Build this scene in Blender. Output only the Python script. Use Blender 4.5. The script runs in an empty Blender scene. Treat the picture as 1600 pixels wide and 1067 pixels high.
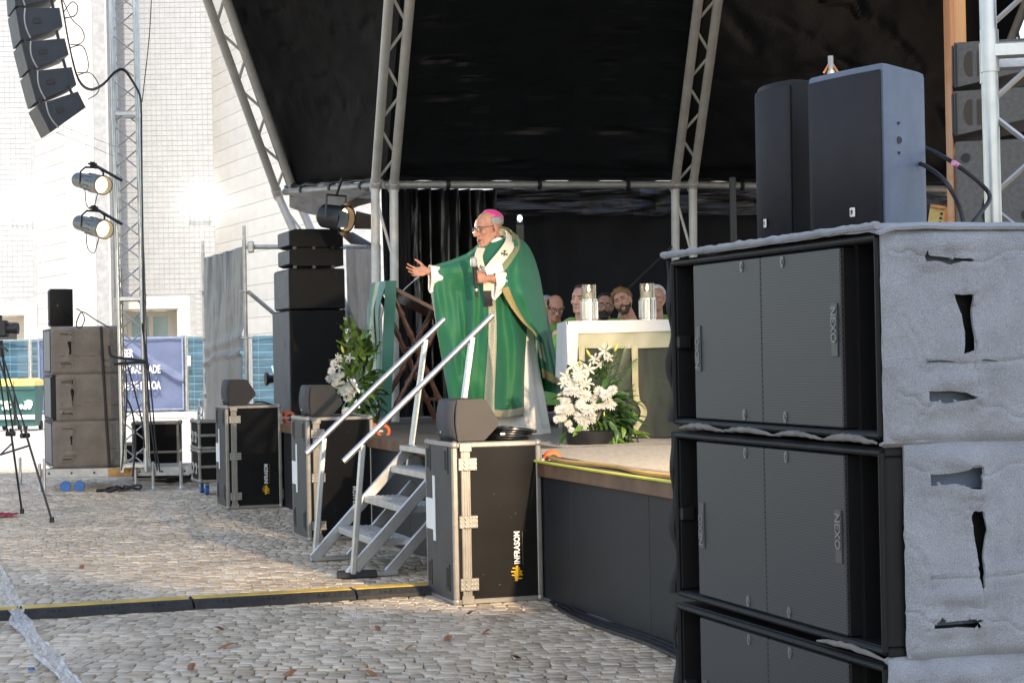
import bpy, bmesh, math, random
from mathutils import Vector as V, Matrix as MX, noise as NZ
random.seed(7)
R = math.radians
SC = bpy.context.scene
COL = SC.collection
# ---------------------------------------------------------------- camera
FPX, CX, CY = 3038.0, 800.0, 533.5          # focal length in pixels of the 1600 px photograph
PITCH, ROLL = R(0.33), R(1.1)
EYE = V((0, 0, 1.5))
_f = V((0, math.cos(PITCH), math.sin(PITCH)))
_u0 = V((0, -math.sin(PITCH), math.cos(PITCH)))
_r0 = V((1, 0, 0))
_u = _u0 * math.cos(ROLL) + _r0 * math.sin(ROLL)
_r = _r0 * math.cos(ROLL) - _u0 * math.sin(ROLL)
cam_data = bpy.data.cameras.new('camera')
cam = bpy.data.objects.new('camera', cam_data)
COL.objects.link(cam)
cam_data.sensor_fit = 'HORIZONTAL'
cam_data.sensor_width = 36.0
cam_data.lens = FPX / 1600 * 36
cam_data.clip_start, cam_data.clip_end = 0.1, 2000
cam.matrix_world = MX(((_r.x, _u.x, -_f.x, EYE.x), (_r.y, _u.y, -_f.y, EYE.y), (_r.z, _u.z, -_f.z, EYE.z), (0, 0, 0, 1)))
SC.camera = cam
cam_data.dof.use_dof = False
# ---------------------------------------------------------------- world, sun, exposure
SUN_EL = R(55.0)
SUN_DIR = V((0.03 * math.cos(SUN_EL), -0.999 * math.cos(SUN_EL), math.sin(SUN_EL))).normalized()   # towards the sun
world = bpy.data.worlds.new('World')
SC.world = world
world.use_nodes = True
wn, wl = world.node_tree.nodes, world.node_tree.links
wn.clear()
sky = wn.new('ShaderNodeTexSky')
sky.sky_type = 'NISHITA'
sky.sun_disc = False
sky.sun_elevation = SUN_EL
sky.sun_rotation = math.atan2(SUN_DIR.x, SUN_DIR.y)
bg = wn.new('ShaderNodeBackground')
bg.inputs['Strength'].default_value = 0.15
wo = wn.new('ShaderNodeOutputWorld')
wl.new(sky.outputs[0], bg.inputs[0])
wl.new(bg.outputs[0], wo.inputs[0])
sun_data = bpy.data.lights.new('sun', 'SUN')
sun_data.energy = 2.0
sun_data.angle = R(0.6)
sun_data.color = (1.0, 0.94, 0.86)
sun = bpy.data.objects.new('sun', sun_data)
COL.objects.link(sun)
sun.rotation_euler = SUN_DIR.to_track_quat('Z', 'Y').to_euler()
SC.view_settings.view_transform = 'Standard'
SC.view_settings.look = 'None'
SC.view_settings.exposure = 1.4
SC.view_settings.use_white_balance = True
SC.view_settings.white_balance_temperature = 7500
SC.view_settings.gamma = 1.0
SC.view_settings.use_curve_mapping = False
SC.cycles.max_bounces = 8
SC.cycles.diffuse_bounces = 4
SC.cycles.glossy_bounces = 4
SC.cycles.transmission_bounces = 8
SC.cycles.transparent_max_bounces = 16
SC.cycles.use_denoising = True
SC.cycles.sample_clamp_indirect = 6

# ---------------------------------------------------------------- where a pixel of the photograph lies in the place
def ray(px, py):
    return _f + _r * ((px - CX) / FPX) - _u * ((py - CY) / FPX)
def at(px, py, y):                 # point of that sight line at distance y
    d = ray(px, py); return EYE + d * (y / d.y)
def on(px, py, h):                 # point of that sight line at height h
    d = ray(px, py); return EYE + d * ((h - EYE.z) / d.z)
# stage axes: N points into the stage, A points along its front edge away from the camera
ANG = math.atan2(.306, .952)
N = V((.952, .306, 0)); A = V((-.306, .952, 0))
DECK = 0.84

# ---------------------------------------------------------------- materials
def mat(name, col, rough=.5, metal=0.0, var=.15, scale=6.0, bump=0.0, bscale=80.0, spec=None, trans=0.0, alpha=1.0, emit=None, estr=0.0,
        sheen=0.0, coat=0.0, stretch=None, col2=None, obj_rand=0.0, detail=4.0):
    m = bpy.data.materials.new(name); m.use_nodes = True
    nt = m.node_tree; n, l = nt.nodes, nt.links
    b = n['Principled BSDF']
    tc = n.new('ShaderNodeTexCoord')
    mp = n.new('ShaderNodeMapping'); l.new(tc.outputs['Object'], mp.inputs[0])
    if stretch: mp.inputs['Scale'].default_value = stretch
    nz = n.new('ShaderNodeTexNoise'); nz.inputs['Scale'].default_value = scale; nz.inputs['Detail'].default_value = detail
    l.new(mp.outputs[0], nz.inputs['Vector'])
    mix = n.new('ShaderNodeMix'); mix.data_type = 'RGBA'
    c2 = col2 if col2 else tuple(min(1, c * (1 + var)) for c in col)
    c1 = col if col2 else tuple(c * (1 - var) for c in col)
    mix.inputs[6].default_value = (*c1, 1); mix.inputs[7].default_value = (*c2, 1)
    rmp = n.new('ShaderNodeMapRange'); rmp.inputs[1].default_value = .3; rmp.inputs[2].default_value = .7
    l.new(nz.outputs[0], rmp.inputs[0]); l.new(rmp.outputs[0], mix.inputs[0])
    out = mix.outputs[2]
    if obj_rand:
        oi = n.new('ShaderNodeObjectInfo')
        hsv = n.new('ShaderNodeHueSaturation')
        mr = n.new('ShaderNodeMapRange'); mr.inputs[3].default_value = 1 - obj_rand; mr.inputs[4].default_value = 1 + obj_rand
        l.new(oi.outputs['Random'], mr.inputs[0]); l.new(mr.outputs[0], hsv.inputs['Value']); l.new(out, hsv.inputs['Color'])
        out = hsv.outputs[0]
    l.new(out, b.inputs['Base Color'])
    b.inputs['Roughness'].default_value = rough; b.inputs['Metallic'].default_value = metal
    if spec is not None: b.inputs['Specular IOR Level'].default_value = spec
    if trans: b.inputs['Transmission Weight'].default_value = trans
    if alpha < 1: b.inputs['Alpha'].default_value = alpha
    if emit: b.inputs['Emission Color'].default_value = (*emit, 1); b.inputs['Emission Strength'].default_value = estr
    if sheen: b.inputs['Sheen Weight'].default_value = sheen
    if coat: b.inputs['Coat Weight'].default_value = coat
    if bump:
        bn = n.new('ShaderNodeTexNoise'); bn.inputs['Scale'].default_value = bscale; bn.inputs['Detail'].default_value = 3
        l.new(mp.outputs[0], bn.inputs['Vector'])
        bp = n.new('ShaderNodeBump'); bp.inputs['Strength'].default_value = bump; bp.inputs['Distance'].default_value = .01
        l.new(bn.outputs[0], bp.inputs['Height']); l.new(bp.outputs[0], b.inputs['Normal'])
    return m

M = {}
M['alu'] = mat('aluminium', (.52, .52, .51), .38, .85, .12, 9, .06, 60)
M['alu_dull'] = mat('dull aluminium', (.40, .39, .375), .5, .6, .15, 12, .08, 50)
M['steel'] = mat('galvanised steel', (.42, .42, .42), .45, .75, .2, 14, .08, 60)
M['truss_white'] = mat('grey painted truss', (.54, .52, .49), .45, .15, .12, 5, .05, 40)
M['black'] = mat('black plastic', (.012, .012, .013), .45, 0, .3, 12, .05, 120)
M['black_matte'] = mat('matte black', (.008, .008, .009), .75, 0, .3, 8)
M['laminate'] = mat('black laminate', (.0065, .006, .0058), .6, 0, .35, 4, .12, 260, spec=.16)
M['laminate_side'] = mat('skylit black laminate', (.028, .029, .033), .55, 0, .3, 7, .12, 240)  # paler copy of the laminate: sky light painted into the narrow side
M['cab'] = mat('black textured paint', (.004, .0042, .005), .55, 0, .25, 8, .25, 420, spec=.3)
M['stack_side'] = mat('skylit stack side', (.075, .08, .09), .55, 0, .2, 8, .25, 420)  # sky light on the black stack's left side, put into its colour
M['cab_black'] = mat('dead black paint', (.0035, .0035, .004), .6, 0, .2, 8, .1, 420, spec=.2)
M['cab_grey'] = mat('dark grey textured paint', (.04, .042, .048), .55, 0, .2, 8, .3, 420)
M['cab_skylit'] = mat('skylit textured paint', (.125, .16, .225), .5, 0, .12, 10, .35, 380)  # blue skylight put into the colour of a black cabinet and handle recesses
M['rubber'] = mat('black rubber', (.015, .015, .016), .7, 0, .3, 20, .1, 90)
M['cable'] = mat('black cable', (.012, .012, .014), .5, 0, .2, 10)
M['white'] = mat('white paint', (.75, .74, .72), .5, 0, .05, 5)
M['paper'] = mat('white paper', (.8, .79, .77), .7, 0, .04, 5)
M['orange'] = mat('orange rubber', (.75, .12, .03), .5, 0, .12, 10)
M['blue_wheel'] = mat('blue rubber', (.03, .12, .35), .5, 0, .15, 10)
M['wood'] = mat('dark polished wood', (.17, .06, .03), .3, 0, .4, 5, .06, 50, coat=.4, stretch=(1, 1, .15))
M['yellow'] = mat('yellow plastic', (.62, .38, .02), .5, 0, .2, 12, .05, 70)
M['glass'] = mat('clear glass', (.95, .97, 1), .03, 0, .01, 3, trans=1.0)
M['chrome'] = mat('polished silver', (.50, .52, .55), .16, 1, .05, 20)
def lit(name, c, s): return mat(name, c, .5, emit=c, estr=s)

# ---------------------------------------------------------------- mesh builder
class MB:
    def __init__(s): s.v = []; s.f = []; s.M = MX.Identity(4)
    def add(s, vs, fs):
        o = len(s.v); T = s.M
        s.v += [T @ V(p) for p in vs]; s.f += [tuple(i + o for i in f) for f in fs]; return s
    def box(s, c, d, rot=None, bev=0.0):
        h = [x / 2 for x in d]; T = MX.Translation(V(c)) @ (rot.to_4x4() if rot else MX.Identity(4))
        if bev <= 0:
            vs = [(x * h[0], y * h[1], z * h[2]) for x in (-1, 1) for y in (-1, 1) for z in (-1, 1)]
            fs = [(0, 1, 3, 2), (4, 6, 7, 5), (0, 4, 5, 1), (2, 3, 7, 6), (0, 2, 6, 4), (1, 5, 7, 3)]
        else:
            b = min(bev, min(h) * .9); vs = []; idx = {}
            for x in (-1, 1):
                for y in (-1, 1):
                    for z in (-1, 1):
                        for a in range(3):
                            q = [x * (h[0] - b), y * (h[1] - b), z * (h[2] - b)]; q[a] = (x, y, z)[a] * h[a]
                            idx[(x, y, z, a)] = len(vs); vs.append(tuple(q))
            fs = []
            for a in range(3):
                o1, o2 = [i for i in range(3) if i != a]
                for sg in (-1, 1):
                    loop = []
                    for (p, q) in ((-1, -1), (1, -1), (1, 1), (-1, 1)):
                        k = [0, 0, 0]; k[a] = sg; k[o1] = p; k[o2] = q
                        loop.append(idx[(*k, a)])
                    flip = (sg > 0) == (a == 1)
                    fs.append(tuple(loop[::-1]) if flip else tuple(loop))
            for a in range(3):
                o1, o2 = [i for i in range(3) if i != a]
                for p in (-1, 1):
                    for q in (-1, 1):
                        k0 = [0, 0, 0]; k1 = [0, 0, 0]
                        k0[a] = -1; k1[a] = 1; k0[o1] = k1[o1] = p; k0[o2] = k1[o2] = q
                        fs.append((idx[(*k0, o1)], idx[(*k1, o1)], idx[(*k1, o2)], idx[(*k0, o2)]))
            for x in (-1, 1):
                for y in (-1, 1):
                    for z in (-1, 1): fs.append(tuple(idx[(x, y, z, a)] for a in range(3)))
        return s.add([T @ V(p) for p in vs], fs)
    def cyl(s, p0, p1, r0, r1=None, n=12, caps=True):
        return s.tube([p0, p1], [r0, r0 if r1 is None else r1], n, caps)
    def tube(s, pts, r, n=8, caps=True, flat=None):
        pts = [V(p) for p in pts]; k = len(pts)
        rs = r if isinstance(r, (list, tuple)) else [r] * k
        t0 = (pts[1] - pts[0]).normalized()
        a = t0.orthogonal().normalized(); vs = []
        if flat: a = (V(flat) - t0 * V(flat).dot(t0)).normalized()
        for i, p in enumerate(pts):
            t = (pts[min(i + 1, k - 1)] - pts[max(i - 1, 0)])
            t = t.normalized() if t.length > 1e-9 else t0
            a = (a - t * a.dot(t)); a = a.normalized() if a.length > 1e-6 else t.orthogonal().normalized()
            b = t.cross(a)
            for j in range(n):
                w = 2 * math.pi * j / n
                vs.append(p + (a * math.cos(w) + b * math.sin(w)) * rs[i])
        fs = [(i * n + j, i * n + (j + 1) % n, (i + 1) * n + (j + 1) % n, (i + 1) * n + j) for i in range(k - 1) for j in range(n)]
        if caps: fs += [tuple(range(n))[::-1], tuple((k - 1) * n + j for j in range(n))]
        return s.add(vs, fs)
    def rtube(s, p0, p1, w, d, up=(0, 0, 1)):      # rectangular bar
        p0, p1 = V(p0), V(p1); t = (p1 - p0).normalized(); u = V(up); sd = t.cross(u).normalized(); u = sd.cross(t)
        Rm = MX((t, sd, u)).transposed()
        return s.box((p0 + p1) / 2, ((p1 - p0).length, w, d), Rm, min(w, d) * .12)
    def lathe(s, prof, n=20, caps=True):
        k = len(prof)
        vs = [(r * math.cos(2 * math.pi * j / n), r * math.sin(2 * math.pi * j / n), z) for r, z in prof for j in range(n)]
        fs = [(i * n + j, i * n + (j + 1) % n, (i + 1) * n + (j + 1) % n, (i + 1) * n + j) for i in range(k - 1) for j in range(n)]
        if caps: fs += [tuple(range(n))[::-1], tuple((k - 1) * n + j for j in range(n))]
        return s.add(vs, fs)
    def prism(s, poly, ext, o=(0, 0, 0), ux=(1, 0, 0), uy=(0, 0, 1)):   # outline in the plane ux,uy pushed along ext
        o, ux, uy, ext = V(o), V(ux), V(uy), V(ext); n = len(poly)
        vs = [o + ux * x + uy * y for x, y in poly]; vs += [p + ext for p in vs]
        fs = [tuple(range(n))[::-1], tuple(range(n, 2 * n))] + [(i, (i + 1) % n, n + (i + 1) % n, n + i) for i in range(n)]
        return s.add(vs, fs)
    def ell(s, c, r, rot=None, n=14, m=9):
        T = MX.Translation(V(c)) @ (rot.to_4x4() if rot else MX.Identity(4)); vs = [(0, 0, -r[2])]
        for i in range(1, m):
            ph = -math.pi / 2 + math.pi * i / m
            for j in range(n):
                th = 2 * math.pi * j / n
                vs.append((r[0] * math.cos(ph) * math.cos(th), r[1] * math.cos(ph) * math.sin(th), r[2] * math.sin(ph)))
        vs.append((0, 0, r[2])); L = len(vs) - 1
        fs = [(0, 1 + (j + 1) % n, 1 + j) for j in range(n)]
        for i in range(m - 2):
            for j in range(n):
                a = 1 + i * n
                fs.append((a + j, a + (j + 1) % n, a + n + (j + 1) % n, a + n + j))
        a = 1 + (m - 2) * n
        fs += [(a + j, a + (j + 1) % n, L) for j in range(n)]
        return s.add([T @ V(p) for p in vs], fs)
    def cap(s, p0, p1, r0, r1=None, n=12):       # rounded tapering limb, closed
        r1 = r0 if r1 is None else r1; p0, p1 = V(p0), V(p1); t = (p1 - p0).normalized(); pts = []; rs = []
        for a in (-80, -50, -20): pts.append(p0 + t * r0 * math.sin(R(a))); rs.append(r0 * math.cos(R(a)))
        for a in (20, 50, 80): pts.append(p1 + t * r1 * math.sin(R(a))); rs.append(r1 * math.cos(R(a)))
        return s.tube(pts, rs, n)
    def grid(s, nu, nv, fn, wrap=False, keep=None):
        vs = [fn(i / (nu - 1 if not wrap else nu), j / (nv - 1)) for j in range(nv) for i in range(nu)]
        fs = []
        for j in range(nv - 1):
            for i in range(nu if wrap else nu - 1):
                q = (j * nu + i, j * nu + (i + 1) % nu, (j + 1) * nu + (i + 1) % nu, (j + 1) * nu + i)
                if keep is None or keep(i, j): fs.append(q)
        return s.add(vs, fs)
    def mesh(s, name, m, sharp=35):
        me = bpy.data.meshes.new(name); me.from_pydata([tuple(p) for p in s.v], [], s.f); me.update()
        if m: me.materials.append(m if not isinstance(m, str) else M[m])
        if sharp is not None:
            me.polygons.foreach_set('use_smooth', [True] * len(me.polygons)); me.set_sharp_from_angle(angle=R(sharp))
        return me
    def build(s, name, m, parent=None, sharp=35, fix=False, **k):
        me = s.mesh(name, m, sharp)
        if fix:
            bm = bmesh.new(); bm.from_mesh(me); bmesh.ops.recalc_face_normals(bm, faces=bm.faces); bm.to_mesh(me); bm.free()
        return link(name, me, parent, **k)

def link(name, me, parent=None, loc=None, kind=None, label=None):
    o = bpy.data.objects.new(name, me); COL.objects.link(o)
    if parent: o.parent = parent
    if loc is not None: o.location = loc
    if kind: o['kind'] = kind
    if label: o['label'] = label
    return o
def tag(o, label, cat, group=None):
    o['label'] = label; o['category'] = cat
    if group: o['group'] = group
    return o
def thing(name, label, cat, loc=(0, 0, 0), rz=0.0, group=None, mw=None):
    o = bpy.data.objects.new(name, None); COL.objects.link(o); o.empty_display_size = .1
    if mw is not None: o.matrix_world = mw
    else: o.location = loc; o.rotation_euler = (0, 0, rz)
    return tag(o, label, cat, group)
def copy_tree(root, label=None, loc=None, rz=None, cat=None, skip=()):
    def rec(o, par):
        c = o.copy(); COL.objects.link(c)
        if par: c.parent = par
        for ch in [x for x in ALLKIDS(o) if x.name.split('.')[0] not in skip]: rec(ch, c)
        return c
    r = rec(root, None)
    if label: r['label'] = label
    if loc is not None: r.location = loc
    if rz is not None: r.rotation_euler = (0, 0, rz)
    return r
def ALLKIDS(o): return list(o.children)
def mod_solid(o, t, off=0.0):
    md = o.modifiers.new('thickness', 'SOLIDIFY'); md.thickness = t; md.offset = off; return o
def mod_remesh(o, vs, smooth=4, sub=0):
    md = o.modifiers.new('remesh', 'REMESH'); md.mode = 'VOXEL'; md.voxel_size = vs; md.use_smooth_shade = True
    if smooth:
        sm = o.modifiers.new('smooth', 'SMOOTH'); sm.iterations = smooth; sm.factor = .5
    return o
def frame(o, ux, uy, uz):
    ux, uy, uz = V(ux).normalized(), V(uy).normalized(), V(uz).normalized()
    return MX(((ux.x, uy.x, uz.x, o[0]), (ux.y, uy.y, uz.y, o[1]), (ux.z, uy.z, uz.z, o[2]), (0, 0, 0, 1)))
def text_mesh(txt, size, m, parent, name='lettering', mw=None, align='LEFT', ext=.0008, offset=0.0, shear=0, sx=1.0):
    cu = bpy.data.curves.new('lettering', 'FONT'); cu.body = txt; cu.size = size; cu.extrude = ext; cu.align_x = align; cu.offset = offset
    cu.resolution_u = 4; cu.space_character = 1.02
    to = bpy.data.objects.new('tmp', cu); COL.objects.link(to)
    dg = bpy.context.evaluated_depsgraph_get(); dg.update()
    me = bpy.data.meshes.new_from_object(to.evaluated_get(dg)); bpy.data.objects.remove(to)
    if sx != 1.0: me.transform(MX.Scale(sx, 4, V((1, 0, 0))))
    me.materials.clear(); me.materials.append(M[m] if isinstance(m, str) else m)
    o = link(name, me, parent)
    if mw is not None: o.matrix_local = mw
    return o
def bez(pts, n=8):          # smooth curve through points
    pts = [V(p) for p in pts]; out = []
    P = [pts[0] * 2 - pts[1]] + pts + [pts[-1] * 2 - pts[-2]]
    for i in range(1, len(P) - 2):
        for k in range(n):
            t = k / n; a, b, c, d = P[i - 1], P[i], P[i + 1], P[i + 2]
            out.append(.5 * ((2 * b) + (c - a) * t + (2 * a - 5 * b + 4 * c - d) * t * t + (3 * b - 3 * c + d - a) * t ** 3))
    return out + [pts[-1]]
def fbm(p, o=4): return NZ.fractal(V(p), 1.0, 2.0, o)
def cable(pts, r, label, cat='cable', m='cable', group=None, parent=None, name='cable', n=6):
    mb = MB(); mb.tube(bez(pts), r, n); o = mb.build(name, m, parent)
    if not parent: tag(o, label, cat, group)
    return o
# ================================================================ SETTING
def xs(y): return .75 - .3214 * (y - 9.9)        # stage front line
# ---- ground sheet
def ground_material():
    m = bpy.data.materials.new('paving'); m.use_nodes = True
    n, l = m.node_tree.nodes, m.node_tree.links; b = n['Principled BSDF']
    tc = n.new('ShaderNodeTexCoord')
    br = n.new('ShaderNodeTexVoronoi'); br.inputs['Scale'].default_value = 8.0; l.new(tc.outputs['Object'], br.inputs['Vector'])
    cr = n.new('ShaderNodeValToRGB'); cr.color_ramp.elements[0].color = (.42, .39, .35, 1); cr.color_ramp.elements[1].color = (.60, .57, .52, 1)
    l.new(br.outputs['Color'], cr.inputs[0]); l.new(cr.outputs[0], b.inputs['Base Color']); b.inputs['Roughness'].default_value = .75
    return m
mb = MB(); mb.add([(-400, -400, -.02), (400, -400, -.02), (400, 400, -.02), (-400, 400, -.02)], [(0, 1, 2, 3)])
ground = mb.build('ground', mat('joint sand', (.25, .185, .125), .95, var=.3, scale=30)); ground['kind'] = 'structure'
mb = MB(); mb.add([(-60, 27.0, -.008), (30, 27.0, -.008), (60, 120, -.008), (-90, 120, -.008)], [(0, 1, 2, 3)])
far_paving = mb.build('far_paving', ground_material()); far_paving['kind'] = 'structure'
# ---- cobbles
def cobble_material(attr):
    m = bpy.data.materials.new('cobble stone'); m.use_nodes = True
    n, l = m.node_tree.nodes, m.node_tree.links; b = n['Principled BSDF']
    tc = n.new('ShaderNodeTexCoord')
    if attr:
        src = n.new('ShaderNodeAttribute'); src.attribute_name = 'tone'; so = src.outputs['Fac']
    else:
        src = n.new('ShaderNodeObjectInfo'); so = src.outputs['Random']
    cr = n.new('ShaderNodeValToRGB'); e = cr.color_ramp.elements
    e[0].color = (.36, .285, .20, 1); e[1].color = (.64, .555, .44, 1)
    k = e.new(.35); k.color = (.49, .405, .30, 1); k = e.new(.7); k.color = (.57, .475, .36, 1)
    l.new(so, cr.inputs[0])
    geo = n.new('ShaderNodeNewGeometry')
    nz = n.new('ShaderNodeTexNoise'); nz.inputs['Scale'].default_value = 1.3; nz.inputs['Detail'].default_value = 5; l.new(geo.outputs['Position'], nz.inputs['Vector'])
    mr = n.new('ShaderNodeMapRange'); mr.inputs[1].default_value = .3; mr.inputs[2].default_value = .7; mr.inputs[3].default_value = .74; mr.inputs[4].default_value = 1.16
    l.new(nz.outputs[0], mr.inputs[0])
    hs = n.new('ShaderNodeHueSaturation'); l.new(cr.outputs[0], hs.inputs['Color']); l.new(mr.outputs[0], hs.inputs['Value'])
    l.new(hs.outputs[0], b.inputs['Base Color'])
    b.inputs['Roughness'].default_value = .5
    n2 = n.new('ShaderNodeTexNoise'); n2.inputs['Scale'].default_value = 70; l.new(geo.outputs['Position'], n2.inputs['Vector'])
    bp = n.new('ShaderNodeBump'); bp.inputs['Strength'].default_value = .35; bp.inputs['Distance'].default_value = .01
    l.new(n2.outputs[0], bp.inputs['Height']); l.new(bp.outputs[0], b.inputs['Normal'])
    return m
M['cob'] = cobble_material(False); M['cob_s'] = cobble_material(True)
def stone(rng, w, d, ts=1.0):           # one cobble: uneven outline, rounded top
    out = []
    cs = [(-1, -1), (0, -1), (1, -1), (1, 0), (1, 1), (0, 1), (-1, 1), (-1, 0)]
    pts = []
    for (x, y) in cs:
        k = .96 if x and y else 1.0
        pts.append((x * w / 2 * k + rng.uniform(-.06, .06) * w, y * d / 2 * k + rng.uniform(-.07, .07) * d))
    tl = [rng.uniform(-.035, .035) * ts, rng.uniform(-.035, .035) * ts]
    ring = lambda s, z: [(x * s, y * s, z + (x * tl[0] + y * tl[1] if z > -.01 else 0)) for x, y in pts]
    vs = ring(1, -.03) + ring(.985, -.0015) + ring(.93, .0008); c = len(vs); vs.append((0, 0, .0012))
    fs = []
    for k in range(2):
        fs += [(k * 8 + j, k * 8 + (j + 1) % 8, k * 8 + 8 + (j + 1) % 8, k * 8 + 8 + j) for j in range(8)]
    fs += [(16 + j, 16 + (j + 1) % 8, c) for j in range(8)]
    return vs, fs
rng = random.Random(3)
cells = []
def warp(u, v):                 # wavy courses, as laid by hand
    return (u + .05 * math.sin(v * 2.1 + .4 * u) + .03 * NZ.noise(V((u * .9, v * .9, 3))),
            v + .085 * math.sin(u * 1.35 + .35 * math.sin(v * .8)) + .05 * NZ.noise(V((u * .7, v * .7, 9))))
v_ = 7.9
while v_ < 27.3:
    rowd = rng.uniform(.072, .092)
    u_ = -.30 * v_ - 2.6; umax = min(max(xs(v_) + .45, -6), .32 * v_ + .3)
    if v_ > 20.3: umax = -1.0
    while u_ < umax:
        w = rng.uniform(.062, .108)
        x, y = warp(u_ + w / 2, v_ + rowd / 2)
        cells.append((x, y, w * rng.uniform(.94, .985), rowd * rng.uniform(.92, .985)))
        u_ += w
    v_ += rowd
near = [c for c in cells if 8.75 < c[1] and abs(c[0]) < .262 * c[1] and c[0] < .2]
near.sort(key=lambda c: c[1]); near = set(near[:300])
variants = []
for k in range(14):
    vs, fs = stone(rng, 1, 1, .09)
    b_ = MB(); b_.add(vs, fs); variants.append(b_.mesh('cobble', 'cob', 50))
mb = MB(); tones = []
for c in cells:
    x, y, w, d = c
    ang = rng.uniform(-.07, .07) + .11 * math.cos(x * 1.35)
    if c in near:
        o = link('cobble', variants[rng.randrange(14)], ground, (x, y, rng.uniform(-.004, .004)))
        o.scale = (w, d, 1); o.rotation_euler = (0, 0, ang)
    else:
        vs, fs = stone(rng, w, d); mb.M = MX.Translation((x, y, rng.uniform(-.0022, .0022))) @ MX.Rotation(ang, 4, 'Z')
        mb.add(vs, fs); tones += [rng.random()] * len(vs)
stuff = mb.build('cobbles', 'cob_s', ground, 50); stuff['kind'] = 'stuff'
at_ = stuff.data.attributes.new('tone', 'FLOAT', 'POINT'); at_.data.foreach_set('value', tones)

# ---- tall white building behind the square
M['bwhite'] = mat('white render', (.72, .71, .69), .6, var=.03)
M['block'] = mat('pale stone block', (.66, .645, .615), .55, var=.05, scale=2, bump=.1, bscale=30, obj_rand=.035)
M['tile'] = mat('white glazed tile', (.42, .435, .46), .22, var=.06, scale=3)
M['grout'] = mat('grey grout', (.385, .395, .41), .8)
M['blind'] = mat('pale teal window glass', (.30, .42, .42), .15, var=.1, scale=1)
M['darkglass'] = mat('dark window glass', (.03, .05, .08), .06, var=.3, scale=1)
M['frame_beige'] = mat('beige window frame', (.58, .53, .45), .5, var=.05)
YB = 60.0; HB = 17.0
bld = thing('building', 'tall white building of glazed tile bays and stone piers behind the blue fence', 'building', (0, 0, 0))
class Wall:                       # plan segment p0->p1 facing the camera, local u along, w outwards
    def __init__(s, p0, p1):
        s.p0, s.p1 = V((*p0, 0)), V((*p1, 0)); s.L = (s.p1 - s.p0).length; s.u = (s.p1 - s.p0).normalized(); s.n = V((s.u.y, -s.u.x, 0))
    def P(s, u, z, w=0): return s.p0 + s.u * u + V((0, 0, z)) + s.n * w
    def M(s): return frame(s.p0, s.u, -s.n, (0, 0, 1))
wA = Wall((-22, YB), (-14.6, YB)); wR1 = Wall((-14.6, YB), (-13.0, 57)); wP = Wall((-13.0, 57), (-11.72, 57)); wB = Wall((-11.72, 57), (-12.9, YB))
wC = Wall((-12.9, YB), (-9.08, YB)); wR2 = Wall((-9.08, YB), (-4.6, 49.6)); wE = Wall((-4.6, 49.6), (12, 49.6))
mb = MB()
holes = {0: (4.4, 6.98, 0, 2.95), 4: (.85, 2.6, 0, 3.05)}
for i, w in enumerate((wA, wR1, wP, wB, wC, wR2, wE)):
    mb.M = w.M()
    def slab(u0, u1, z0, z1): mb.box(((u0 + u1) / 2, .206, (z0 + z1) / 2), (u1 - u0, .40, z1 - z0))
    if i in holes:
        u0, u1, z0, z1 = holes[i]
        slab(0, u0, 0, HB); slab(u1, w.L, 0, HB); slab(u0, u1, z1, HB)
    else: slab(0, w.L, 0, HB)
mb.build('wall', 'grout', bld)
unit = MB(); unit.box((0, 0, 0), (1, 1, 1), None, .012); unit_me = unit.mesh('stone_block', 'block')
def courses(w, h, bw, z0=0, z1=13.2, off=0):
    nz = int((z1 - z0) / h); nb = max(1, round(w.L / bw))
    for j in range(nz):
        sh = (j % 2) * .5 * w.L / nb
        edges = [0] + [k * w.L / nb + sh for k in range(1 if sh == 0 else 0, nb)] + [w.L]
        for a, b in zip(edges[:-1], edges[1:]):
            if b - a < .05: continue
            o = link('stone_block', unit_me, bld)
            o.matrix_local = w.M() @ MX.Translation(((a + b) / 2, .006, z0 + (j + .5) * h)) @ MX.Diagonal((b - a - .011, .05, h - .011, 1))
courses(wP, .47, .64, .3, 13.4); courses(wR1, .47, 1.15, .3, 13.4); courses(wR2, .47, 1.9, .3, 13.4)
mb = MB()                        # small glazed tiles, each its own slightly tilted piece
for i, w in ((0, wA), (4, wC)):
    ts = .158; z0 = 1.6
    nU = int(w.L / ts); nZ = int((13.2 - z0) / ts)
    for a in range(nU):
        for c in range(nZ):
            u = a * ts; z = z0 + c * ts; h0 = holes[i]
            if w.p0.x + u < -17.2: continue
            if h0[0] - .42 < u + ts and u < h0[1] + .42 and z < h0[3] + .42: continue
            mb.M = w.M() @ MX.Translation((u + ts / 2, 0, z + ts / 2)) @ MX.Rotation(rng.gauss(0, .012), 4, 'X') @ MX.Rotation(rng.gauss(0, .012), 4, 'Z')
            e = ts / 2 - .0045
            mb.add([(-e, 0, -e), (e, 0, -e), (e, 0, e), (-e, 0, e), (-e * .94, -.004, -e * .94), (e * .94, -.004, -e * .94), (e * .94, -.004, e * .94), (-e * .94, -.004, e * .94)],
                   [(4, 5, 6, 7), (0, 1, 5, 4), (1, 2, 6, 5), (2, 3, 7, 6), (3, 0, 4, 7)])
o = mb.build('glazed_tiles', 'tile', bld, 20); o['kind'] = 'stuff'
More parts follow.
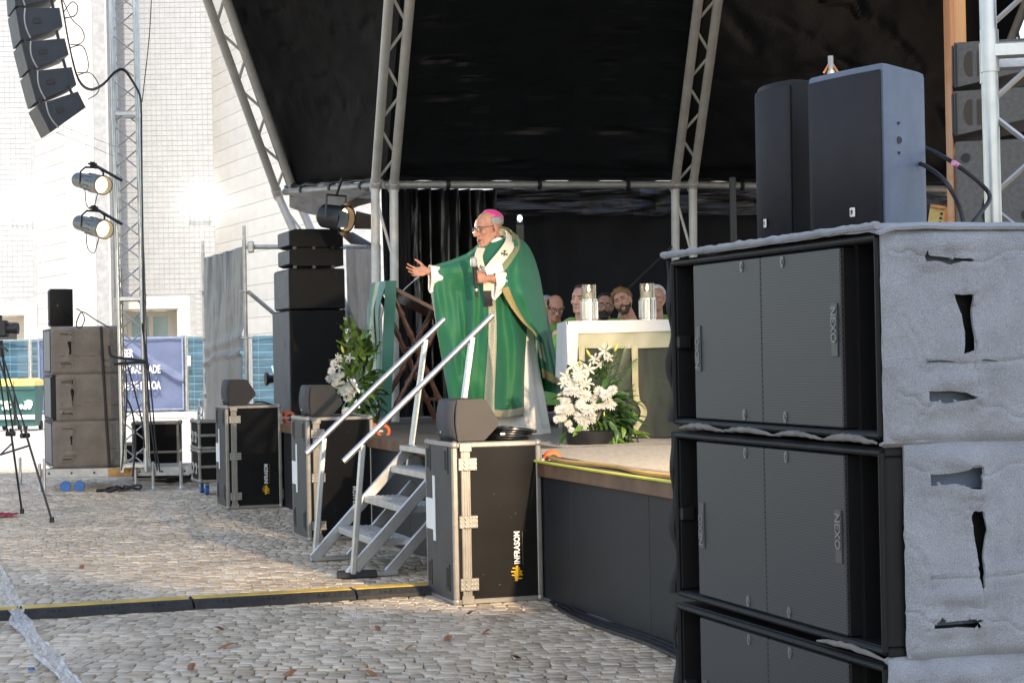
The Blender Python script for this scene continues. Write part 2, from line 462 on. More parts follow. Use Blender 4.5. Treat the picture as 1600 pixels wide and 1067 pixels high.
def opening(w, h, name):
    u0, u1, z0, z1 = h
    for (a, b, c, d) in ((u0 - .4, u0, z0, z1), (u1, u1 + .4, z0, z1), (u0 - .4, u1 + .4, z1, z1 + .38)):
        mb = MB(); mb.M = w.M(); mb.box(((a + b) / 2, 0, (c + d) / 2), (b - a - .01, .09, d - c - .01), None, .01); mb.build('door_surround', 'block', bld)
    mb = MB(); mb.M = w.M()
    mb.box((u0 + .01, .5, z1 / 2), (.02, 1.0, z1)); mb.box((u1 - .01, .5, z1 / 2), (.02, 1.0, z1)); mb.box(((u0 + u1) / 2, .5, z1 - .01), (u1 - u0 - .04, 1.0, .02))
    mb.build('reveal', 'bwhite', bld)
    fr = MB(); fr.M = w.M(); y = .82
    for a in (u0 + .1, (u0 + u1) / 2 - .1, u1 - .28): fr.box((a, y, z1 / 2), (.14 if a < u1 - .3 else .34, .08, z1 - .05))
    fr.box(((u0 + u1) / 2, y, z1 - .12), (u1 - u0 - .05, .075, .16)); f = fr.build('window_frame', 'frame_beige', bld)
    pn = MB(); pn.M = w.M(); pn.box(((u0 + u1) / 2, y + .04, z1 / 2), (u1 - u0 - .06, .02, z1 - .06)); pn.build('pane', name, f)
opening(wC, holes[4], 'blind'); opening(wA, holes[0], 'darkglass')
# square wall lamps at the bay corners, washing the return walls
for k, (w, lab) in enumerate(((wA, 'glowing square wall lamp in the left bay corner above the camera tripod'), (wC, 'glowing square wall lamp right of the lighting tower'))):
    p = w.P(w.L - (.42 if k == 0 else .46), 6.25, .2)
    t = thing('wall_lamp', lab, 'wall lamp', p, 0, 'square wall lamps on the white building')
    mb = MB(); mb.box((0, 0, 0), (.70, .26, .42), None, .03); mb.build('lamp_glass', lit('lamp glow', (1, .98, .94), 4.0), t)
    mb = MB(); mb.box((0, .16, 0), (.5, .1, .3)); mb.build('back_plate', 'bwhite', t)
    for sgn in (1, -1):
        ld = bpy.data.lights.new('wall_wash', 'SPOT'); ld.energy = 45 if sgn > 0 else 18; ld.spot_size = R(9); ld.spot_blend = .3; ld.shadow_soft_size = .03
        lo = bpy.data.objects.new('wall_wash', ld); COL.objects.link(lo); lo.parent = t
        d = V((.55, -.9, 0)).normalized() * .165 + V((0, 0, sgn)); lo.location = (.36, -.30, .24 * sgn); lo.rotation_euler = (-d).to_track_quat('Z', 'Y').to_euler()

# ---- unseen concrete canopy, sized and placed to keep the sun off, and its pillars
M['concrete'] = mat('concrete', (.46, .45, .43), .8, var=.1, bump=.2)
cn = thing('canopy', 'high unseen concrete canopy sized to shade the near part of the square', 'canopy', (0, 0, 0))
mb = MB(); mb.box((-2.2, -.8, 22.3), (14.4, 23, .6), None, .05); mb.build('roof_slab', 'concrete', cn)
for x in (-8.8, 4.4):
    for y in (-11.5,):
        mb = MB(); mb.box((x, y, 11), (.9, .9, 21.99), None, .04); mb.build('pillar', 'concrete', cn)

# ---- fence with netting and banners
M['net'] = mat('blue green netting', (.035, .105, .165), .75, var=.35, scale=2.2, alpha=.93, stretch=(.6, 1, 2.4))
M['wire'] = mat('pale fence wire', (.16, .36, .40), .5)
M['banner'] = mat('slate blue banner cloth', (.105, .135, .235), .6, var=.08, scale=1.5)
YF = 51.0
def fx(px): return at(px, 600, YF).x
def fence_panel(px0, px1, label, banner=None, graffiti=False):
    x0, x1 = fx(px0), fx(px1); w = x1 - x0
    t = thing('fence_panel', label, 'fence', (x0, YF, 0), 0, 'mesh fence panels along the square')
    for x in (.02, w - .02):
        mb = MB(); mb.cyl((x, 0, .02), (x, 0, 2.13), .022, n=8); mb.build('fence_post', 'steel', t)
    mb = MB()
    for z in (.14, 2.08): mb.cyl((.02, 0, z), (w - .02, 0, z), .016, n=6)
    mb.build('fence_rail', 'steel', t)
    mb = MB()
    for k in range(10): mb.cyl((.03, -.035, .25 + .2 * k), (w - .03, -.035, .25 + .2 * k), .0075, n=4)
    for k in range(int(w / .42)): mb.cyl((.2 + .42 * k, -.03, .12), (.2 + .42 * k, -.03, 2.08), .004, n=4)
    mb.build('wire_mesh', 'wire', t)
    mb = MB()
    ph = rng.uniform(0, 9)
    mb.grid(40, 30, lambda u, v: V((.03 + u * (w - .06), .03 + .03 * math.sin(u * w * 3.1 + v * 2 + ph) + .05 * fbm((u * w * .8 + ph, v * 2.0, 1)) + .05, .1 + v * 2.0 - (.035 * abs(math.sin(u * w * 1.6 + ph)) if v > .93 else 0))))
    mb.build('netting', 'net', t, None)
    for x in (.1, w - .1):
        mb = MB(); mb.box((x, 0, .06), (.22, .6, .12), None, .02); mb.build('fence_foot', 'alu_dull', t)
    if graffiti:
        for dx in (0, .62):
            mb = MB(); q = [(1.55 + dx - 1.0, 1.28), (1.72 + dx - 1.0, .75), (1.82 + dx - 1.0, 1.55), (2.2 + dx - 1.0, .80)]
            mb.tube(bez([V((a, -.055, b)) for a, b in q], 3), .022, 6)
            mb.ell((1.80 + dx - 1.0, -.055, 1.66), (.06, .01, .06), n=8, m=5)
            mb.build('cord', mat('pale mint cord', (.42, .68, .62), .6), t)
    return t
fence_panel(-70, 47, 'teal netting fence panel behind the two wheeled bins')
fence_panel(48, 186, 'fence panel carrying a slate banner behind the blanketed speaker stack')
fence_panel(187, 291, 'fence panel carrying the lettered banner behind the lighting tower')
fence_panel(292, 392, 'netting fence panel with a small white tag right of the lettered banner')
fence_panel(393, 560, 'netting fence panel with pale zigzag cords behind the black speaker stack', graffiti=True)
fence_panel(-190, -71, 'teal netting fence panel at the far left end')
def banner(px0, px1, label, rows=None):
    x0, x1 = fx(px0), fx(px1); w = x1 - x0; h = 1.93
    t = thing('banner', label, 'banner', (x0, YF - .12, .17), 0)
    def f(u, v):
        fold = -.11 * math.exp(-(((v - (1.0 - .62 * u ** .75)) / .055) ** 2)) * (u > .02) * (1 if rows else .4)
        return V((u * w, fold + .03 * fbm((u * 2.5 + px0, v * 1.5, 2)) - .02 * math.exp(-((u - .45) / .02) ** 2) * (v < .7), v * h + .015 * math.sin(u * 20)))
    mb = MB(); mb.grid(70, 60, f); cl = mb.build('cloth', 'banner', t, None)
    mod_solid(cl, .004)
    mb = MB()
    for z in (.03, h - .03): mb.box((w / 2, -.07, z), (w, .012, .05))
    for x in (.02, w - .02): mb.box((x, -.07, h / 2), (.04, .012, h - .12))
    mb.build('hem', mat('pale blue hem', (.20, .25, .36), .6), t)
    for (txt, pl, pr, yb, s) in rows or ():
        o = text_mesh(txt, s, 'white', t, mw=MX.Translation((fx(pr) - x0, -.16, yb)) @ MX.Rotation(R(90), 4, 'X'), align='RIGHT', ext=.004, offset=.008, sx=.56)
    return t
banner(63, 188, 'slate blue banner sheet left of the blanketed speaker stack')
banner(189, 289, 'slate blue banner with white capital letters behind the lighting tower',
       [('SER', 165, 212, 1.41, .29), ('CENTRALIDADE', 182, 254, .985, .285), ('REDE DE LISBOA', 172, 254, .565, .285)])
mb = MB(); mb.box((fx(297), YF - .12, 1.45), (.09, .02, .26), None, .004); tag(mb.build('notice', 'paper'), 'small white notice tied to the netting right of the banner', 'notice')
# strip of pale kerb under the fence
mb = MB(); mb.box((-8, 49.9, .07), (26, .35, .14), None, .02); k_ = mb.build('kerb', 'white'); k_['kind'] = 'structure'
# ---- wheeled bins
M['bin'] = mat('bottle green plastic', (.025, .105, .10), .5, var=.15)
M['lid'] = mat('pale yellow plastic', (.72, .60, .18), .45, var=.1)
def bin_(px, label):
    p = on(px, 672, 0); t = thing('wheeled_bin', label, 'bin', (p.x, p.y, 0), 0, 'green bins with yellow lids')
    mb = MB(); vs = []
    for z, s in ((.1, .36), (.95, .45)): vs += [(-s * .5, -s * .9, z), (s * .5, -s * .9, z), (s * .5, s * .9, z), (-s * .5, s * .9, z)]
    mb.add(vs, [(3, 2, 1, 0), (4, 5, 6, 7), (0, 1, 5, 4), (1, 2, 6, 5), (2, 3, 7, 6), (3, 0, 4, 7)]); mb.box((0, 0, .93), (.46, .86, .07), None, .015); mb.build('bin_body', 'bin', t)
    mb = MB(); mb.prism([(-.225, .98), (.225, .98), (.21, 1.09), (.1, 1.14), (-.1, 1.14), (-.21, 1.09)], (0, .86, 0), (0, -.43, 0)); mb.build('lid', 'lid', t)
    mb = MB(); mb.M = MX.Translation((0, -.375, .6)) @ MX.Rotation(R(-6.0), 4, 'X')
    for a in range(9):
        c, s = rng.uniform(-.12, .12), rng.uniform(-.12, .12); mb.prism([(c + .07 * math.cos(q) * rng.uniform(.5, 1), s + .07 * math.sin(q) * rng.uniform(.5, 1)) for q in (0, 1, 2, 3, 4, 5)], (0, -.004 - .001 * a, 0))
    mb.build('emblem', 'white', t)
    mb = MB(); mb.M = MX.Translation((0, -.372, .3)) @ MX.Rotation(R(-6.0), 4, 'X'); mb.box((0, 0, 0), (.40, .01, .10)); mb.build('reflective_strip', 'white', t)
    for x in (-.17, .17):
        mb = MB(); mb.cyl((x - .03, .28, .1), (x + .03, .28, .1), .1, n=14); mb.build('wheel', 'rubber', t)
bin_(14, 'yellow lidded green bin nearest the left edge behind the tripod'); bin_(47, 'yellow lidded green bin right beside the blanketed speaker stack')
# ================================================================ LOUDSPEAKERS AND TOWERS
def perf_material(name, pitch, metal_col, hole=.36, plane='yz'):
    m = bpy.data.materials.new(name); m.use_nodes = True
    n, l = m.node_tree.nodes, m.node_tree.links; b = n['Principled BSDF']
    tc = n.new('ShaderNodeTexCoord'); sp = n.new('ShaderNodeSeparateXYZ'); l.new(tc.outputs['Object'], sp.inputs[0])
    ax = {'x': 0, 'y': 1, 'z': 2}
    def mth(op, a, bb=None):
        k = n.new('ShaderNodeMath'); k.operation = op
        for i, q in enumerate((a, bb)):
            if q is None: continue
            if isinstance(q, (int, float)): k.inputs[i].default_value = q
            else: l.new(q, k.inputs[i])
        return k.outputs[0]
    u = mth('MULTIPLY', sp.outputs[ax[plane[0]]], 1 / pitch); v = mth('MULTIPLY', sp.outputs[ax[plane[1]]], 1 / (pitch * 1.732))
    ds = []
    for off in (0, .5):
        a = mth('SUBTRACT', mth('FRACT', mth('ADD', u, off + 500)), .5); c = mth('MULTIPLY', mth('SUBTRACT', mth('FRACT', mth('ADD', v, off + 500)), .5), 1.732)
        ds.append(mth('SQRT', mth('ADD', mth('MULTIPLY', a, a), mth('MULTIPLY', c, c))))
    d = mth('MINIMUM', ds[0], ds[1])
    mr = n.new('ShaderNodeMapRange'); mr.inputs[1].default_value = hole - .04; mr.inputs[2].default_value = hole + .04; l.new(d, mr.inputs[0])
    mx = n.new('ShaderNodeMix'); mx.data_type = 'RGBA'; mx.inputs[6].default_value = (.006, .006, .007, 1); mx.inputs[7].default_value = (*metal_col, 1)
    l.new(mr.outputs[0], mx.inputs[0]); l.new(mx.outputs[2], b.inputs['Base Color'])
    b.inputs['Roughness'].default_value = .5; b.inputs['Metallic'].default_value = 0
    return m
M['perf'] = perf_material('perforated steel', .0085, (.040, .045, .056), .34)
M['badge_print'] = mat('faded badge print', (.17, .17, .175), .5)
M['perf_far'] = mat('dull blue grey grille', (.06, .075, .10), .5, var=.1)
M['grille_cloth'] = mat('anthracite speaker foam', (.017, .0165, .020), .85, var=.12, scale=20, bump=.15, bscale=500)
M['clip_grey'] = mat('grey clip', (.16, .16, .165), .45, .4)
M['felt'] = None
def felt_material():
    m = mat('grey packing felt', (.235, .255, .29), .95, var=.13, scale=9, bump=.5, bscale=260, sheen=.25)
    nt = m.node_tree; n, l = nt.nodes, nt.links; b = n['Principled BSDF']
    src = b.inputs['Base Color'].links[0].from_socket
    tc = n.new('ShaderNodeTexCoord')
    n1 = n.new('ShaderNodeTexNoise'); n1.inputs['Scale'].default_value = 3.2; n1.inputs['Detail'].default_value = 6; n1.inputs['Roughness'].default_value = .65; l.new(tc.outputs['Object'], n1.inputs['Vector'])
    m1 = n.new('ShaderNodeMapRange'); m1.inputs[1].default_value = .56; m1.inputs[2].default_value = .72; m1.inputs[4].default_value = .40; l.new(n1.outputs[0], m1.inputs[0])
    mx = n.new('ShaderNodeMix'); mx.data_type = 'RGBA'; mx.inputs[7].default_value = (.20, .165, .13, 1); l.new(m1.outputs[0], mx.inputs[0]); l.new(src, mx.inputs[6])
    n2 = n.new('ShaderNodeTexNoise'); n2.inputs['Scale'].default_value = 300; n2.inputs['Detail'].default_value = 2; l.new(tc.outputs['Object'], n2.inputs['Vector'])
    m2 = n.new('ShaderNodeMapRange'); m2.inputs[1].default_value = .25; m2.inputs[2].default_value = .75; m2.inputs[3].default_value = .72; m2.inputs[4].default_value = 1.28; l.new(n2.outputs[0], m2.inputs[0])
    hs = n.new('ShaderNodeHueSaturation'); l.new(mx.outputs[2], hs.inputs['Color']); l.new(m2.outputs[0], hs.inputs['Value'])
    l.new(hs.outputs[0], b.inputs['Base Color'])
    return m
M['felt'] = felt_material()
M['felt_worn'] = mat('worn felt edge', (.19, .18, .17), .95, var=.2, scale=20, bump=.4, bscale=200)
M['felt_brown'] = mat('taupe packing felt', (.155, .135, .115), .95, var=.16, scale=5, bump=.4, bscale=120, sheen=.2)

def in_poly(x, y, P):
    c = False; j = len(P) - 1
    for i in range(len(P)):
        if (P[i][1] > y) != (P[j][1] > y) and x < (P[j][0] - P[i][0]) * (y - P[i][1]) / (P[j][1] - P[i][1]) + P[i][0]: c = not c
        j = i
    return c
def near_edge(x, y, P):
    best = (9, x, y); j = len(P) - 1
    for i in range(len(P)):
        ax, ay = P[j]; bx, by = P[i]; dx, dy = bx - ax, by - ay
        t = max(0, min(1, ((x - ax) * dx + (y - ay) * dy) / (dx * dx + dy * dy + 1e-12)))
        qx, qy = ax + t * dx, ay + t * dy; d = math.hypot(x - qx, y - qy)
        if d < best[0]: best = (d, qx, qy)
        j = i
    return best
def felt_sheet(nx, nz, x0, x1, z0, z1, holes, seed, puff, flaps=()):
    """Sheet in the plane y=0 (outwards -y) with torn openings."""
    cell = (x1 - x0) / (nx - 1); P2 = []; lips = []
    for j in range(nz):
        for i in range(nx):
            x = x0 + (x1 - x0) * i / (nx - 1); z = z0 + (z1 - z0) * j / (nz - 1); lip = 0
            for H in holes:
                xs_, zs_ = [p[0] for p in H], [p[1] for p in H]
                if min(xs_) - .05 < x < max(xs_) + .05 and min(zs_) - .05 < z < max(zs_) + .05:
                    d, qx, qz = near_edge(x, z, H)
                    if d < cell * .6: x, z = qx, qz
                    lip = max(lip, math.exp(-(d / .022) ** 2))
            P2.append((x, z)); lips.append(lip)
    def y_of(k):
        x, z = P2[k]
        a, b = (x - x0) / (x1 - x0), (z - z0) / (z1 - z0)
        e = min(z - z0, z1 - z) / .035
        y = -.016 - .012 * math.sin(math.pi * b) ** .5 + .010 * fbm((x * 3 + seed, z * 3, seed)) + .0025 * fbm((x * 16, z * 16, seed + 4), 3)
        for (cx, cz, rx, rz_, am) in puff:
            y -= am * math.exp(-((x - cx) / rx) ** 2 - ((z - cz) / rz_) ** 2)
        for (ax, az, bx, bz, dp) in CREASE:
            dx, dz = bx - ax, bz - az; tt = max(0, min(1, ((x - ax) * dx + (z - az) * dz) / (dx * dx + dz * dz)))
            dd = math.hypot(x - ax - tt * dx, z - az - tt * dz + .006 * math.sin(tt * 9)); dp *= .38; y += dp * math.exp(-(dd / .0055) ** 2) - dp * .8 * math.exp(-((dd - .012) / .008) ** 2)
        y -= lips[k] * .009 * (1 + .8 * NZ.noise(V((x * 20, z * 20, seed))))
        if e < 1: y += .03 * (1 - e) ** 2
        f = (x - x0) / .05
        if f < 1: y += .022 * (1 - f) ** 2
        y = min(y, -.003 if e > .3 else .02)
        return y
    vs = [V((P2[k][0], y_of(k), P2[k][1])) for k in range(len(P2))]
    fs = []
    for j in range(nz - 1):
        for i in range(nx - 1):
            q = (j * nx + i, j * nx + i + 1, (j + 1) * nx + i + 1, (j + 1) * nx + i)
            cx = sum(P2[k][0] for k in q) / 4; cz = sum(P2[k][1] for k in q) / 4
            if not any(in_poly(cx, cz, H) for H in holes): fs.append(q)
    mb = MB(); mb.add(vs, fs); return mb
CREASE = [(.20, .43, .20, .356, .007), (.235, .43, .226, .352, .007), (.222, .208, .236, .112, .008), (.10, .19, .80, .19, .006), (.10, .085, .10, .19, .005), (.04, .30, .10, .19, .006), (.03, .12, .10, .085, .007), (.23, .09, .36, .05, .005), (.02, .46, .10, .45, .006), (.23, .43, .42, .47, .005), (.06, .02, .10, .085, .006)]
SLITS = [
    [[(.10, .447), (.105, .462), (.11, .447), (.228, .436), (.232, .428), (.20, .432), (.17, .424), (.13, .434), (.10, .432)],
     [(.178, .352), (.226, .354), (.222, .30), (.224, .215), (.195, .207), (.20, .26)],
     [(.098, .12), (.16, .122), (.20, .116), (.232, .098), (.20, .094), (.15, .088), (.098, .096)]],
    [[(.10, .438), (.10, .412), (.17, .415), (.20, .402), (.232, .398), (.24, .452), (.20, .452), (.15, .442)],
     [(.205, .335), (.215, .352), (.24, .345), (.25, .30), (.238, .24), (.236, .17), (.228, .135), (.226, .20), (.216, .27)],
     [(.098, .068), (.12, .098), (.13, .082), (.215, .086), (.23, .082), (.228, .062), (.17, .068)]],
    [[(.10, .44), (.10, .428), (.17, .43), (.225, .42), (.228, .436)], [(.19, .35), (.215, .35), (.215, .22), (.20, .28)], [(.10, .1), (.2, .1), (.21, .085), (.1, .08)]]]
CABW, CABD, CABH, PITCHZ = 1.31, .82, .505, .522
def subwoofer(label, base, variant, detail=True, rz=ANG, group=None, felt='felt', grille='perf', mirror_felt=False):
    """local x into the box, y along its front, z up; the front is -x and the wrapped end is -y"""
    t = thing('subwoofer', label, 'loudspeaker', base, rz, group)
    W, D, Hh = CABW, CABD, CABH; th = .022
    mb = MB()
    mb.box((D / 2, W / 2, th / 2), (D, W, th), None, .004); mb.box((D / 2, W / 2, Hh - th / 2), (D, W, th), None, .004)
    mb.box((D / 2, th / 2, Hh / 2), (D, th, Hh - 2 * th), None, .004); mb.box((D / 2, W - th / 2, Hh / 2), (D, th, Hh - 2 * th), None, .004)
    mb.box((D - .02, W / 2, Hh / 2), (.03, W - 2 * th, Hh - 2 * th))
    for y in (.185, W - .155): mb.box((.25, y, Hh / 2), (.44, .02, Hh - 2 * th))
    mb.build('cabinet', 'cab', t)
    mb = MB()
    for y0, y1 in ((.0, .18), (W - .145, W)): mb.box((.42, (y0 + y1) / 2, Hh / 2), (.02, y1 - y0 - .05, Hh - .05))
    mb.build('port', 'black_matte', t)
    if detail:
        mb = MB()                                   # rounded nosing round the front
        q = [(-.004, .012, .012), (-.004, W - .012, .012), (-.004, W - .012, Hh - .012), (-.004, .012, Hh - .012)]
        for a in range(4): mb.cyl(q[a], q[(a + 1) % 4], .009, n=10)
        mb.build('front_rim', 'cab', t)
    ym = (.205 + W - .17) / 2
    for a, b in ((.205, ym - .002), (ym + .002, W - .17)):
        mb = MB(); mb.box((.002, (a + b) / 2, Hh / 2), (.016, b - a, Hh - 2 * th - .006), None, .003); gr = mb.build('grille', grille, t)
        if detail:
            for z in (.045, Hh - .045):
                mb = MB(); y = ym + (-.14 if a < ym - .1 else .12); 
                ring = [(.011 * math.cos(w), .017 * math.sin(w)) for w in [R(60 * k) for k in range(6)]]
                mb.prism(ring, (-.003, 0, 0), (-.006, y, z), (0, 1, 0)); mb.prism([(a_ * .45, b_ * .45) for a_, b_ in ring], (-.0025, 0, 0), (-.0088, y, z), (0, 1, 0)); ck = mb.build('grille_clip', 'clip_grey', gr)
    if detail:
        mb = MB()                                   # folded perforated return at the near side of the grille
        mb.box((.022, .199, Hh / 2), (.045, .008, Hh - 2 * th - .008)); mb.build('grille_return', 'cab', t)
        for y, rot in ((.236, 1), (W - .205, -1)):
            mb = MB(); mb.box((-.008, y, Hh / 2 + .02 * rot), (.004, .032, .135), None, .001); bd = mb.build('badge', mat('badge grey', (.075, .077, .08), .5, .2), t)
            # reads upwards on one side, downwards on the other
            zz = (0, 0, 1) if rot < 0 else (0, 0, -1)
            uy = (0, 1, 0) if rot < 0 else (0, -1, 0)
            fm = frame((-.0125, y - (.012 if rot < 0 else -.012), Hh / 2 + .02 * rot + (-.06 if rot < 0 else .06)), zz, uy, V(zz).cross(V(uy)))
            text_mesh('NEXO', .040, M['badge_print'], bd, mw=fm, ext=.0006, offset=.001, sx=.82)
        for z in (Hh * .5,):
            mb = MB(); mb.box((.03, .03, z), (.03, .014, .035), None, .004); mb.build('catch', 'alu_dull', t)
            mb = MB(); mb.box((.02, W - .028, z), (.045, .02, .04), None, .004); mb.build('catch', 'black', t)
    # recessed steel handles behind the openings of the wrap
    for z in (.43, .10):
        mb = MB(); mb.box((.20, -.001, z), (.2, .004, .06)); mb.build('handle_recess', 'cab_skylit' if detail else 'black', t)  # blue reflection on the near handles is painted into their colour
    nx = 150 if detail else 60; nz = 96 if detail else 40
    puff = [(.17, .475, .08, .022, .022), (.22, .385, .03, .03, .014), (.17, .145, .07, .02, .018), (.5, .25, .3, .2, .008)]
    mb = felt_sheet(nx, nz, -.006 if variant != 1 else .045, D + .02, -.012, PITCHZ - .006, SLITS[variant], variant * 7.3 + (0 if detail else 31), puff)
    if not detail:
        for p in mb.v: p.y *= 1.2
    bl = mb.build('blanket', felt, t, None); mod_solid(bl, .008, 1)
    # stitched seam across the wrap
    mb = MB()
    zs = {0: .19, 1: .165, 2: .2}[variant]
    mb.tube([V((.10 + (D - .08) * k / 24, -.034 + .004 * math.sin(k * .9) - (.004 if detail else .012), zs + .002 * math.sin(k * 1.7))) for k in range(25)], .0016, 5); mb.build('stitching', 'rubber', t)
    # felt folded over the front lip: lumps of uneven size
    mb = MB(); segs = {0: [(.02, .30), (.31, .60), (.60, .93), (.93, 1.25)], 1: [(.0, .36)], 2: [(.05, .5)]}[variant] if detail else [(.0, 1.25)]
    for a, b in segs:
        k = 26; am = rng.uniform(.006, .011) if variant == 0 else .007
        mb.tube([V((-.012 - .006 * math.sin(3.14 * i / k), a + (b - a) * i / k, -.006 + .010 * math.sin(3.14 * i / k) + .003 * fbm((a * 9 + i * .3, 1, variant)))) for i in range(k + 1)],
                [max(.003, am * math.sin(3.14 * (i + .25) / (k + .5)) ** .6 * (1 + .35 * fbm((i * .4 + a * 9, 2, 1))) + .001) for i in range(k + 1)], 10)
    if mb.v: mb.build('felt_fold', 'felt_worn', t)
    return t
# ---- foreground stack (right): near front corner of the lowest box on the ground plan
P_NEAR = V((.897, 4.70, 0)); Z0 = .225
grpF = 'blanket wrapped subwoofers stacked in the right foreground'
labsF = ['bottom subwoofer of the big right foreground stack, cut off by the lower picture edge', 'middle subwoofer of the big right foreground stack, felt wrap torn beside a tall black slit', 'top subwoofer of the big right foreground stack, carrying the two black loudspeakers']
front = [subwoofer(labsF[k], P_NEAR + V((0, 0, Z0 + PITCHZ * k)), (2, 1, 0)[k], True, group=grpF) for k in range(3)]
# felt sheet over the top of the stack
mb = MB(); zt = PITCHZ - .002
mb.grid(60, 80, lambda u, v: V((-.022 + u * (CABD + .06), -.03 + v * (CABW + .05), zt + .006 + .004 * fbm((u * 5, v * 8, 2)) - .014 * max(0, (.045 - u) / .045) - .012 * max(0, (.04 - v) / .04))))
tp = mb.build('blanket_top', 'felt', front[2], None); mod_solid(tp, .008)
mb = MB(); k = 70
mb.tube([V((-.02, -.02 + (CABW + .05) * i / k, zt + .0 + .004 * fbm((i * .35, 3, 1)))) for i in range(k + 1)], [.010 + .003 * NZ.noise(V((i * .5, 0, 5))) for i in range(k + 1)], 8); mb.build('felt_fold', 'felt', front[2])
mb = MB(); k = 50        # dark felt hanging down the far front edge
for o_, f_ in zip(front, (0, 1, 2)):
    mb = MB(); mb.tube([V((-.008 - .006 * math.sin(i * .35 + f_), CABW + .008 + .006 * math.sin(i * .22 + f_ * 2), .01 + (PITCHZ - .03) * i / k)) for i in range(k + 1)], [.009 + .004 * math.sin(i * .3 + f_) for i in range(k + 1)], 8); mb.build('felt_edge', 'rubber', o_)
# wheeled steel base under it
def base_cart(label, p, rz, L, D_, h):
    t = thing('base_frame', label, 'base frame', p, rz)
    for x in (.06, D_ - .06):
        mb = MB(); mb.box((x, L / 2, h - .045), (.05, L, .09), None, .004); mb.build('beam', 'steel', t)
    for y in (.05, L / 2, L - .05):
        mb = MB(); mb.box((D_ / 2, y, h - .045), (D_ - .18, .05, .08), None, .004); mb.build('cross_beam', 'steel', t)
    for x in (.1, D_ - .1):
        for y in (.15, L - .15):
            mb = MB(); mb.box((x, y, (h - .09 + .06) / 2 + .03), (.05, .03, h - .15)); cs = mb.build('caster', 'steel', t)
            mb = MB(); mb.cyl((x, y - .045, .06), (x, y - .016, .06), .06, n=16); mb.cyl((x, y + .016, .06), (x, y + .045, .06), .06, n=16); mb.build('wheel', 'blue_wheel', cs)
    return t
base_cart('steel wheeled frame carrying the big right foreground speaker stack', (P_NEAR.x, P_NEAR.y, 0), ANG, CABW, CABD, Z0 - .004)
# ---- full range loudspeakers standing on the stack
def wedge_speaker(label, base, rz, w, d, h, front_bow, group=None, side='cab_skylit', logo=True, front='grille_cloth', taper=None):
    """front is -x, width along y, near side is -y; tapering to the back"""
    t = thing('loudspeaker', label, 'loudspeaker', base, rz, group)
    tp = taper if taper else .16 * w
    n_ = 9; pl = [(-front_bow * math.sin(math.pi * k / (n_ - 1)), w * k / (n_ - 1)) for k in range(n_)]
    ring = [(0, 0)] + [(.02, .003), (d - .03, tp), (d, tp + .02), (d, w - tp - .02), (d - .03, w - tp), (.02, w - .003), (0, w)] + [p for p in pl[::-1][1:-1]]
    mb = MB(); nr = len(ring); cx = sum(p[0] for p in ring) / nr; cy = sum(p[1] for p in ring) / nr
    vs = []
    for z, s in ((0, .97), (.012, 1), (h - .014, 1), (h - .003, .985), (h, .95)):
        vs += [(cx + (x - cx) * s, cy + (y - cy) * s, z) for x, y in ring]
    fs = [(k * nr + (j + 1) % nr, k * nr + j, (k + 1) * nr + j, (k + 1) * nr + (j + 1) % nr) for k in range(4) for j in range(nr)]
    fs += [tuple(range(nr)), tuple(4 * nr + j for j in range(nr))[::-1]]
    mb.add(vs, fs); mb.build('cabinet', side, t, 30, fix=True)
    mb = MB(); m = 16
    mb.grid(m, 2, lambda u, v: V((-front_bow * math.sin(math.pi * u) - .006, .006 + u * (w - .012), .012 + v * (h - .030)))); g = mb.build('grille', front, t, 30); mod_solid(g, .006)
    if logo:
        mb = MB(); x = -front_bow * math.sin(math.pi * .40) - .012; mb.box((x, w * .36, h * .145), (.004, .022, .026), None, .0018); bd = mb.build('badge', mat('badge white', (.62, .60, .58), .35), t)
        mb = MB(); mb.box((x - .0022, w * .36 + .001, h * .145 + .001), (.001, .009, .011)); mb.box((x - .0022, w * .36 + .0035, h * .145 - .007), (.001, .004, .003)); mb.build('emblem', 'black', bd)
    mb = MB()
    for z, r in ((h * .56, .010), (h * .485, .004), (h * .66, .004)): mb.cyl((d * .3, tp * .3 + .004, z), (d * .3, tp * .3 - .005, z), r, n=12)
    mb.build('mounting_socket', 'black', t)
    return t
ztop = Z0 + 3 * PITCHZ + .012
def stack_pt(x, y, z): return P_NEAR + V((N.x * x + A.x * y, N.y * x + A.y * y, z))
q1 = at(1383, 300, 5.3); q2 = at(1241, 300, 5.75)
sp1 = wedge_speaker('large black loudspeaker on top of the right stack, blue skylight painted into its side', (q1.x, q1.y, ztop), R(29), .325, .25, .468, .008, 'pair of loudspeakers on the right stack', taper=.10)
sp2 = wedge_speaker('black loudspeaker with a bowed front half hidden behind the nearer one on the right stack', (q2.x, q2.y, ztop), R(11), .31, .25, .49, .045, 'pair of loudspeakers on the right stack', side='cab', taper=.08)
# cables leaving the speaker
def stk(px, py, y): return at(px, py, y)
cable([stk(1425, 222, 5.7), stk(1460, 238, 5.55), stk(1495, 258, 5.4), stk(1535, 290, 5.5), stk(1546, 312, 5.5), stk(1522, 345, 5.4), stk(1512, 360, 5.4)], .0065, 'black cable with a pink tape band behind the right loudspeakers', group='cables behind the right loudspeakers')
cable([stk(1425, 250, 5.6), stk(1450, 262, 5.4), stk(1478, 285, 5.3), stk(1500, 325, 5.3), stk(1508, 362, 5.3)], .0065, 'lower black cable curving down behind the right loudspeakers', group='cables behind the right loudspeakers')
mb = MB(); a, b = stk(1490, 254.5, 5.38), stk(1499, 261, 5.42); mb.cyl(a, b, .0082, n=10); tag(mb.build('tape_band', mat('pink tape', (.62, .25, .42), .5)), 'pink tape band round the upper cable', 'tape')

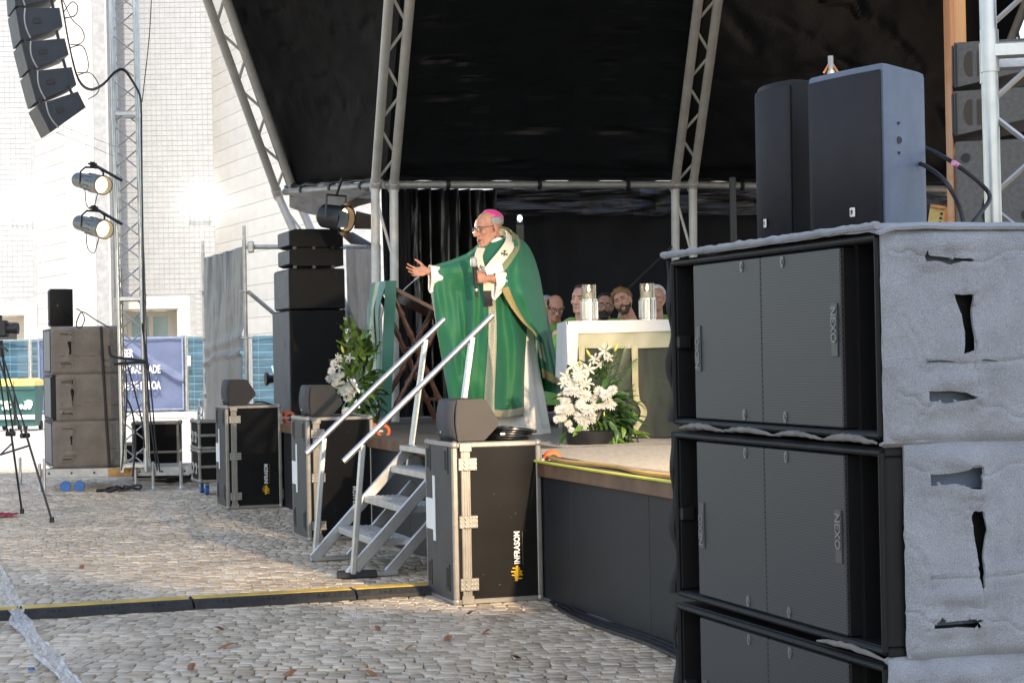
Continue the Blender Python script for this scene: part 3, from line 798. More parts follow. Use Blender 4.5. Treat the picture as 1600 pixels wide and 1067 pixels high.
# ---- lattice towers
def bars(mb, a, b, r, n=6): mb.cyl(a, b, r, n=n)
def truss_tower(label, base, rz, size, h, rt, bay, tilt=(0, 0), m='alu', z0=0.0, joints=()):
    t = thing('truss_tower', label, 'truss', base, rz)
    s = size / 2; cs = [(-s, -s), (s, -s), (s, s), (-s, s)]
    tl = lambda x, y, z: V((x + tilt[0] * z, y + tilt[1] * z, z))
    for x, y in cs:
        mb = MB(); mb.cyl(tl(x, y, z0), tl(x, y, h), rt, n=14); mb.build('chord', m, t)
    nb = int((h - z0) / bay)
    for k in range(4):
        (xa, ya), (xb, yb) = cs[k], cs[(k + 1) % 4]
        for j in range(nb):
            za, zb = z0 + j * bay + .02, z0 + (j + 1) * bay - .02
            p, q = ((xa, ya), (xb, yb)) if (j + k) % 2 else ((xb, yb), (xa, ya))
            mb = MB(); mb.cyl(tl(*p, za), tl(*q, zb), rt * .38, n=6); mb.build('brace', m, t)
    for z in joints:
        for k in range(4):
            (xa, ya), (xb, yb) = cs[k], cs[(k + 1) % 4]
            mb = MB(); mb.rtube(tl(xa, ya, z), tl(xb, yb, z), .05 if rt < .03 else .06, .05); mb.build('joint_bar', m, t)
        for x, y in cs:
            mb = MB(); mb.cyl(tl(x, y, z - .07), tl(x, y, z + .07), rt * 1.18, n=14); mb.build('coupler', m, t)
    return t
# left tower
pL = on(206, 757, 0); LY = 22.4
pL = at(211, 700, LY); pL.z = 0
tilt = (-.007, 0)
tower = truss_tower('silver lattice lighting tower beside the left speaker stack', (pL.x, pL.y, .27), R(6), .265, 7.2, .025, .262, tilt, joints=(.02, 1.93, 4.05, 6.2))
# right tower, close behind the foreground stack
pR = at(1555, 200, 6.45)
tR = R(-13); qR = MX.Rotation(tR, 3, 'Z') @ V((.145, .145, 0))
tr = truss_tower('silver lattice tower behind the right foreground speaker stack', (pR.x + qR.x, pR.y + qR.y, .25), tR, .29, 4.2, .026, .29, (-.006, 0), joints=(2.22, ))
# ================================================================ LEFT SIDE EQUIPMENT
# ---- blanket wrapped stack by the lighting tower
pS = at(84, 735, 22.5); zS = .27
grpL = 'blanket wrapped subwoofers stacked beside the lighting tower'
labsL = ['bottom brown wrapped subwoofer beside the lighting tower', 'middle brown wrapped subwoofer beside the lighting tower, its wrap sagging in a long fold', 'top brown wrapped subwoofer beside the lighting tower, with a small black loudspeaker on it']
leftst = [subwoofer(labsL[k], (pS.x, pS.y, zS + .545 * k), (2, 1, 0)[k], False, group=grpL, felt='felt_brown', grille='perf_far') for k in range(3)]
for o in leftst: o.scale = (.98, 1, 1.04)
def lst(x, y, z): return V((pS.x + N.x * x + A.x * y, pS.y + N.y * x + A.y * y, z))
mb = MB(); mb.tube([lst(.56, -.05, zS + .545 * 3 - .01), lst(.575, -.055, zS + 1.2), lst(.60, -.06, zS + .6), lst(.63, -.06, zS - .03)], .016, 6, flat=(1, 0, 0)); tag(mb.build('ratchet_strap', 'rubber'), 'dark strap holding the left blanketed stack together', 'strap')
wedge_speaker('small black loudspeaker on top of the left blanketed stack', lst(.02, .25, zS + .545 * 3 + .004), ANG, .34, .26, .44, .005, side='cab', logo=True)
# tower base frame with jacks and wheels
t = thing('tower_base', 'grey steel base frame of the lighting tower with jack legs and blue wheels', 'base frame', (pS.x - .12, pS.y - .12, 0), 0)
for y in (0, .75):
    mb = MB(); mb.box((.85, y, .215), (1.72, .06, .10), None, .004); b = mb.build('beam', 'alu_dull', t)
    for k in range(7):
        mb = MB(); mb.cyl((.1 + k * .26, y - .033, .215), (.1 + k * .26, y - .029, .215), .014, n=8); mb.build('bolt_hole', 'black', b)
mb = MB(); mb.box((.95, -.036, .216), (.34, .008, .092), None, .002); mb.build('rust_plate', mat('rusty ochre paint', (.36, .19, .06), .7, var=.3, scale=12), t)
for x in (.04, .85, 1.66):
    mb = MB(); mb.box((x, .375, .212), (.06, .69, .09), None, .004); mb.build('cross_beam', 'alu_dull', t)
for x in (.0, 1.1, 1.3, 1.62):
    mb = MB(); mb.cyl((x, -.06, .02), (x, -.06, .33), .017, n=10); mb.lathe([(.08, 0), (.08, .008), (.03, .02), (.02, .05)], 14); lg = mb
    for v in lg.v[-56:]: v.x += x; v.y -= .06
    lg.build('jack_leg', 'steel', t)
for x in (.28, .44):
    mb = MB(); mb.cyl((x, -.012, .062), (x, .02, .062), .062, n=18); mb.build('caster_wheel', 'blue_wheel', t)
# cable heap on the ground behind
heap = thing('cable_heap', 'heap of loose black cable loops on the ground beside the rack cases', 'cable heap', (0, 0, 0))
for k in range(7):
    c = on(270 + rng.uniform(-22, 28), 759, 0); pts = []
    r0 = rng.uniform(.12, .24)
    for q in range(20): w = q * .7; pts.append(V((c.x + r0 * 1.3 * math.cos(w) + .02 * q * .3, c.y + .3 + r0 * math.sin(w), .02 + .012 * k + .03 * abs(math.sin(q * 1.3 + k)))))
    cable(pts, .011, '', parent=heap, name='cable_loop')
heap = thing('cable_heap', 'small coils of black cable lying under the tower base', 'cable heap', (0, 0, 0))
for k in range(4):
    c = at(165 + k * 14, 752, 22.2); pts = [V((c.x + .1 * math.cos(q * .9 + k), c.y + .1 * math.sin(q * .9 + k), .02 + .01 * k + .02 * math.sin(q * 1.7))) for q in range(14)]
    cable(pts, .011, '', parent=heap, name='cable_loop')
# cables hanging down the tower
def c4(*pp, y=22.15): return [at(a, b, y) for a, b in pp]
cable(c4((222, 505), (228, 560), (232, 620), (238, 680), (246, 735)), .010, 'black cable down the lighting tower, inner one right of the lattice', group='cables down the lighting tower')
cable(c4((222, 510), (231, 570), (238, 630), (243, 690), (250, 738)), .010, 'black cable down the lighting tower, outermost right of the lattice', group='cables down the lighting tower')
cable(c4((196, 560), (198, 620), (196, 660), (190, 735)), .010, 'black cable hanging straight down along the left chord of the lighting tower', group='cables down the lighting tower')
cable(c4((198, 565), (210, 610), (222, 660), (226, 700)), .010, 'black cable slanting across the lattice of the lighting tower', group='cables down the lighting tower')
cable(c4((170, 540), (174, 556), (195, 560), (226, 564)), .016, 'upper black strap from the top blanketed subwoofer to the tower', group='ties between stack and tower')
cable(c4((178, 569), (200, 567), (227, 566)), .016, 'lower black strap from the top blanketed subwoofer to the tower', group='ties between stack and tower')
cable(c4((198, 622), (207, 645), (212, 690), (207, 745)), .012, 'thicker black cable bundle low on the lighting tower', group='cables down the lighting tower')
cable(c4((119, 482), (128, 488), (132, 500), (126, 512), (119, 508), (124, 492), (131, 488), (150, 500), (171, 512)), .007, 'thin cable looping from the loudspeaker on the left stack')
# ---- flown line array
grpA = 'line array cabinets hanging at the upper left'
M['cab_navy'] = mat('blue black textured paint', (.022, .029, .042), .45, var=.15, bump=.2, bscale=300)
arr = [((20, -42), (24, 12), 'uppermost'), ((24, 14), (33, 64), 'second'), ((33, 67), (44, 111), 'third'), ((44, 113), (57, 161), 'fourth'), ((57.5, 165), (79, 208), 'lowest')]
for (a, b, nm) in arr:
    Y = 20.6; pa, pb = at(*a, Y), at(*b, Y); pb = at(*b, Y + .386 * (pb.x - pa.x)); hgt = (pb - pa).length
    dn = (pb - pa).normalized(); side = V((-.36, .933, 0)); back = dn.cross(side).normalized()
    if back.x < 0: back = -back
    side = dn.cross(back) * -1
    mw = frame(pa, back, side, back.cross(side))
    upz = -1 if mw.to_3x3().col[2].dot(dn) < 0 else 1
    t = thing('line_array_speaker', nm + ' cabinet of the flown line array at the upper left', 'loudspeaker', mw=mw, group=grpA)
    W_, D_ = .70, .46
    prof = [(.03, 0), (D_, upz * hgt * .13), (D_, upz * hgt * .72), (.03, upz * hgt * .97)]
    mb = MB(); mb.prism(prof, (0, W_, 0), (0, 0, 0), (1, 0, 0), (0, 0, 1)); mb.build('cabinet', 'cab_navy', t, 20, fix=True)
    mb = MB(); mb.prism([(0.0, upz * .004), (.035, 0), (.035, upz * hgt * .97), (0.0, upz * hgt * .965)], (0, W_ - .02, 0), (0, .01, 0)); mb.build('grille', 'cab_grey', t, 20, fix=True)
    mb = MB(); mb.box((.20, -.004, upz * hgt * .45), (.085, .006, .055), None, .002); mb.build('handle', 'black', t)
    pts = [V((.10 - .03 * math.sin(math.pi * q / 8) , -.008, upz * hgt * (.02 + .94 * q / 8))) for q in range(9)]
    mb = MB(); mb.tube(pts, .009, 6); mb.build('edge_rail', 'alu_dull', t)
    for x in (.06, .40):
        mb = MB(); mb.box((x, .04, -upz * .012), (.03, .03, .10), None, .003); mb.build('link', 'black', t)
cY = dict(y=20.9)
cable([at(99, 20, 20.9), at(112, 4, 20.9), at(121, 10, 20.9), at(118, 24, 20.9), at(102, 29, 20.9)], .006, 'topmost small looped jumper cable on the flown line array', group='jumper cables of the line array')
cable([at(98, 0, 20.9), at(112, 30, 20.9), at(128, 46, 20.9), at(131, 62, 20.9), at(122, 70, 20.9), at(110, 70, 20.9)], .006, 'long wavy jumper cable beside the second flown cabinet', group='jumper cables of the line array')
cable([at(110, 75, 20.9), at(128, 72, 20.9), at(137, 92, 20.9), at(136, 112, 20.9), at(121, 114, 20.9)], .006, 'jumper cable looping between third and fourth flown cabinets', group='jumper cables of the line array')
cable([at(121, 118, 20.9), at(140, 114, 20.9), at(154, 132, 20.9), at(152, 146, 20.9), at(137, 156, 20.9)], .006, 'jumper cable looping down to the lowest flown cabinet', group='jumper cables of the line array')
for d in (0, 2):
    cable([at(96, 0, 20.9), at(108, 70, 20.9), at(122, 122 + d, 21), at(140, 139 + d, 21.5), at(160, 132 + d, 22), at(180, 112 + d, 22.1), at(194, 109 + d, 22.15), at(208, 128 + d, 22.2), at(219, 150 + d, 22.2), at(221, 180, 22.2)], .010, ('upper' if d else 'lower') + ' black multicore cable swinging from the line array to the tower', group='multicore from the line array')
cable([at(221, 178, 22.2), at(222, 300, 22.2), at(224, 420, 22.2), at(225, 520, 22.2)], .010, 'black cable strapped along the right side of the lighting tower')
cable([at(237, -10, 22), at(233, 60, 22), at(222, 160, 22)], .006, 'thin rope hanging beside the top of the lighting tower', 'rope')
mb = MB(); mb.cyl(at(98, 198, 20.7), at(188, 232, 22.2), .0035, n=5); mb.cyl(at(88, 207, 20.7), at(178, 244, 22.2), .0035, n=5); tag(mb.build('guy_wire', 'steel'), 'pair of thin wires from the line array to the tower', 'wire')
# ---- profile spotlights on the tower
M['lamp_body'] = mat('warm grey lamp housing', (.115, .108, .10), .4, .4, .15, 10)
def profile_spot(px, py, tgt, label, en, pos=None, clampto=None, size=9):
    p = pos if pos else at(px, py, 21.7); d = (V(tgt) - p).normalized()
    mw = frame(p, d, V((0, 0, 1)).cross(d).normalized(), d.cross(V((0, 0, 1)).cross(d).normalized()))
    t = thing('profile_spotlight', label, 'spotlight', mw=mw, group='profile spotlights clamped to the lighting tower')
    RX = MX.Rotation(R(90), 4, 'Y'); r = .105; L = .66
    mb = MB(); mb.M = RX
    mb.lathe([(.01, -.46), (.05, -.46), (.085, -.40), (.09, -.16), (.075, -.13), (.085, -.12), (r * .93, -.10), (r * .93, .10), (r, .12), (r, .27), (r * 1.04, .28), (r * 1.04, .32), (r * .93, .32), (r * .93, .2), (.01, .2)], 24); mb.build('barrel', 'lamp_body', t, 25)
    mb = MB(); mb.M = RX
    for k in range(10):
        w = k * math.pi / 5; mb.box((r * .97 * math.cos(w), r * .97 * math.sin(w), .0), (.012, .012, .2))
    mb.build('cooling_fin', 'lamp_body', t)
    mb = MB(); mb.M = RX; mb.lathe([(.005, .215), (r * .90, .212), (r * .90, .218), (.005, .235)], 20); mb.build('lens', lit('lens glow', (1, .82, .55), 1.0), t)
    mb = MB(); s = .135
    mb.tube([V((-.02, -s, 0)), V((-.02, -s, .12)), V((-.02, -s * .6, .17)), V((-.02, s * .6, .17)), V((-.02, s, .12)), V((-.02, s, 0))], .012, 6); mb.build('yoke', 'black', t)
    mb = MB(); mb.box((-.02, 0, .2), (.04, .05, .07), None, .005); mb.cyl((-.02, -.05, .21), (-.02, .05, .21), .012); mb.build('clamp', 'black', t)
    tc = clampto if clampto else at(190, py - 4, 22.2); lc = mw.inverted() @ tc
    mb = MB(); mb.cyl((-.02, .0, .21), lc, .018, n=8); mb.build('arm', 'black', t)
    mb = MB(); mb.tube(bez([V((-.2, 0, -.09)), V((-.18, .02, -.26)), V((0, .02, -.30)), V((.12, .0, -.2)), V((.17, 0, -.1))]), .006, 5); mb.build('lead', 'cable', t)
    ld = bpy.data.lights.new('stage_beam', 'SPOT'); ld.energy = en; ld.spot_size = R(size); ld.spot_blend = .5; ld.color = (1, .83, .62); ld.shadow_soft_size = .06
    lo = bpy.data.objects.new('stage_beam', ld); COL.objects.link(lo); lo.parent = t; lo.location = (.40, 0, 0)
    lo.rotation_euler = (0, R(-90), 0)
    return t
profile_spot(144, 286, (-.15, 15.2, 2.15), 'upper grey profile spotlight with a glowing lens on the lighting tower', 2300)
profile_spot(146, 354, (.35, 14.6, 1.5), 'lower grey profile spotlight pointing more towards the viewer on the lighting tower', 650)

# its twin on the right tower, above the picture's right edge, lights the cases and the cobbles
profile_spot(0, 0, (-1.15, 14.6, .75), 'warm profile spotlight clamped to the right lattice tower outside the picture', 1250, pos=V((2.2, 6.5, 2.62)), clampto=V((1.95, 6.6, 2.75)), size=34)
# ---- rack cases and flight cases behind the tower
M['alu_edge'] = mat('aluminium case edge', (.30, .275, .245), .42, .5, .12, 14, .08, 70)
def simple_case(label, base, rz, w, d, h, name='rack_case', group=None, wheels=False, latches=True):
    """near left corner at the base point; x along the side facing the camera"""
    t = thing(name, label, 'flight case', base, rz, group); z0 = .14 if wheels else 0
    mb = MB(); mb.box((w / 2, d / 2, z0 + h / 2), (w - .02, d - .02, h - .02)); mb.build('panel', 'laminate', t)
    e = .03
    for a in (e / 2, w - e / 2):
        for b in (e / 2, d - e / 2):
            mb = MB(); mb.box((a, b, z0 + h / 2), (e, e, h - .04), None, .006); mb.build('edge_trim', 'alu_edge', t)
    for z in (z0 + e / 2, z0 + h * .48, z0 + h - e / 2):
        for b in (e / 2, d - e / 2):
            mb = MB(); mb.box((w / 2, b, z), (w - .04, e, e), None, .006); mb.build('edge_trim', 'alu_edge', t)
        for a in (e / 2, w - e / 2):
            mb = MB(); mb.box((a, d / 2, z), (e, d - .04, e), None, .006); mb.build('edge_trim', 'alu_edge', t)
    for a in (.02, w - .02):
        for b in (.02, d - .02):
            for z in (z0 + .02, z0 + h - .02):
                mb = MB(); mb.ell((a, b, z), (.032, .032, .032), n=8, m=6); mb.build('corner_ball', 'alu_edge', t)
    if latches:
        for b in (d * .3, d * .7):
            mb = MB(); mb.box((-.004, b, z0 + h * .42), (.012, .1, .12), None, .003); lt = mb.build('latch', 'alu', t)
            mb = MB(); mb.box((-.012, b, z0 + h * .42), (.008, .05, .05), None, .002); mb.build('latch_knob', 'black', lt)
    if wheels:
        for a in (.1, w - .1):
            for b in (.1, d - .1):
                mb = MB(); mb.cyl((a - .02, b, .055), (a + .02, b, .055), .055, n=16); wh = mb.build('caster_wheel', 'blue_wheel', t)
                mb = MB(); mb.box((a, b + .01, .10), (.055, .05, .07), None, .01); mb.build('fork', 'alu', wh)
    return t
pr = at(311, 758, 21.3); g_ = 'rack cases stacked left of the row of flight cases'
simple_case('lower rack case on blue casters left of the tall flight cases', (pr.x, pr.y, 0), ANG, .56, .55, .36, wheels=True, group=g_)
simple_case('upper rack case with a water bottle on it left of the tall flight cases', (pr.x, pr.y, .503), ANG, .56, .55, .32, group=g_)
t = thing('water_bottle', 'clear plastic water bottle standing on the upper rack case', 'bottle', (pr.x - .02, pr.y + .3, .83))
mb = MB(); mb.lathe([(.03, 0), (.036, .01), (.036, .05), (.033, .055), (.036, .06), (.036, .13), (.033, .15), (.016, .19), (.014, .205)], 16); mb.build('bottle', mat('clear plastic', (.9, .93, .95), .1, trans=.85), t)
mb = MB(); mb.cyl((0, 0, .203), (0, 0, .222), .016); mb.build('lid', 'white', t)
pq = at(238, 722, 24.2)
simple_case('black flight case with brass edges behind the lighting tower', (pq.x - .25, pq.y, 0), ANG * .3, .58, .5, .72, name='flight_case', latches=False)
pq = at(180, 722, 25.2)
simple_case('black flight case seen through the lattice behind the lighting tower', (pq.x, pq.y, 0), 0, .42, .5, .42, name='flight_case', latches=False)
# small tripod jack and bits on the pale paving at the left
for (px, py, h) in ((32, 757, .33), (70, 775, .42)):
    p = on(px, py, 0); mb = MB(); mb.M = MX.Translation(p); mb.lathe([(.075, 0), (.075, .008), (.02, .02), (.017, .06), (.017, h), (.0, h)], 12)
    tag(mb.build('jack_stand', 'steel'), 'steel screw jack standing left of the blanketed stack' if px == 32 else 'steel screw jack under the left end of the tower base', 'jack')
# ---- scaffold screen with grey tarpaulin
M['tarp_grey'] = mat('grey translucent tarpaulin', (.085, .09, .105), .45, var=.12, scale=4, alpha=.92)
def tarp_f(a, b, c, d, amp, seed, folds=9):       # a,b bottom left/right, c,d top left/right
    a, b, c, d = map(V, (a, b, c, d)); nn = (b - a).cross(c - a).normalized()
    if nn.y > 0: nn = -nn
    def f(u, v):
        p = (a * (1 - u) + b * u) * (1 - v) + (c * (1 - u) + d * u) * v
        k = amp * (.25 + .75 * max(0, (v - .42) / .58)) * (math.sin(u * folds * 2.2 + 2.2 * fbm((u * 3, v * 1.1, seed)) + seed) * .6 + 1.2 * fbm((u * 7, v * 1.0, seed + 3)))
        k += .02 * fbm((u * 2, v * 3, seed + 8)) + .035 * math.exp(-((v - .42 - .02 * math.sin(u * 5)) / .014) ** 2) + .018 * math.exp(-((v - .50) / .03) ** 2)
        return p + nn * k
    return f
s1 = at(385, 560, 22.0); s2 = at(320, 560, 26.0)
t = thing('scaffold_screen', 'scaffold tube frame holding a pleated grey tarpaulin beside the row of flight cases', 'scaffold', (0, 0, 0))
def pole(p, ytop, px, y, r=.024):
    top = at(px, ytop, y); mb = MB(); mb.cyl((p.x, p.y, 0), (p.x, p.y, top.z), r, n=12); o = mb.build('pole', 'alu_dull', t)
    mb = MB(); mb.cyl((p.x, p.y, top.z), (p.x, p.y, top.z + .16), r * .78, n=12); mb.build('spigot', 'steel', o); return top.z
zt1 = pole(s1, 375, 383, 22.0); zt2 = pole(s2, 395, 319, 26.0)
for p, px, yy in ((s1, 385, 22), (s2, 320, 26)):
    for py in (455, 528, 615):
        z = at(px, py, yy).z; mb = MB(); mb.M = MX.Translation((p.x, p.y, z)); mb.lathe([(.026, -.006), (.065, -.006), (.065, .006), (.026, .006)], 12); mb.build('rosette', 'alu_dull', t)
a0, b0 = at(322, 692, 25.9), at(379, 660, 22.1); c0, d0 = at(322, 403, 25.9), at(381, 386, 22.1)
mb = MB(); mb.grid(90, 80, tarp_f(a0, b0, c0, d0, .06, 2.0)); o = mb.build('tarpaulin', 'tarp_grey', t, None); mod_solid(o, .004)
mb = MB(); mb.cyl(c0, d0, .010, n=6); mb.build('rope', 'steel', t)
e0 = at(592, 386, 21.8); st = at(386, 386, 22.0)
mb = MB(); mb.cyl(st, e0, .026, n=12); mb.build('ledger', 'alu_dull', t)
mb = MB(); mb.box(at(392, 386, 21.95), (.07, .07, .13), None, .012); mb.build('coupler', 'steel', t)
mb = MB(); mb.cyl(at(388, 456, 22.0), at(470, 525, 22.2), .024, n=12); mb.build('diagonal_brace', 'alu_dull', t)
# ---- camera tripod at the left edge
ap = at(-2, 548, 18.6); foot = [on(81, 816, 0), V((ap.x + .03, ap.y + .65, 0)), V((ap.x - .62, ap.y - .05, 0))]
t = thing('tripod', 'black video tripod cut off by the left picture edge', 'tripod', (0, 0, 0))
for f_ in foot:
    f_ = V((f_.x, f_.y, 0)); sd = (f_ - ap).cross(V((0, 0, 1))).normalized() * .028
    mid = ap.lerp(f_, .5); mb = MB(); mb.cyl(ap + sd, mid + sd, .009, n=8); mb.cyl(ap - sd, mid - sd, .009, n=8); mb.cyl(mid + V((0, 0, .05)), f_ + V((0, 0, .02)), .011, n=8); mb.cyl(mid - sd * 1.6, mid + sd * 1.6, .024, n=8); lg = mb.build('leg', 'black', t)
    mb = MB(); mb.cyl(f_, f_ + V((0, 0, .05)), .022, n=8); mb.build('foot', 'rubber', lg)
mb = MB(); hub = V((ap.x, ap.y, .62))
for f_ in foot: mb.cyl(hub, ap.lerp(V((f_.x, f_.y, 0)), .56), .009, n=6)
mb.build('spreader', 'black', t)
mb = MB(); mb.cyl(ap - V((0, 0, .06)), ap + V((0, 0, .10)), .055, .04, n=14); mb.cyl(ap + V((0, -.03, .07)), ap + V((.16, -.30, .0)), .011, n=8); mb.build('head', 'black', t)
t2 = thing('video_camera', 'black video camera on the tripod at the left edge', 'video camera', ap + V((0, 0, .11)))
mb = MB(); mb.box((-.08, 0, .10), (.34, .12, .16), None, .015); mb.build('camera_body', 'black', t2)
mb = MB(); mb.cyl((.09, 0, .10), (.19, 0, .10), .045, .055, n=16); mb.build('lens', 'black', t2)
mb = MB(); mb.box((-.06, 0, .215), (.2, .03, .03), None, .01); mb.box((-.15, 0, .2), (.03, .03, .05)); mb.box((.02, 0, .2), (.03, .03, .05)); mb.build('handle', 'black', t2)
# red cloth on the paving
p = on(6, 808, 0); mb = MB(); mb.grid(14, 10, lambda u, v: V((p.x - .15 + u * .26, p.y - .1 + v * .25, .02 + .035 * abs(fbm((u * 4, v * 4, 1))))))
tag(mod_solid(mb.build('red_cloth', mat('crimson cloth', (.28, .02, .05), .8), None, None), .005), 'crumpled dark red cloth on the paving at the left edge', 'cloth')
# ================================================================ STAGE, ROOF, CURTAINS
def sp(x, y, z=0.0):         # point in stage axes: x into the stage from its front edge, y along it (0 at distance 9.9)
    return V((.75 + N.x * x + A.x * y, 9.9 + N.y * x + A.y * y, z))
M['deck'] = mat('worn brown plywood', (.15, .115, .085), .7, var=.25, scale=5, stretch=(.4, 3, 1))
M['fascia'] = mat('charcoal fascia board', (.0085, .0095, .012), .6, var=.3, scale=2.5, bump=.1, bscale=90)
M['tarp'] = mat('black pvc tarpaulin', (.0065, .0075, .0092), .34, spec=.36, var=.25, scale=3, bump=.2, bscale=26, detail=6)
M['curtain'] = mat('black stage cloth', (.006, .006, .007), .7, var=.3, scale=3, spec=.2)
M['curtain_gloss'] = mat('glossy black plastic drape', (.006, .006, .007), .28, var=.3, scale=3, bump=.12, bscale=25)
yE = 10.7; yW = -2.2; xB = 9.0
stage = thing('stage', 'raised stage with charcoal front boards and plywood deck', 'stage', sp(0, 0, 0), ANG)
mb = MB(); mb.prism([(0, yW), (xB, yW), (xB, yE + 3.2), (2.6, yE + 3.2), (0, yE)], (0, 0, -.05), (0, 0, DECK), (1, 0, 0), (0, 1, 0)); mb.build('deck', 'deck', stage, 30, fix=True)
y = yW; k = 0
while y < yE - .1:
    L = min(1.22, yE - y); mb = MB(); mb.box((.03, y + L / 2, (DECK - .09) / 2), (.018, L - .004, DECK - .092), None, .003); mb.build('fascia_board', 'fascia', stage); y += 1.22
for y0 in [yW + 2 * k for k in range(7)]:
    L = min(2.0, yE - y0)
    if L > .1:
        mb = MB(); mb.box((.012, y0 + L / 2, DECK - .045), (.05, L - .003, .088), None, .004); mb.build('edge_beam', mat('raw brown edge board', (.16, .085, .045), .65, var=.3, scale=6), stage)
mb = MB(); mb.box((xB / 2, yW + .03, DECK / 2 - .05), (xB, .02, DECK - .1)); mb.build('end_board', 'fascia', stage)
# steel legs under the deck
for x in (.3, 3, 6):
    for y in (-1.5, 2, 5.5, 9.5):
        mb = MB(); mb.cyl((x, y, 0), (x, y, DECK - .05), .03, n=8); mb.build('leg', 'steel', stage)
# rug
def rug_mat():
    m = mat('straw coloured rug', (.155, .113, .068), .95, var=.35, scale=14, bump=.6, bscale=160, stretch=(2.2, .35, 1), sheen=.2); return m
M['rug'] = rug_mat()
def rug(label, x0, x1, y0, y1, name='rug'):
    mb = MB(); mb.grid(40, 40, lambda u, v: sp(x0 + u * (x1 - x0) + .03 * math.sin(v * 9) * (u < .05), y0 + v * (y1 - y0), DECK + .012 + .006 * fbm((u * 4, v * 5, 2))))
    o = mb.build(name, 'rug', None, None); mod_solid(o, .016); return tag(o, label, 'rug')
rug('straw coloured rug along the stage front below the altar', .12, 2.2, -1.9, 3.05)
rug('smaller straw rug under the speaking clergyman', .55, 1.9, 3.12, 6.3)
mb = MB(); mb.tube([sp(.06 + .03 * math.sin(k * .5), -1.9 + k * .1, DECK + .018) for k in range(50)], .013, 6); tag(mb.build('rug_binding', mat('ochre binding tape', (.55, .32, .10), .8)), 'ochre binding along the front edge of the rug', 'binding')
cable([sp(-.02, 3.6, DECK + .01), sp(-.025, 2.0, DECK + .004), sp(-.02, .6, DECK - .002), sp(-.02, -1.5, DECK + .004)], .009, 'lime yellow cable along the stage front edge', m=mat('lime cable', (.62, .58, .08), .5))
# ---- roof trusses
KP = {1: at(446, 300, 21.4), 2: at(601, 289, 19.3), 3: at(1069, 289, 20.4), 4: at(1500, 296, 21.2)}
TP = {1: at(303, -100, 18.6), 2: at(632, -100, 16.6), 3: at(1120, -100, 17.4), 4: at(1660, -100, 18.6)}
TP2 = {k: TP[k] + (TP[k] - KP[k]) * .35 for k in KP}
CR = {k: V((-.6 + .75 * (k - 1), 11.5 + .8 * k * .2, 6.9)) for k in KP}
FT = {1: at(494, 400, 21.4), 2: at(601, 560, 19.3), 3: at(1069, 560, 20.4), 4: at(1504, 500, 21.2)}
def rib(k, label):
    t = thing('roof_truss', label, 'truss', (0, 0, 0), 0, 'leaning trusses of the stage roof')
    a, b = KP[k], TP2[k]; d = (b - a).normalized(); w = V((1, 0, 0)); w = (w - d * w.dot(d)).normalized() * (.19 if k == 1 else .185)
    dep = d.cross(w).normalized() * .2
    if dep.y < 0: dep = -dep
    rt = .046
    low = FT[k]; dl = (low - a)
    ch = []
    for s_, dd in ((-1, V()), (1, V())):
        o1 = w * s_ * .5 * (1.0) + dd
        ch.append(o1)
        mb = MB(); mb.cyl(a + o1, b + o1, rt, n=12); mb.build('chord', 'truss_white', t)
        bot = V((low.x, low.y, DECK)) if k != 1 else V((a.x + (low.x - a.x) * 3.2, low.y, DECK))
        mb = MB(); mb.cyl(a + o1 - d * .02, bot + o1, rt * .96, n=12); mb.build('lower_chord', mat('pale grey paint', (.56, .54, .51), .45, .1) if s_ else 'truss_white', t)
    L = (b - a).length; n_ = max(3, round(L / .82))
    for j in range(n_):
        for (p, q) in ((0, 1),):
            z0, z1 = L * (j + .04) / n_, L * (j + .96) / n_; zm = (z0 + z1) / 2
            for (s0, s1, e0, e1) in ((z0, zm, ch[p], ch[q]), (zm, z1, ch[q], ch[p])):
                mb = MB(); mb.cyl(a + d * s0 + e0, a + d * s1 + e1, .015, n=6); mb.build('brace', 'truss_white', t)
    bot = V((low.x, low.y, DECK)) if k != 1 else V((a.x + (low.x - a.x) * 3.2, low.y, DECK))
    dl = bot - a
    for j in range(3):
        s0, s1 = .05 + j * .3, .05 + j * .3 + .28
        mb = MB(); mb.cyl(a + dl * s0 + ch[j % 2], a + dl * s1 + ch[(j + 1) % 2], .015, n=6); mb.build('brace', 'truss_white', t)
    for o1 in ch[:2]:
        mb = MB(); mb.cyl(a + o1 - d * .08, a + o1 + d * .06, rt * 1.2, n=12); mb.build('collar', 'truss_white', t)
    return t
rib(1, 'leftmost roof truss, leaning out over the black speaker stack'); rib(2, 'middle roof truss rising behind the lectern'); rib(3, 'right roof truss rising behind the altar'); rib(4, 'roof truss at the right behind the foreground lattice tower')
def pipe(a, b, label, r=.04, sag=0):
    t = thing('roof_pipe', label, 'pipe', (0, 0, 0), 0, 'horizontal pipes joining the roof trusses')
    mb = MB(); mb.tube([a.lerp(b, k / 8) + V((0, 0, -sag * math.sin(math.pi * k / 8))) for k in range(9)], r, 12); mb.build('tube', 'alu_dull', t)
    mb = MB(); mb.tube([a.lerp(b, k / 24) + V((0, .04, .055 + .016 * abs(math.sin(k * .8)))) for k in range(25)], [.024 + .010 * math.sin(k * 1.3) for k in range(25)], 8); mb.build('tarp_roll', 'curtain_gloss', t)
    for k in range(3):
        q = a.lerp(b, .2 + .3 * k); mb = MB(); mb.cyl(q - (b - a).normalized() * .02, q + (b - a).normalized() * .02, r * 1.35, n=10); mb.build('clip', 'black', t)
for k, lb in ((1, 'short roof pipe left of the middle truss above the fresnel lamp'), (2, 'long roof pipe above the altar'), (3, 'roof pipe running behind the right foreground loudspeakers')): pipe(KP[k], KP[k + 1], lb)
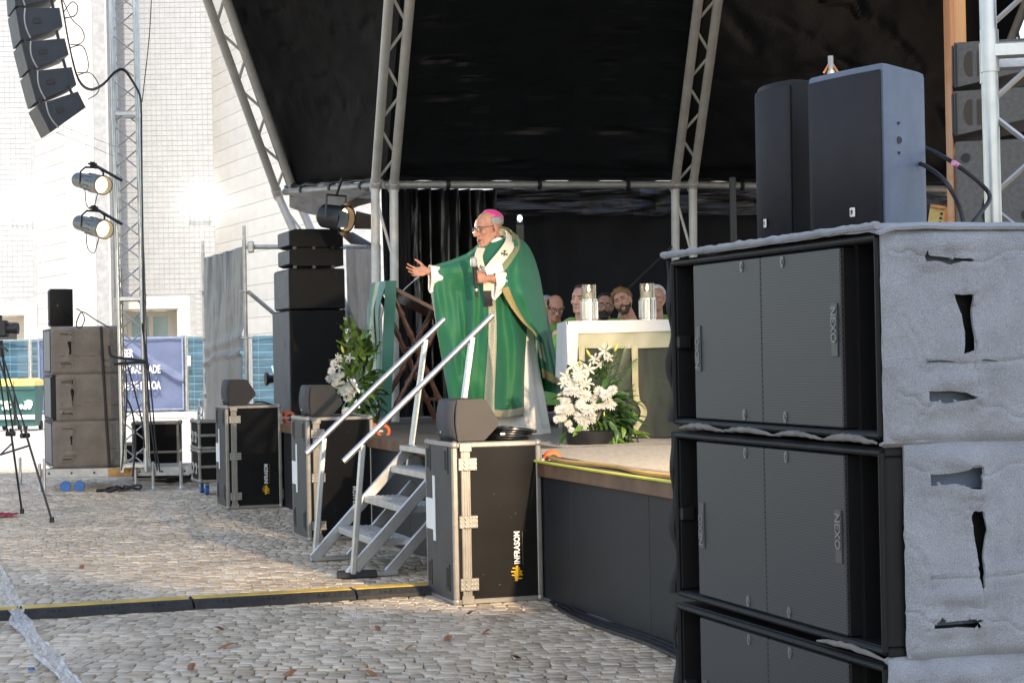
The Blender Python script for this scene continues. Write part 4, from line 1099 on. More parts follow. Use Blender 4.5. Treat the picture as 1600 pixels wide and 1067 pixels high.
# ---- roof tarpaulin between the trusses
M['tarp_matte'] = mat('dull black tarpaulin', (.0065, .0072, .0082), .55, spec=.07, var=.3, scale=2, bump=.2, bscale=20)
def tarp_panel(k, label, sag, seed, crease, diag=0.0, m='tarp'):
    def ribline(i, v):
        a, b, c = KP[i] + V((0, .18, .06)), TP2[i] + V((0, .25, .1)), CR[i]
        return a.lerp(b, v / .62) if v < .62 else b.lerp(c, (v - .62) / .38)
    def f(u, v):
        p = ribline(k, v).lerp(ribline(k + 1, v), u)
        e = 4 * u * (1 - u)
        back = V((0, 1, .45)).normalized()
        e *= min(1, v * 5); s = sag * e + .035 * fbm((u * 3, v * 9, seed), 3) * min(1, e * 2)
        c2 = math.sin(v * crease * 2.37 + u * diag * 1.6 + 2.4 * fbm((u * 3, v * 5, seed + 2)) + 2); s += .040 * max(0, .22 + fbm((u * 5, v * 8, seed + 30))) * (max(0, c2) ** 4) * (.5 + .5 * math.sin(u * 9 + v * 7 + seed)) * min(1, e * 3)
        cr = math.sin(v * crease + u * diag + 1.6 * fbm((u * 2.2, v * 2, seed + 5)) + seed)
        s += .060 * max(0, .28 + fbm((u * 4, v * 6, seed + 20))) * (max(0, cr) ** 4) * (.3 + .7 * abs(math.cos(u * 2.4 + seed))) * min(1, e * 3)
        s += .012 * abs(NZ.noise(V((u * 7 - v * 9, v * 14 + u * 5, seed + 9)))) * min(1, e * 1.6)
        return p + back * s
    mb = MB(); mb.grid(110, 170, f); o = mb.build('roof_tarpaulin', m, None, None)
    return tag(o, label, 'tarpaulin', 'black tarpaulin panels of the stage roof')
tarp_panel(1, 'black roof tarpaulin panel between the left and middle trusses', .12, 2, 40, 0, 'tarp_matte'); tarp_panel(2, 'wide wrinkled black roof tarpaulin panel above the altar', .22, 5, 95); tarp_panel(3, 'black roof tarpaulin panel at the right with shiny streaks', .2, 8, 34, 16)
# right flank of the roof, closing the stage side
mb = MB(); q = [KP[4] + V((.1, .2, 0)), V((6.2, 12, 3.2)), CR[4] + V((.2, 0, 0)), TP2[4] + V((.1, .25, .1))]
mb.grid(30, 30, lambda u, v: (q[0].lerp(q[1], u)).lerp(q[3].lerp(q[2], u), v) + V((.25 * math.sin(3.14 * u) * math.sin(3.14 * v), .03 * fbm((u * 4, v * 6, 1)), 0)))
tag(mb.build('roof_tarpaulin', 'tarp', None, None), 'black roof tarpaulin panel closing the right flank of the stage', 'tarpaulin', 'black tarpaulin panels of the stage roof')
# ---- backdrop
def backdrop(label, pxa, pxb, ya, yb, amp, folds, seed, m, top=296, name='backdrop_curtain', bottom=None, zt=None):
    a, b = at(pxa, top, ya), at(pxb, top, yb)
    zt_ = zt if zt else (a.z + b.z) / 2
    L = (b - a).length; nx = max(40, int(folds * 10)); dirn = (b - a).normalized(); nn = V((dirn.y, -dirn.x, 0)).normalized()
    if nn.y > 0: nn = -nn
    def f(u, v):
        p = a.lerp(b, u); ph = u * folds * 6.283 + 1.4 * fbm((u * folds * .5, v * .9, seed)) + .5 * math.sin(v * 2 + seed)
        k = amp * (math.sin(ph) * (.6 + .4 * math.sin(u * 17 + seed)) + .5 * abs(math.sin(ph * .5 + 1)) + .3 * fbm((u * folds * 1.3, v * 3, seed + 2)))
        zb = bottom if bottom is not None else DECK + .01
        return V((p.x, p.y, zb + (zt_ - zb) * v)) + nn * k + V((.05 * math.sin(v * 3 + u * 9), 0, 0)) * amp * 4
    mb = MB(); mb.grid(nx, 40, f); o = mb.build(name, m, None, None); return tag(o, label, 'curtain')
backdrop('gathered glossy black drape hanging behind the speaking clergyman', 622, 772, 20.3, 20.7, .075, 7.5, 3, 'curtain_gloss', name='drape')
backdrop('plain black backdrop curtain behind the seated clergy', 745, 1560, 21.1, 21.8, .04, 9, 6, 'curtain')
backdrop('black valance of loose tarpaulin under the long roof pipe', 770, 1500, 20.75, 21.5, .10, 5, 9, 'tarp', name='valance', bottom=2.95, zt=3.27)
backdrop('grey translucent curtain hanging left of the middle truss', 541, 598, 20.9, 20.7, .03, 3.4, 4, mat('pale grey translucent plastic', (.36, .37, .39), .4, var=.15, scale=3, alpha=.9, stretch=(3, 3, .3)), top=384, name='plastic_curtain', bottom=1.25)
mb = MB(); a, b = at(452, 303, 20.1), at(588, 291, 19.6)
mb.grid(40, 10, lambda u, v: a.lerp(b, u) + V((0, .03 * fbm((u * 5, v * 2, 3)), -v * (.14 + .12 * math.sin(math.pi * min(1, u * 1.1))))))
tag(mod_solid(mb.build('tarp_flap', mat('taupe tarpaulin', (.16, .145, .13), .6), None, None), .005), 'taupe tarpaulin flap under the short roof pipe', 'tarpaulin')
# black box screen behind the fresnel, left rear corner
backdrop('dark curtain closing the stage left rear corner behind the lectern', 596, 640, 20.1, 20.3, .03, 3, 8, 'curtain')
# ---- black stage stack at the left end
pk = at(456, 652, 20.0)
def stk2(x, y, z): return (pk.x + N.x * x + A.x * y, pk.y + N.y * x + A.y * y, z)
g_ = 'subwoofers of the black stack at the left end of the stage'
def black_sub(label, z, h, w=.585, d=.92, side='stack_side'):
    t = thing('subwoofer', label, 'loudspeaker', stk2(0, 0, z), ANG, g_)
    mb = MB(); mb.box((w / 2, d / 2, h / 2), (w, d, h), None, .012); mb.build('cabinet', 'cab_black', t)
    mb = MB(); mb.box((-.004, d / 2, h / 2), (.012, d - .03, h - .03), None, .003); g = mb.build('grille', side, t)
    for zz in (h * .3, h * .7):
        mb = MB(); mb.M = MX.Translation((-.011, d * .28, zz)) @ MX.Rotation(R(90), 4, 'Y'); mb.lathe([(.002, 0), (.055, 0), (.055, .006), (.002, .006)], 14); mb.build('handle', 'black', g)
    mb = MB(); mb.cyl((w * .84, -.006, h * .87), (w * .84, .004, h * .87), .012, n=10); mb.build('socket', 'black_matte', t)
    return t
black_sub('tall lowest subwoofer of the black stack at the left end of the stage', DECK + .002, 1.14); black_sub('second subwoofer of the black stack, under the two slim cabinets', DECK + 1.148, .42, d=.80)
zz = DECK + 1.148 + .42 + .03
for lab, z in (('lower slim line array cabinet on the black stack at the left end of the stage', zz), ('upper slim line array cabinet topping the black stack at the left end of the stage', zz + .196)):
    t = thing('line_array_speaker', lab, 'loudspeaker', stk2(.03, .05, z), ANG, 'slim line array cabinets on the left black stack')
    mb = MB(); mb.prism([(.0, .02), (.05, .0), (.555, .0), (.555, .185), (.05, .185), (.0, .17)], (0, .66, 0)); mb.build('cabinet', 'cab_black', t, 20, fix=True)
    for y in (.14,):
        mb = MB(); mb.M = MX.Translation((-.002, y, .093)) @ MX.Rotation(R(90), 4, 'Y'); mb.lathe([(.002, -.003), (.058, -.003), (.058, .003), (.002, .003)], 12); mb.build('handle', 'black_matte', t)
    for k in range(3):
        mb = MB(); mb.box((.04 + .2 * k, -.004, -.013), (.03, .03, .03)); mb.build('link', 'black', t)
    mb = MB(); mb.box((-.008, .33, .092), (.008, .60, .14), None, .002); mb.build('grille', 'stack_side', t)
# microphone boom stand before the black stack
b0 = on(512, 652, DECK); t = thing('microphone_stand', 'thin boom microphone stand in front of the black stack', 'microphone stand', (b0.x, b0.y - .3, DECK))
q = lambda px, py: at(px, py, b0.y - .3) - V((b0.x, b0.y - .3, DECK))
mb = MB(); mb.cyl(q(507, 650), q(506, 510), .010, n=8); mb.build('pole', 'steel', t)
mb = MB(); mb.cyl(q(491, 562), q(514, 440), .008, n=8); mb.cyl(q(493, 545), q(503, 500), .013, n=8); mb.build('boom', 'steel', t)
mb = MB(); mb.box(q(514, 438), (.06, .04, .03), None, .008); mb.build('clip', 'black', t)
mb = MB()
for k in range(3): mb.cyl((0, 0, .05), (.28 * math.cos(k * 2.1), .28 * math.sin(k * 2.1), .01), .010, n=6)
mb.build('tripod_foot', 'black', t)
# small round lamp poking out left of the stack
p = at(419, 592, 21.5); t = thing('floor_lamp_head', 'small black round lamp head left of the black stack', 'lamp', p)
mb = MB(); mb.cyl((0, 0, 0), (.16, .05, 0), .05, .03, n=14); mb.cyl((-.03, -.01, 0), (.0, 0, 0), .075, .07, n=16); mb.build('housing', 'black', t)
mb = MB(); mb.cyl((.1, .03, 0), (.1, .03, -(p.z)), .018, n=8); mb.build('stand', 'black', t)
# ---- fresnel with barn doors hanging from the short pipe
p = at(524, 340, 19.5); d = V((.80, -.55, -.17)).normalized(); yv = V((0, 0, 1)).cross(d).normalized()
t = thing('fresnel_lamp', 'black stage lamp with open barn doors hanging above the black stack', 'stage lamp', mw=frame(p, d, yv, d.cross(yv)))
mb = MB(); mb.M = MX.Rotation(R(90), 4, 'Y'); mb.lathe([(.01, -.18), (.09, -.18), (.12, -.14), (.125, .08), (.14, .09), (.14, .15), (.12, .15), (.12, .06), (.01, .05)], 20); mb.build('housing', 'black', t)
mb = MB(); mb.M = MX.Rotation(R(90), 4, 'Y'); mb.lathe([(.002, .09), (.11, .08), (.11, .07)], 18, False); mb.build('lens', lit('warm lens glow', (1, .7, .42), 2.2), t)
for (c, ax, s_) in (((.15, 0, .13), 'Y', -1), ((.15, 0, -.13), 'Y', 1), ((.15, .13, 0), 'Z', 1), ((.15, -.13, 0), 'Z', -1)):
    mb = MB(); mb.M = MX.Translation(c) @ MX.Rotation(R(22 * s_), 4, ax)
    if ax == 'Y': mb.prism([(-.12, 0), (.12, 0), (.19, .26), (-.19, .26)], (0, 0, .005), (0, 0, 0), (0, 1, 0), (1, 0, 0))
    else: mb.prism([(-.09, 0), (.09, 0), (.07, .20), (-.07, .20)], (0, .005, 0), (0, 0, 0), (0, 0, 1), (1, 0, 0))
    mb.build('barn_door', 'black', t, fix=True)
mb = MB(); mb.tube([V((0, -.15, 0)), V((-.02, -.15, .22)), V((-.02, .15, .22)), V((0, .15, 0))], .012, 6); mb.cyl((-.02, 0, .22), (.03, 0, .40), .014, n=8); mb.build('yoke', 'black', t)
# post with a small white light behind the clergy
p0 = at(817, 600, 20.4); pt = at(817, 350, 20.4)
t = thing('light_pole', 'dark pole with a small bluish white light behind the speaking clergyman', 'light', (p0.x, p0.y, DECK))
mb = MB(); mb.box((0, 0, (pt.z - DECK) / 2), (.085, .05, pt.z - DECK), None, .006); mb.build('pole', mat('dark bronze pole', (.03, .025, .022), .35, .4), t)
mb = MB(); mb.box((0, -.02, pt.z - DECK + .05), (.07, .05, .10), None, .006); mb.build('lamp_housing', 'black', t)
mb = MB(); mb.ell((0, -.06, pt.z - DECK + .055), (.022, .014, .03)); mb.build('bulb', lit('bluish bulb', (.75, .85, 1), 14), t)
# black stand right of the right truss
p0 = at(1150, 560, 18.5); pt = at(1152, 277, 18.5)
t = thing('stand_pole', 'square black pole between the right truss and the foreground loudspeakers', 'pole', (p0.x, p0.y, DECK))
mb = MB(); mb.box((0, 0, (pt.z - DECK) / 2), (.06, .06, pt.z - DECK), None, .005); mb.build('post', 'black', t)
mb = MB(); mb.box((-.032, 0, 1.25), (.004, .03, .3)); mb.build('sticker', mat('dark red print', (.2, .04, .03), .6), t)
# stay rope in the dark, right of the clergy
mb = MB(); mb.cyl(at(962, 470, 20.3), at(1050, 385, 20.3), .012, n=6); tag(mb.build('stay_rope', 'rubber'), 'dim stay rope slanting up behind the bearded clergymen', 'rope')
# ---- right wing: grey line array, orange timber post, framed picture
M['felt_paint'] = mat('mid grey speckled paint', (.085, .083, .08), .6, var=.2, scale=40, bump=.25, bscale=300)
pt0 = at(1486, 200, 12.4)
t = thing('timber_post', 'orange varnished timber post behind the grey line array at the right', 'post', (pt0.x, pt0.y, DECK), R(12))
M['timber'] = mat('orange varnished timber', (.52, .19, .055), .4, var=.25, scale=4, stretch=(3, 3, .2), coat=.3)
mb = MB(); mb.box((.0, 0, 1.7), (.03, .10, 3.4), None, .004); mb.build('board', 'timber', t); mb = MB(); mb.box((.065, .0, 1.7), (.09, .04, 3.4), None, .004); mb.build('board', mat('lighter orange timber', (.62, .30, .11), .4, var=.2, scale=4, stretch=(3, 3, .2)), t)
pg = at(1500, 200, 11.6)
for k, (yt, yb, lab) in enumerate(((66, 140, 'upper wedge shaped grey line array cabinet behind the right lattice tower'), (142, 215, 'lower wedge shaped grey line array cabinet behind the right lattice tower'))):
    a, b = at(1490, yt, 11.6), at(1490, yb, 11.6); h = a.z - b.z
    t = thing('line_array_speaker', lab, 'loudspeaker', (a.x, a.y, b.z), R(-14), 'grey line array cabinets at the right wing')
    mb = MB(); mb.prism([(0, .01), (.46, .10), (.46, h - .0), (0, h - .005)], (0, .7, 0)); mb.build('cabinet', 'felt_paint', t, 20, fix=True)
    cx_ = .12
    for s_ in (-1, 1):
        q = [(s_ * .014, -.075)] + [(s_ * (.014 + .05 * math.cos(w)), .085 * math.sin(w)) for w in [R(-62 + 15.5 * k2) for k2 in range(9)]] + [(s_ * .014, .075)]
        mb = MB(); mb.prism(q, (0, .003, 0), (cx_, -.004, h * .52)); mb.build('handle', mat('brown recess', (.03, .022, .014), .6), t, fix=True)
    mb = MB(); mb.box((.012, -.004, h / 2), (.012, .006, h - .03)); mb.build('rigging_rail', 'rubber', t)
    mb = MB(); mb.box((-.008, .35, h / 2), (.012, .68, h - .04), None, .002); mb.build('grille', 'cab_grey', t)
a = at(1492, 222, 11.6); h = a.z - DECK
t = thing('subwoofer', 'large grey subwoofer under the wedge cabinets behind the right lattice tower', 'loudspeaker', (a.x, a.y, DECK + .002), R(-14))
mb = MB(); mb.box((.34, .36, h / 2), (.68, .72, h), None, .01); mb.build('cabinet', 'felt_paint', t)
for (x, z) in ((.06, h - .1), (.40, h - .45)):
    mb = MB(); mb.M = MX.Translation((x, 0, z)) @ MX.Rotation(R(90), 4, 'X'); mb.lathe([(.012, .0), (.028, .0), (.028, .006), (.012, .006)], 14); mb.build('fly_point', 'rubber', t)
mb = MB(); q = [(.0, -.09)] + [(-.06 * math.cos(w), .11 * math.sin(w)) for w in [R(-70 + 17.5 * k2) for k2 in range(9)]] + [(.0, .09)]
mb.prism(q, (0, .003, 0), (.205, -.004, h - .42)); mb.build('handle', 'black_matte', t, fix=True)
# framed picture leaning in the gap
c = at(1462, 345, 13.0)
t = thing('framed_picture', 'tilted orange framed yellow icon picture in the gap behind the right loudspeaker', 'picture', mw=MX.Translation(c) @ MX.Rotation(R(-12), 4, 'Z') @ MX.Rotation(R(10), 4, 'Y'))
mb = MB(); mb.box((0, 0, -.05), (.10, .02, .26)); mb.build('panel', mat('pale yellow print', (.62, .46, .16), .6, var=.15, scale=20), t)
mb = MB(); mb.box((.075, -.006, -.05), (.05, .04, .30), None, .004); mb.box((0, -.006, .092), (.10, .04, .024), None, .004); mb.build('frame', 'timber', t)
mb = MB()
for k in range(5): mb.box((.03, -.0115, .05 - .03 * k), (.018, .002, .016))
mb.build('print', 'black', t)

# steel spigot of a stand rising behind the two foreground loudspeakers
c = at(1298, 104, 8.5); t = thing('stand_spigot', 'small brass coloured stand top peeking over the two foreground loudspeakers', 'stand', (c.x, c.y, 0))
mb = MB(); mb.cyl((0, 0, 0), (0, 0, c.z - .02), .018, n=10); mb.build('pole', 'steel', t)
mb = MB(); mb.cyl((0, 0, c.z - .02), (0, 0, c.z + .045), .012, n=10); mb.build('spigot', 'alu_dull', t)
for s in (-1, 1): mb = MB(); mb.cyl((s * .032, 0, c.z - .03), (s * .008, 0, c.z + .01), .005, n=6); mb.build('prong', 'timber', t)
# ================================================================ TALL FLIGHT CASES WITH MONITORS
CW, CD, CH = .56, .62, .97
M['print_white'] = mat('white print', (.72, .72, .72), .6)
M['print_yellow'] = mat('yellow print', (.75, .42, .02), .6)
M['mon'] = mat('umber textured paint', (.034, .029, .026), .6, var=.12, bump=.25, bscale=420)
M['mon_front'] = mat('charcoal monitor grille', (.045, .045, .05), .7, var=.1, bump=.3, bscale=600)
shared = {}
def sh(name, key, make, m, parent, M4=None, sharp=35):
    if key not in shared: shared[key] = make().mesh(name, m, sharp)
    o = link(name, shared[key], parent)
    if M4 is not None: o.matrix_local = M4
    return o
def T(x, y, z): return MX.Translation((x, y, z))
def plate():
    mb = MB(); mb.box((0, 0, 0), (.115, .008, .075), None, .003); mb.box((-.008, -.006, 0), (.03, .008, .075), None, .003)
    return mb
def rivets():
    mb = MB()
    for x in (-.048, -.024, .012, .03, .05):
        for z in (-.026, 0, .026): mb.ell((x, -.006 if abs(x + .01) > .02 else -.011, z), (.005, .003, .005), n=6, m=4)
    return mb
def corner():
    mb = MB(); mb.ell((0, 0, 0), (.026, .026, .026), n=10, m=7)
    for d in ((1, 0, 0), (0, 1, 0), (0, 0, 1)):
        mb.box([.022 * (d[k]) for k in range(3)], [.052 if d[k] else .034 for k in range(3)], None, .008)
    return mb
def slot():
    mb = MB(); mb.box((-.002, 0, 0), (.006, .085, .16), None, .002); return mb
def slot_in():
    mb = MB(); mb.box((-.005, 0, 0), (.004, .045, .12), None, .001); return mb
def flight_case(label, base, dz=1.0):
    t = thing('flight_case', label, 'flight case', base, ANG, 'tall flight cases in a row before the stage')
    e = .034; H = CH * dz
    mb = MB(); mb.box((CW / 2, CD / 2, H / 2), (CW - .012, CD - .012, H - .012)); bd = mb.build('panel', 'laminate', t)
    mb = MB(); mb.box((.0035, CD / 2, H / 2), (.007, CD - .05, H - .05)); mb.build('skylit_panel', 'laminate_side', t)  # narrow side coloured lighter to carry the sky light
    for a in (e / 2, CW - e / 2):
        for b in (e / 2, CD - e / 2):
            mb = MB(); mb.box((a, b, H / 2), (e, e, H - .07), None, .007)
            mb.box((a, b, H / 2), (e * .25, e + .003, H - .08)); mb.box((a, b, H / 2), (e + .003, e * .25, H - .08)); mb.build('edge_trim', 'alu_edge', t)
    for z in (e / 2, H - e / 2):
        for b in (e / 2, CD - e / 2):
            mb = MB(); mb.box((CW / 2, b, z), (CW - .07, e, e), None, .007); mb.build('edge_trim', 'alu_edge', t)
        for a in (e / 2, CW - e / 2):
            mb = MB(); mb.box((a, CD / 2, z), (e, CD - .07, e), None, .007); mb.build('edge_trim', 'alu_edge', t)
    for a in (0, 1):
        for b in (0, 1):
            for c in (0, 1):
                S = MX.Diagonal((1 - 2 * a, 1 - 2 * b, 1 - 2 * c, 1))
                sh('corner_ball', 'corner', corner, 'alu_edge', t, T(a * CW + (.018 if not a else -.018), b * CD + (.018 if not b else -.018), c * H + (.018 if not c else -.018)) @ S)
    mb = MB()
    mb.box((.081, .003, H / 2), (.058, .012, H - .075), None, .002)
    for dx in (-.022, -.008, .008, .022): mb.box((.081 + dx, -.004, H / 2), (.007, .006, H - .08), None, .001)
    mb.build('lid_channel', 'alu_edge', t)
    for z in (H * .865, H * .51, H * .125):
        o = sh('hinge', 'hinge', plate, 'alu_edge', t, T(.092, -.009, z)); sh('rivets', 'rivet', rivets, 'alu', o)['kind'] = 'stuff'
    for z in (H - .03, .03):
        mb = MB(); mb.box((.081, -.009, z), (.075, .008, .05), None, .003); mb.build('end_plate', 'alu_edge', t)
    for y in (.135, .535):
        for z in (H * .885, H * .16):
            o = sh('recessed_latch', 'slot', slot, 'black', t, T(0, y, z)); sh('latch_gap', 'slot_in', slot_in, 'black_matte', o)
    mb = MB(); mb.box((-.0015, .52, H * .53), (.003, .17, .19)); lb = mb.build('paper_label', 'paper', t)
    mb = MB(); mb.box((-.002, .42, H * .57), (.003, .05, .40)); mb.build('tape_strip', 'paper', t)
    # printed name, reading upwards
    fm = frame((.413, .0046, H * .235), (0, 0, 1), (-1, 0, 0), (0, -1, 0))
    text_mesh('INFRASOM', .0505, 'print_white', t, mw=fm, ext=.0012, offset=.0012, sx=.80)
    mb = MB()
    for k, w in enumerate((.018, .044, .028, .068, .046, .070, .030, .046, .016)):
        dx = (-.006, .008, -.004, .0, .005, -.003, .004, -.006, .0)[k]
        mb.box((.395 + dx, .005, H * .135 + .0105 * k), (w, .003, .0065))
    mb.box((.395, .0052, H * .135 + .042), (.007, .0028, .088)); mb.build('logo', 'print_yellow', t)
    mb = MB(); mb.box((.432, .0052, H * .33), (.004, .002, .2)); mb.build('fine_print', mat('dim gold print', (.10, .075, .03), .6), t)
    # transport wheels on the stage side
    for y in (.10, CD - .10):
        for z in (H * .865, H * .125):
            mb = MB(); mb.box((CW + .012, y, z), (.02, .10, .10), None, .004); mb.cyl((CW + .02, y, z), (CW + .10, y, z), .020, n=10); cs = mb.build('caster', 'alu_dull', t)
            mb = MB(); mb.M = T(CW + .105, y, z) @ MX.Rotation(R(90), 4, 'X'); mb.lathe([(.036, -.018), (.058, -.018), (.064, -.008), (.064, .008), (.058, .018), (.036, .018), (.036, -.018)], 20, False); mb.build('wheel', 'orange', cs, 25)
            mb = MB(); mb.M = T(CW + .105, y, z) @ MX.Rotation(R(90), 4, 'X'); mb.lathe([(.004, -.014), (.037, -.014), (.037, .014), (.004, .014)], 16); mb.build('hub', 'black', cs)
    # scuffs
    mb = MB()
    for k in range(7):
        x, z = rng.uniform(.16, .5), rng.uniform(.1, .9) * H; mb.box((x, .0052, z), (rng.uniform(.003, .010), .0016, rng.uniform(.003, .007)))
    mb.build('scratches', mat('grey scratch', (.07, .066, .06), .8), t)
    return t
c3, c2, c1 = on(711, 946, 0), on(482, 846, 0), on(355, 796, 0)
flight_case('tallest looking flight case, nearest the viewer beside the stairs', c3); flight_case('middle flight case of the row, partly behind the stair handrails', c2, 1.04); flight_case('farthest flight case of the row, left of the stairs', c1, 1.06)
def monitor(label, base, H):
    t = thing('stage_monitor', label, 'loudspeaker', base, ANG, 'small wedge monitors on the flight cases')
    L = .40
    prof = [(0.004, .0), (-.008, .06), (-.012, .12), (-.008, .19), (.004, .25), (.012, .254), (.165, .254), (.185, .246), (.262, .125), (.265, .10), (.255, .085), (.178, .008), (.165, 0)]
    mb = MB(); mb.prism(prof, (0, L - .02, 0), (0, .01, 0)); mb.build('cabinet', 'mon', t, 30, fix=True)
    mb = MB(); p2 = [(x * .985 + .002, z * .975 + .003) for x, z in prof]
    mb.prism(p2, (0, .012, 0), (0, -.001, 0)); mb.build('end_cap', 'mon', t, 30, fix=True); mb = MB(); mb.prism(p2, (0, .012, 0), (0, L - .011, 0)); mb.build('end_cap', 'mon', t, 30, fix=True)
    mb = MB(); mb.grid(9, 2, lambda u, v: V((-.017 * math.sin(math.pi * u) ** .7 * 1.0 - .0015 + .0045 * (1 - math.sin(math.pi * u)), .012 + v * (L - .024), .006 + u * .242))); g = mb.build('grille', 'mon_front', t, 30); mod_solid(g, .004)
    mb = MB(); mb.box((-.017, .31, .05), (.004, .012, .012)); mb.build('badge', 'white', g)
    mb = MB(); mb.tube([V((.005 + .0 * k, -.002, .008 + .24 * k / 6)) - V((.012 * math.sin(math.pi * k / 6), 0, 0)) for k in range(7)], .003, 6); mb.build('edge_bead', 'cab_grey', t)
    mb = MB(); mb.cyl((.12, .002, .12), (.12, -.003, .12), .005, n=8); mb.build('screw', 'black', t)
    return t
def oncase(c, x, y, H): return (c.x + N.x * x + A.x * y, c.y + N.y * x + A.y * y, H)
monitor('wedge monitor on the nearest tall flight case', oncase(c3, .045, .04, CH + .002), CH); monitor('wedge monitor on the middle flight case in front of the lilies', oncase(c2, .05, .04, CH * 1.04 + .002), CH); monitor('wedge monitor on the farthest flight case beside the grey tarpaulin', oncase(c1, .05, .04, CH * 1.06 + .002), CH)
# bag of coiled cable on the nearest case
p = oncase(c3, .40, .20, CH)
t = thing('cable_coil', 'glossy black coil of cable lying on the nearest flight case', 'cable', p, ANG)
for k in range(5):
    mb = MB(); r0 = .12 + .012 * math.sin(k * 2); mb.tube([V((r0 * 1.1 * math.cos(w * .42) + .01 * k, r0 * math.sin(w * .42), .012 + .014 * k - (.03 * max(0, math.cos(w * .42)) * k / 5))) for w in range(16)], .011, 8); mb.build('loop', 'curtain_gloss', t)
mb = MB(); mb.box((-.06, -.125, .04), (.03, .02, .014), None, .003); mb.build('cable_tag', 'white', t)
cable([at(398, 628, 19.5), at(410, 628, 19.5), at(425, 632, 19.6), at(434, 634, 19.8)], .008, 'black cable from the farthest wedge monitor to the black stack')
# cables on the ground at the stage foot
cc = [on(848, 925, 0), on(836, 915, 0) + V((0, 0, .12)), on(852, 906, 0) + V((0, 0, .2)), on(872, 925, 0), on(900, 950, 0), on(950, 972, 0), on(1035, 1000, 0), on(1120, 1040, 0)]
for k in range(3):
    cable([q + V((-.03 - .025 * k, -.10 - .06 * k, .014)) for q in cc], .011, ('innermost', 'middle', 'outermost')[k] + ' black cable along the stage foot right of the nearest flight case', group='cables along the stage foot')
cable([on(850, 938, 0) + V((0, 0, .012)), on(880, 945, 0) + V((0, 0, .012)), on(930, 965, 0) + V((0, 0, .012)), on(1010, 992, 0) + V((0, 0, .012))], .008, 'grey cable lying in front of the black ones at the stage foot', m=mat('grey cable', (.10, .11, .13), .5))

# ================================================================ STAIRS
t = thing('stairs', 'aluminium stage stairs with two handrails leading up to the stage', 'stairs', sp(0, 0, 0), ANG)
f1 = on(548, 903, 0); yN = (V((f1.x, f1.y, 0)) - sp(0, 0)).dot(A); yFr = yN + 1.16
xF = -.80; slope = (DECK - .02) / (-.02 - xF)
for y in (yN, yFr):
    mb = MB(); mb.rtube((xF, y, .02), (-.06, y, .02 + slope * (-.06 - xF)), .035, .075, (0, 0, 1)); mb.build('stringer', 'alu', t)
    mb = MB(); mb.rtube((xF + .27, y, .02), (-.03, y, .02 + slope * (-.03 - xF - .27)), .035, .07, (0, 0, 1)); mb.build('rear_stringer', 'alu', t)
    mb = MB(); mb.box((xF + .16, y, .02), (.36, .045, .03), None, .004); mb.build('foot_bar', 'alu', t)
for k, z in enumerate((.215, .43, .645)):
    x0 = xF + (z - .02) / slope
    mb = MB(); mb.box((x0 + .13, (yN + yFr) / 2, z + .012), (.27, yFr - yN - .05, .045), None, .004); td = mb.build('tread', 'alu', t)
    mb = MB()
    for q in range(7): mb.box((x0 + .02 + q * .037, (yN + yFr) / 2, z + .037), (.018, yFr - yN - .06, .006), None, .002)
    mb.build('tread_rib', 'steel', td)
mb = MB(); mb.box((-.07, (yN + yFr) / 2, DECK - .03), (.12, yFr - yN + .03, .04), None, .004); mb.build('top_plate', 'alu', t)
for y, off in ((yN, -.03), (yFr, .03)):
    ra, rb_ = V((xF - .03, y + off, .79)), V((.24, y + off, 1.76))
    mb = MB(); mb.cyl(ra, rb_, .020, n=14); mb.build('handrail', 'alu', t)
    mb = MB(); mb.rtube((xF + .02, y + off, .03), ra.lerp(rb_, .125) - V((0, 0, .01)), .05, .035, (1, 0, 0)); mb.build('post', 'alu', t)
    mb = MB(); mb.rtube((-.065, y + off, .62), ra.lerp(rb_, .86) - V((0, 0, .01)), .05, .035, (1, 0, 0)); mb.build('post', 'alu', t)
pp = on(552, 903, 0); mb = MB(); mb.box((pp.x + .02, pp.y + .06, .022), (.27, .2, .036), MX.Rotation(.1, 3, 'Z'), .006); tag(mb.build('rubber_pad', 'rubber'), 'black rubber pad under the near foot of the stairs', 'mat')

# ================================================================ CABLE RAMP ON THE GROUND
g0, g1 = on(35, 969, 0), on(667, 931, 0); dr = (g1 - g0).normalized(); nr_ = V((-dr.y, dr.x, 0))
M['ramp'] = mat('black ramp rubber', (.022, .022, .023), .7, var=.3, scale=18, bump=.3, bscale=60)
M['ramp_lid'] = mat('worn yellow lid', (.55, .36, .06), .55, var=.25, scale=9)
for k in range(-1, 3):
    o0 = g0 + dr * (1.0 * k); ang = math.atan2(dr.y, dr.x) + rng.uniform(-.012, .012)
    lab = ['cable ramp segment running out of the left picture edge', 'second cable ramp segment from the left, starting at the plastic strip', 'third cable ramp segment from the left, before the stairs', 'rightmost cable ramp segment, ending at the nearest flight case'][k + 1]
    t = thing('cable_ramp', lab, 'cable ramp', (o0.x, o0.y, .004), ang, 'black and yellow cable ramp segments')
    mb = MB(); mb.prism([(0, 0), (.0, .022), (.045, .052), (.075, .054), (.075, .047), (.205, .047), (.205, .054), (.235, .052), (.28, .015), (.28, 0)], (.985, 0, 0), (.006, 0, 0), (0, 1, 0), (0, 0, 1)); mb.build('ramp_body', 'ramp', t, 20, fix=True)
    mb = MB(); mb.box((.498, .14, .053), (.97, .126, .012), None, .003); mb.build('lid', 'ramp_lid', t)
    for x in (.2, .5, .78):
        mb = MB(); mb.box((x, .0225 - .0, .035), (.09, .004, .018), MX.Rotation(R(-56), 3, 'X')); mb.build('reflector', 'black_matte', t)
    mb = MB()
    for q in range(28): mb.box((.03 + .034 * q, .023, .0385), (.010, .006, .03), MX.Rotation(R(-34), 3, 'X'), .002)
    mb.build('tread_ribs', 'ramp', t)
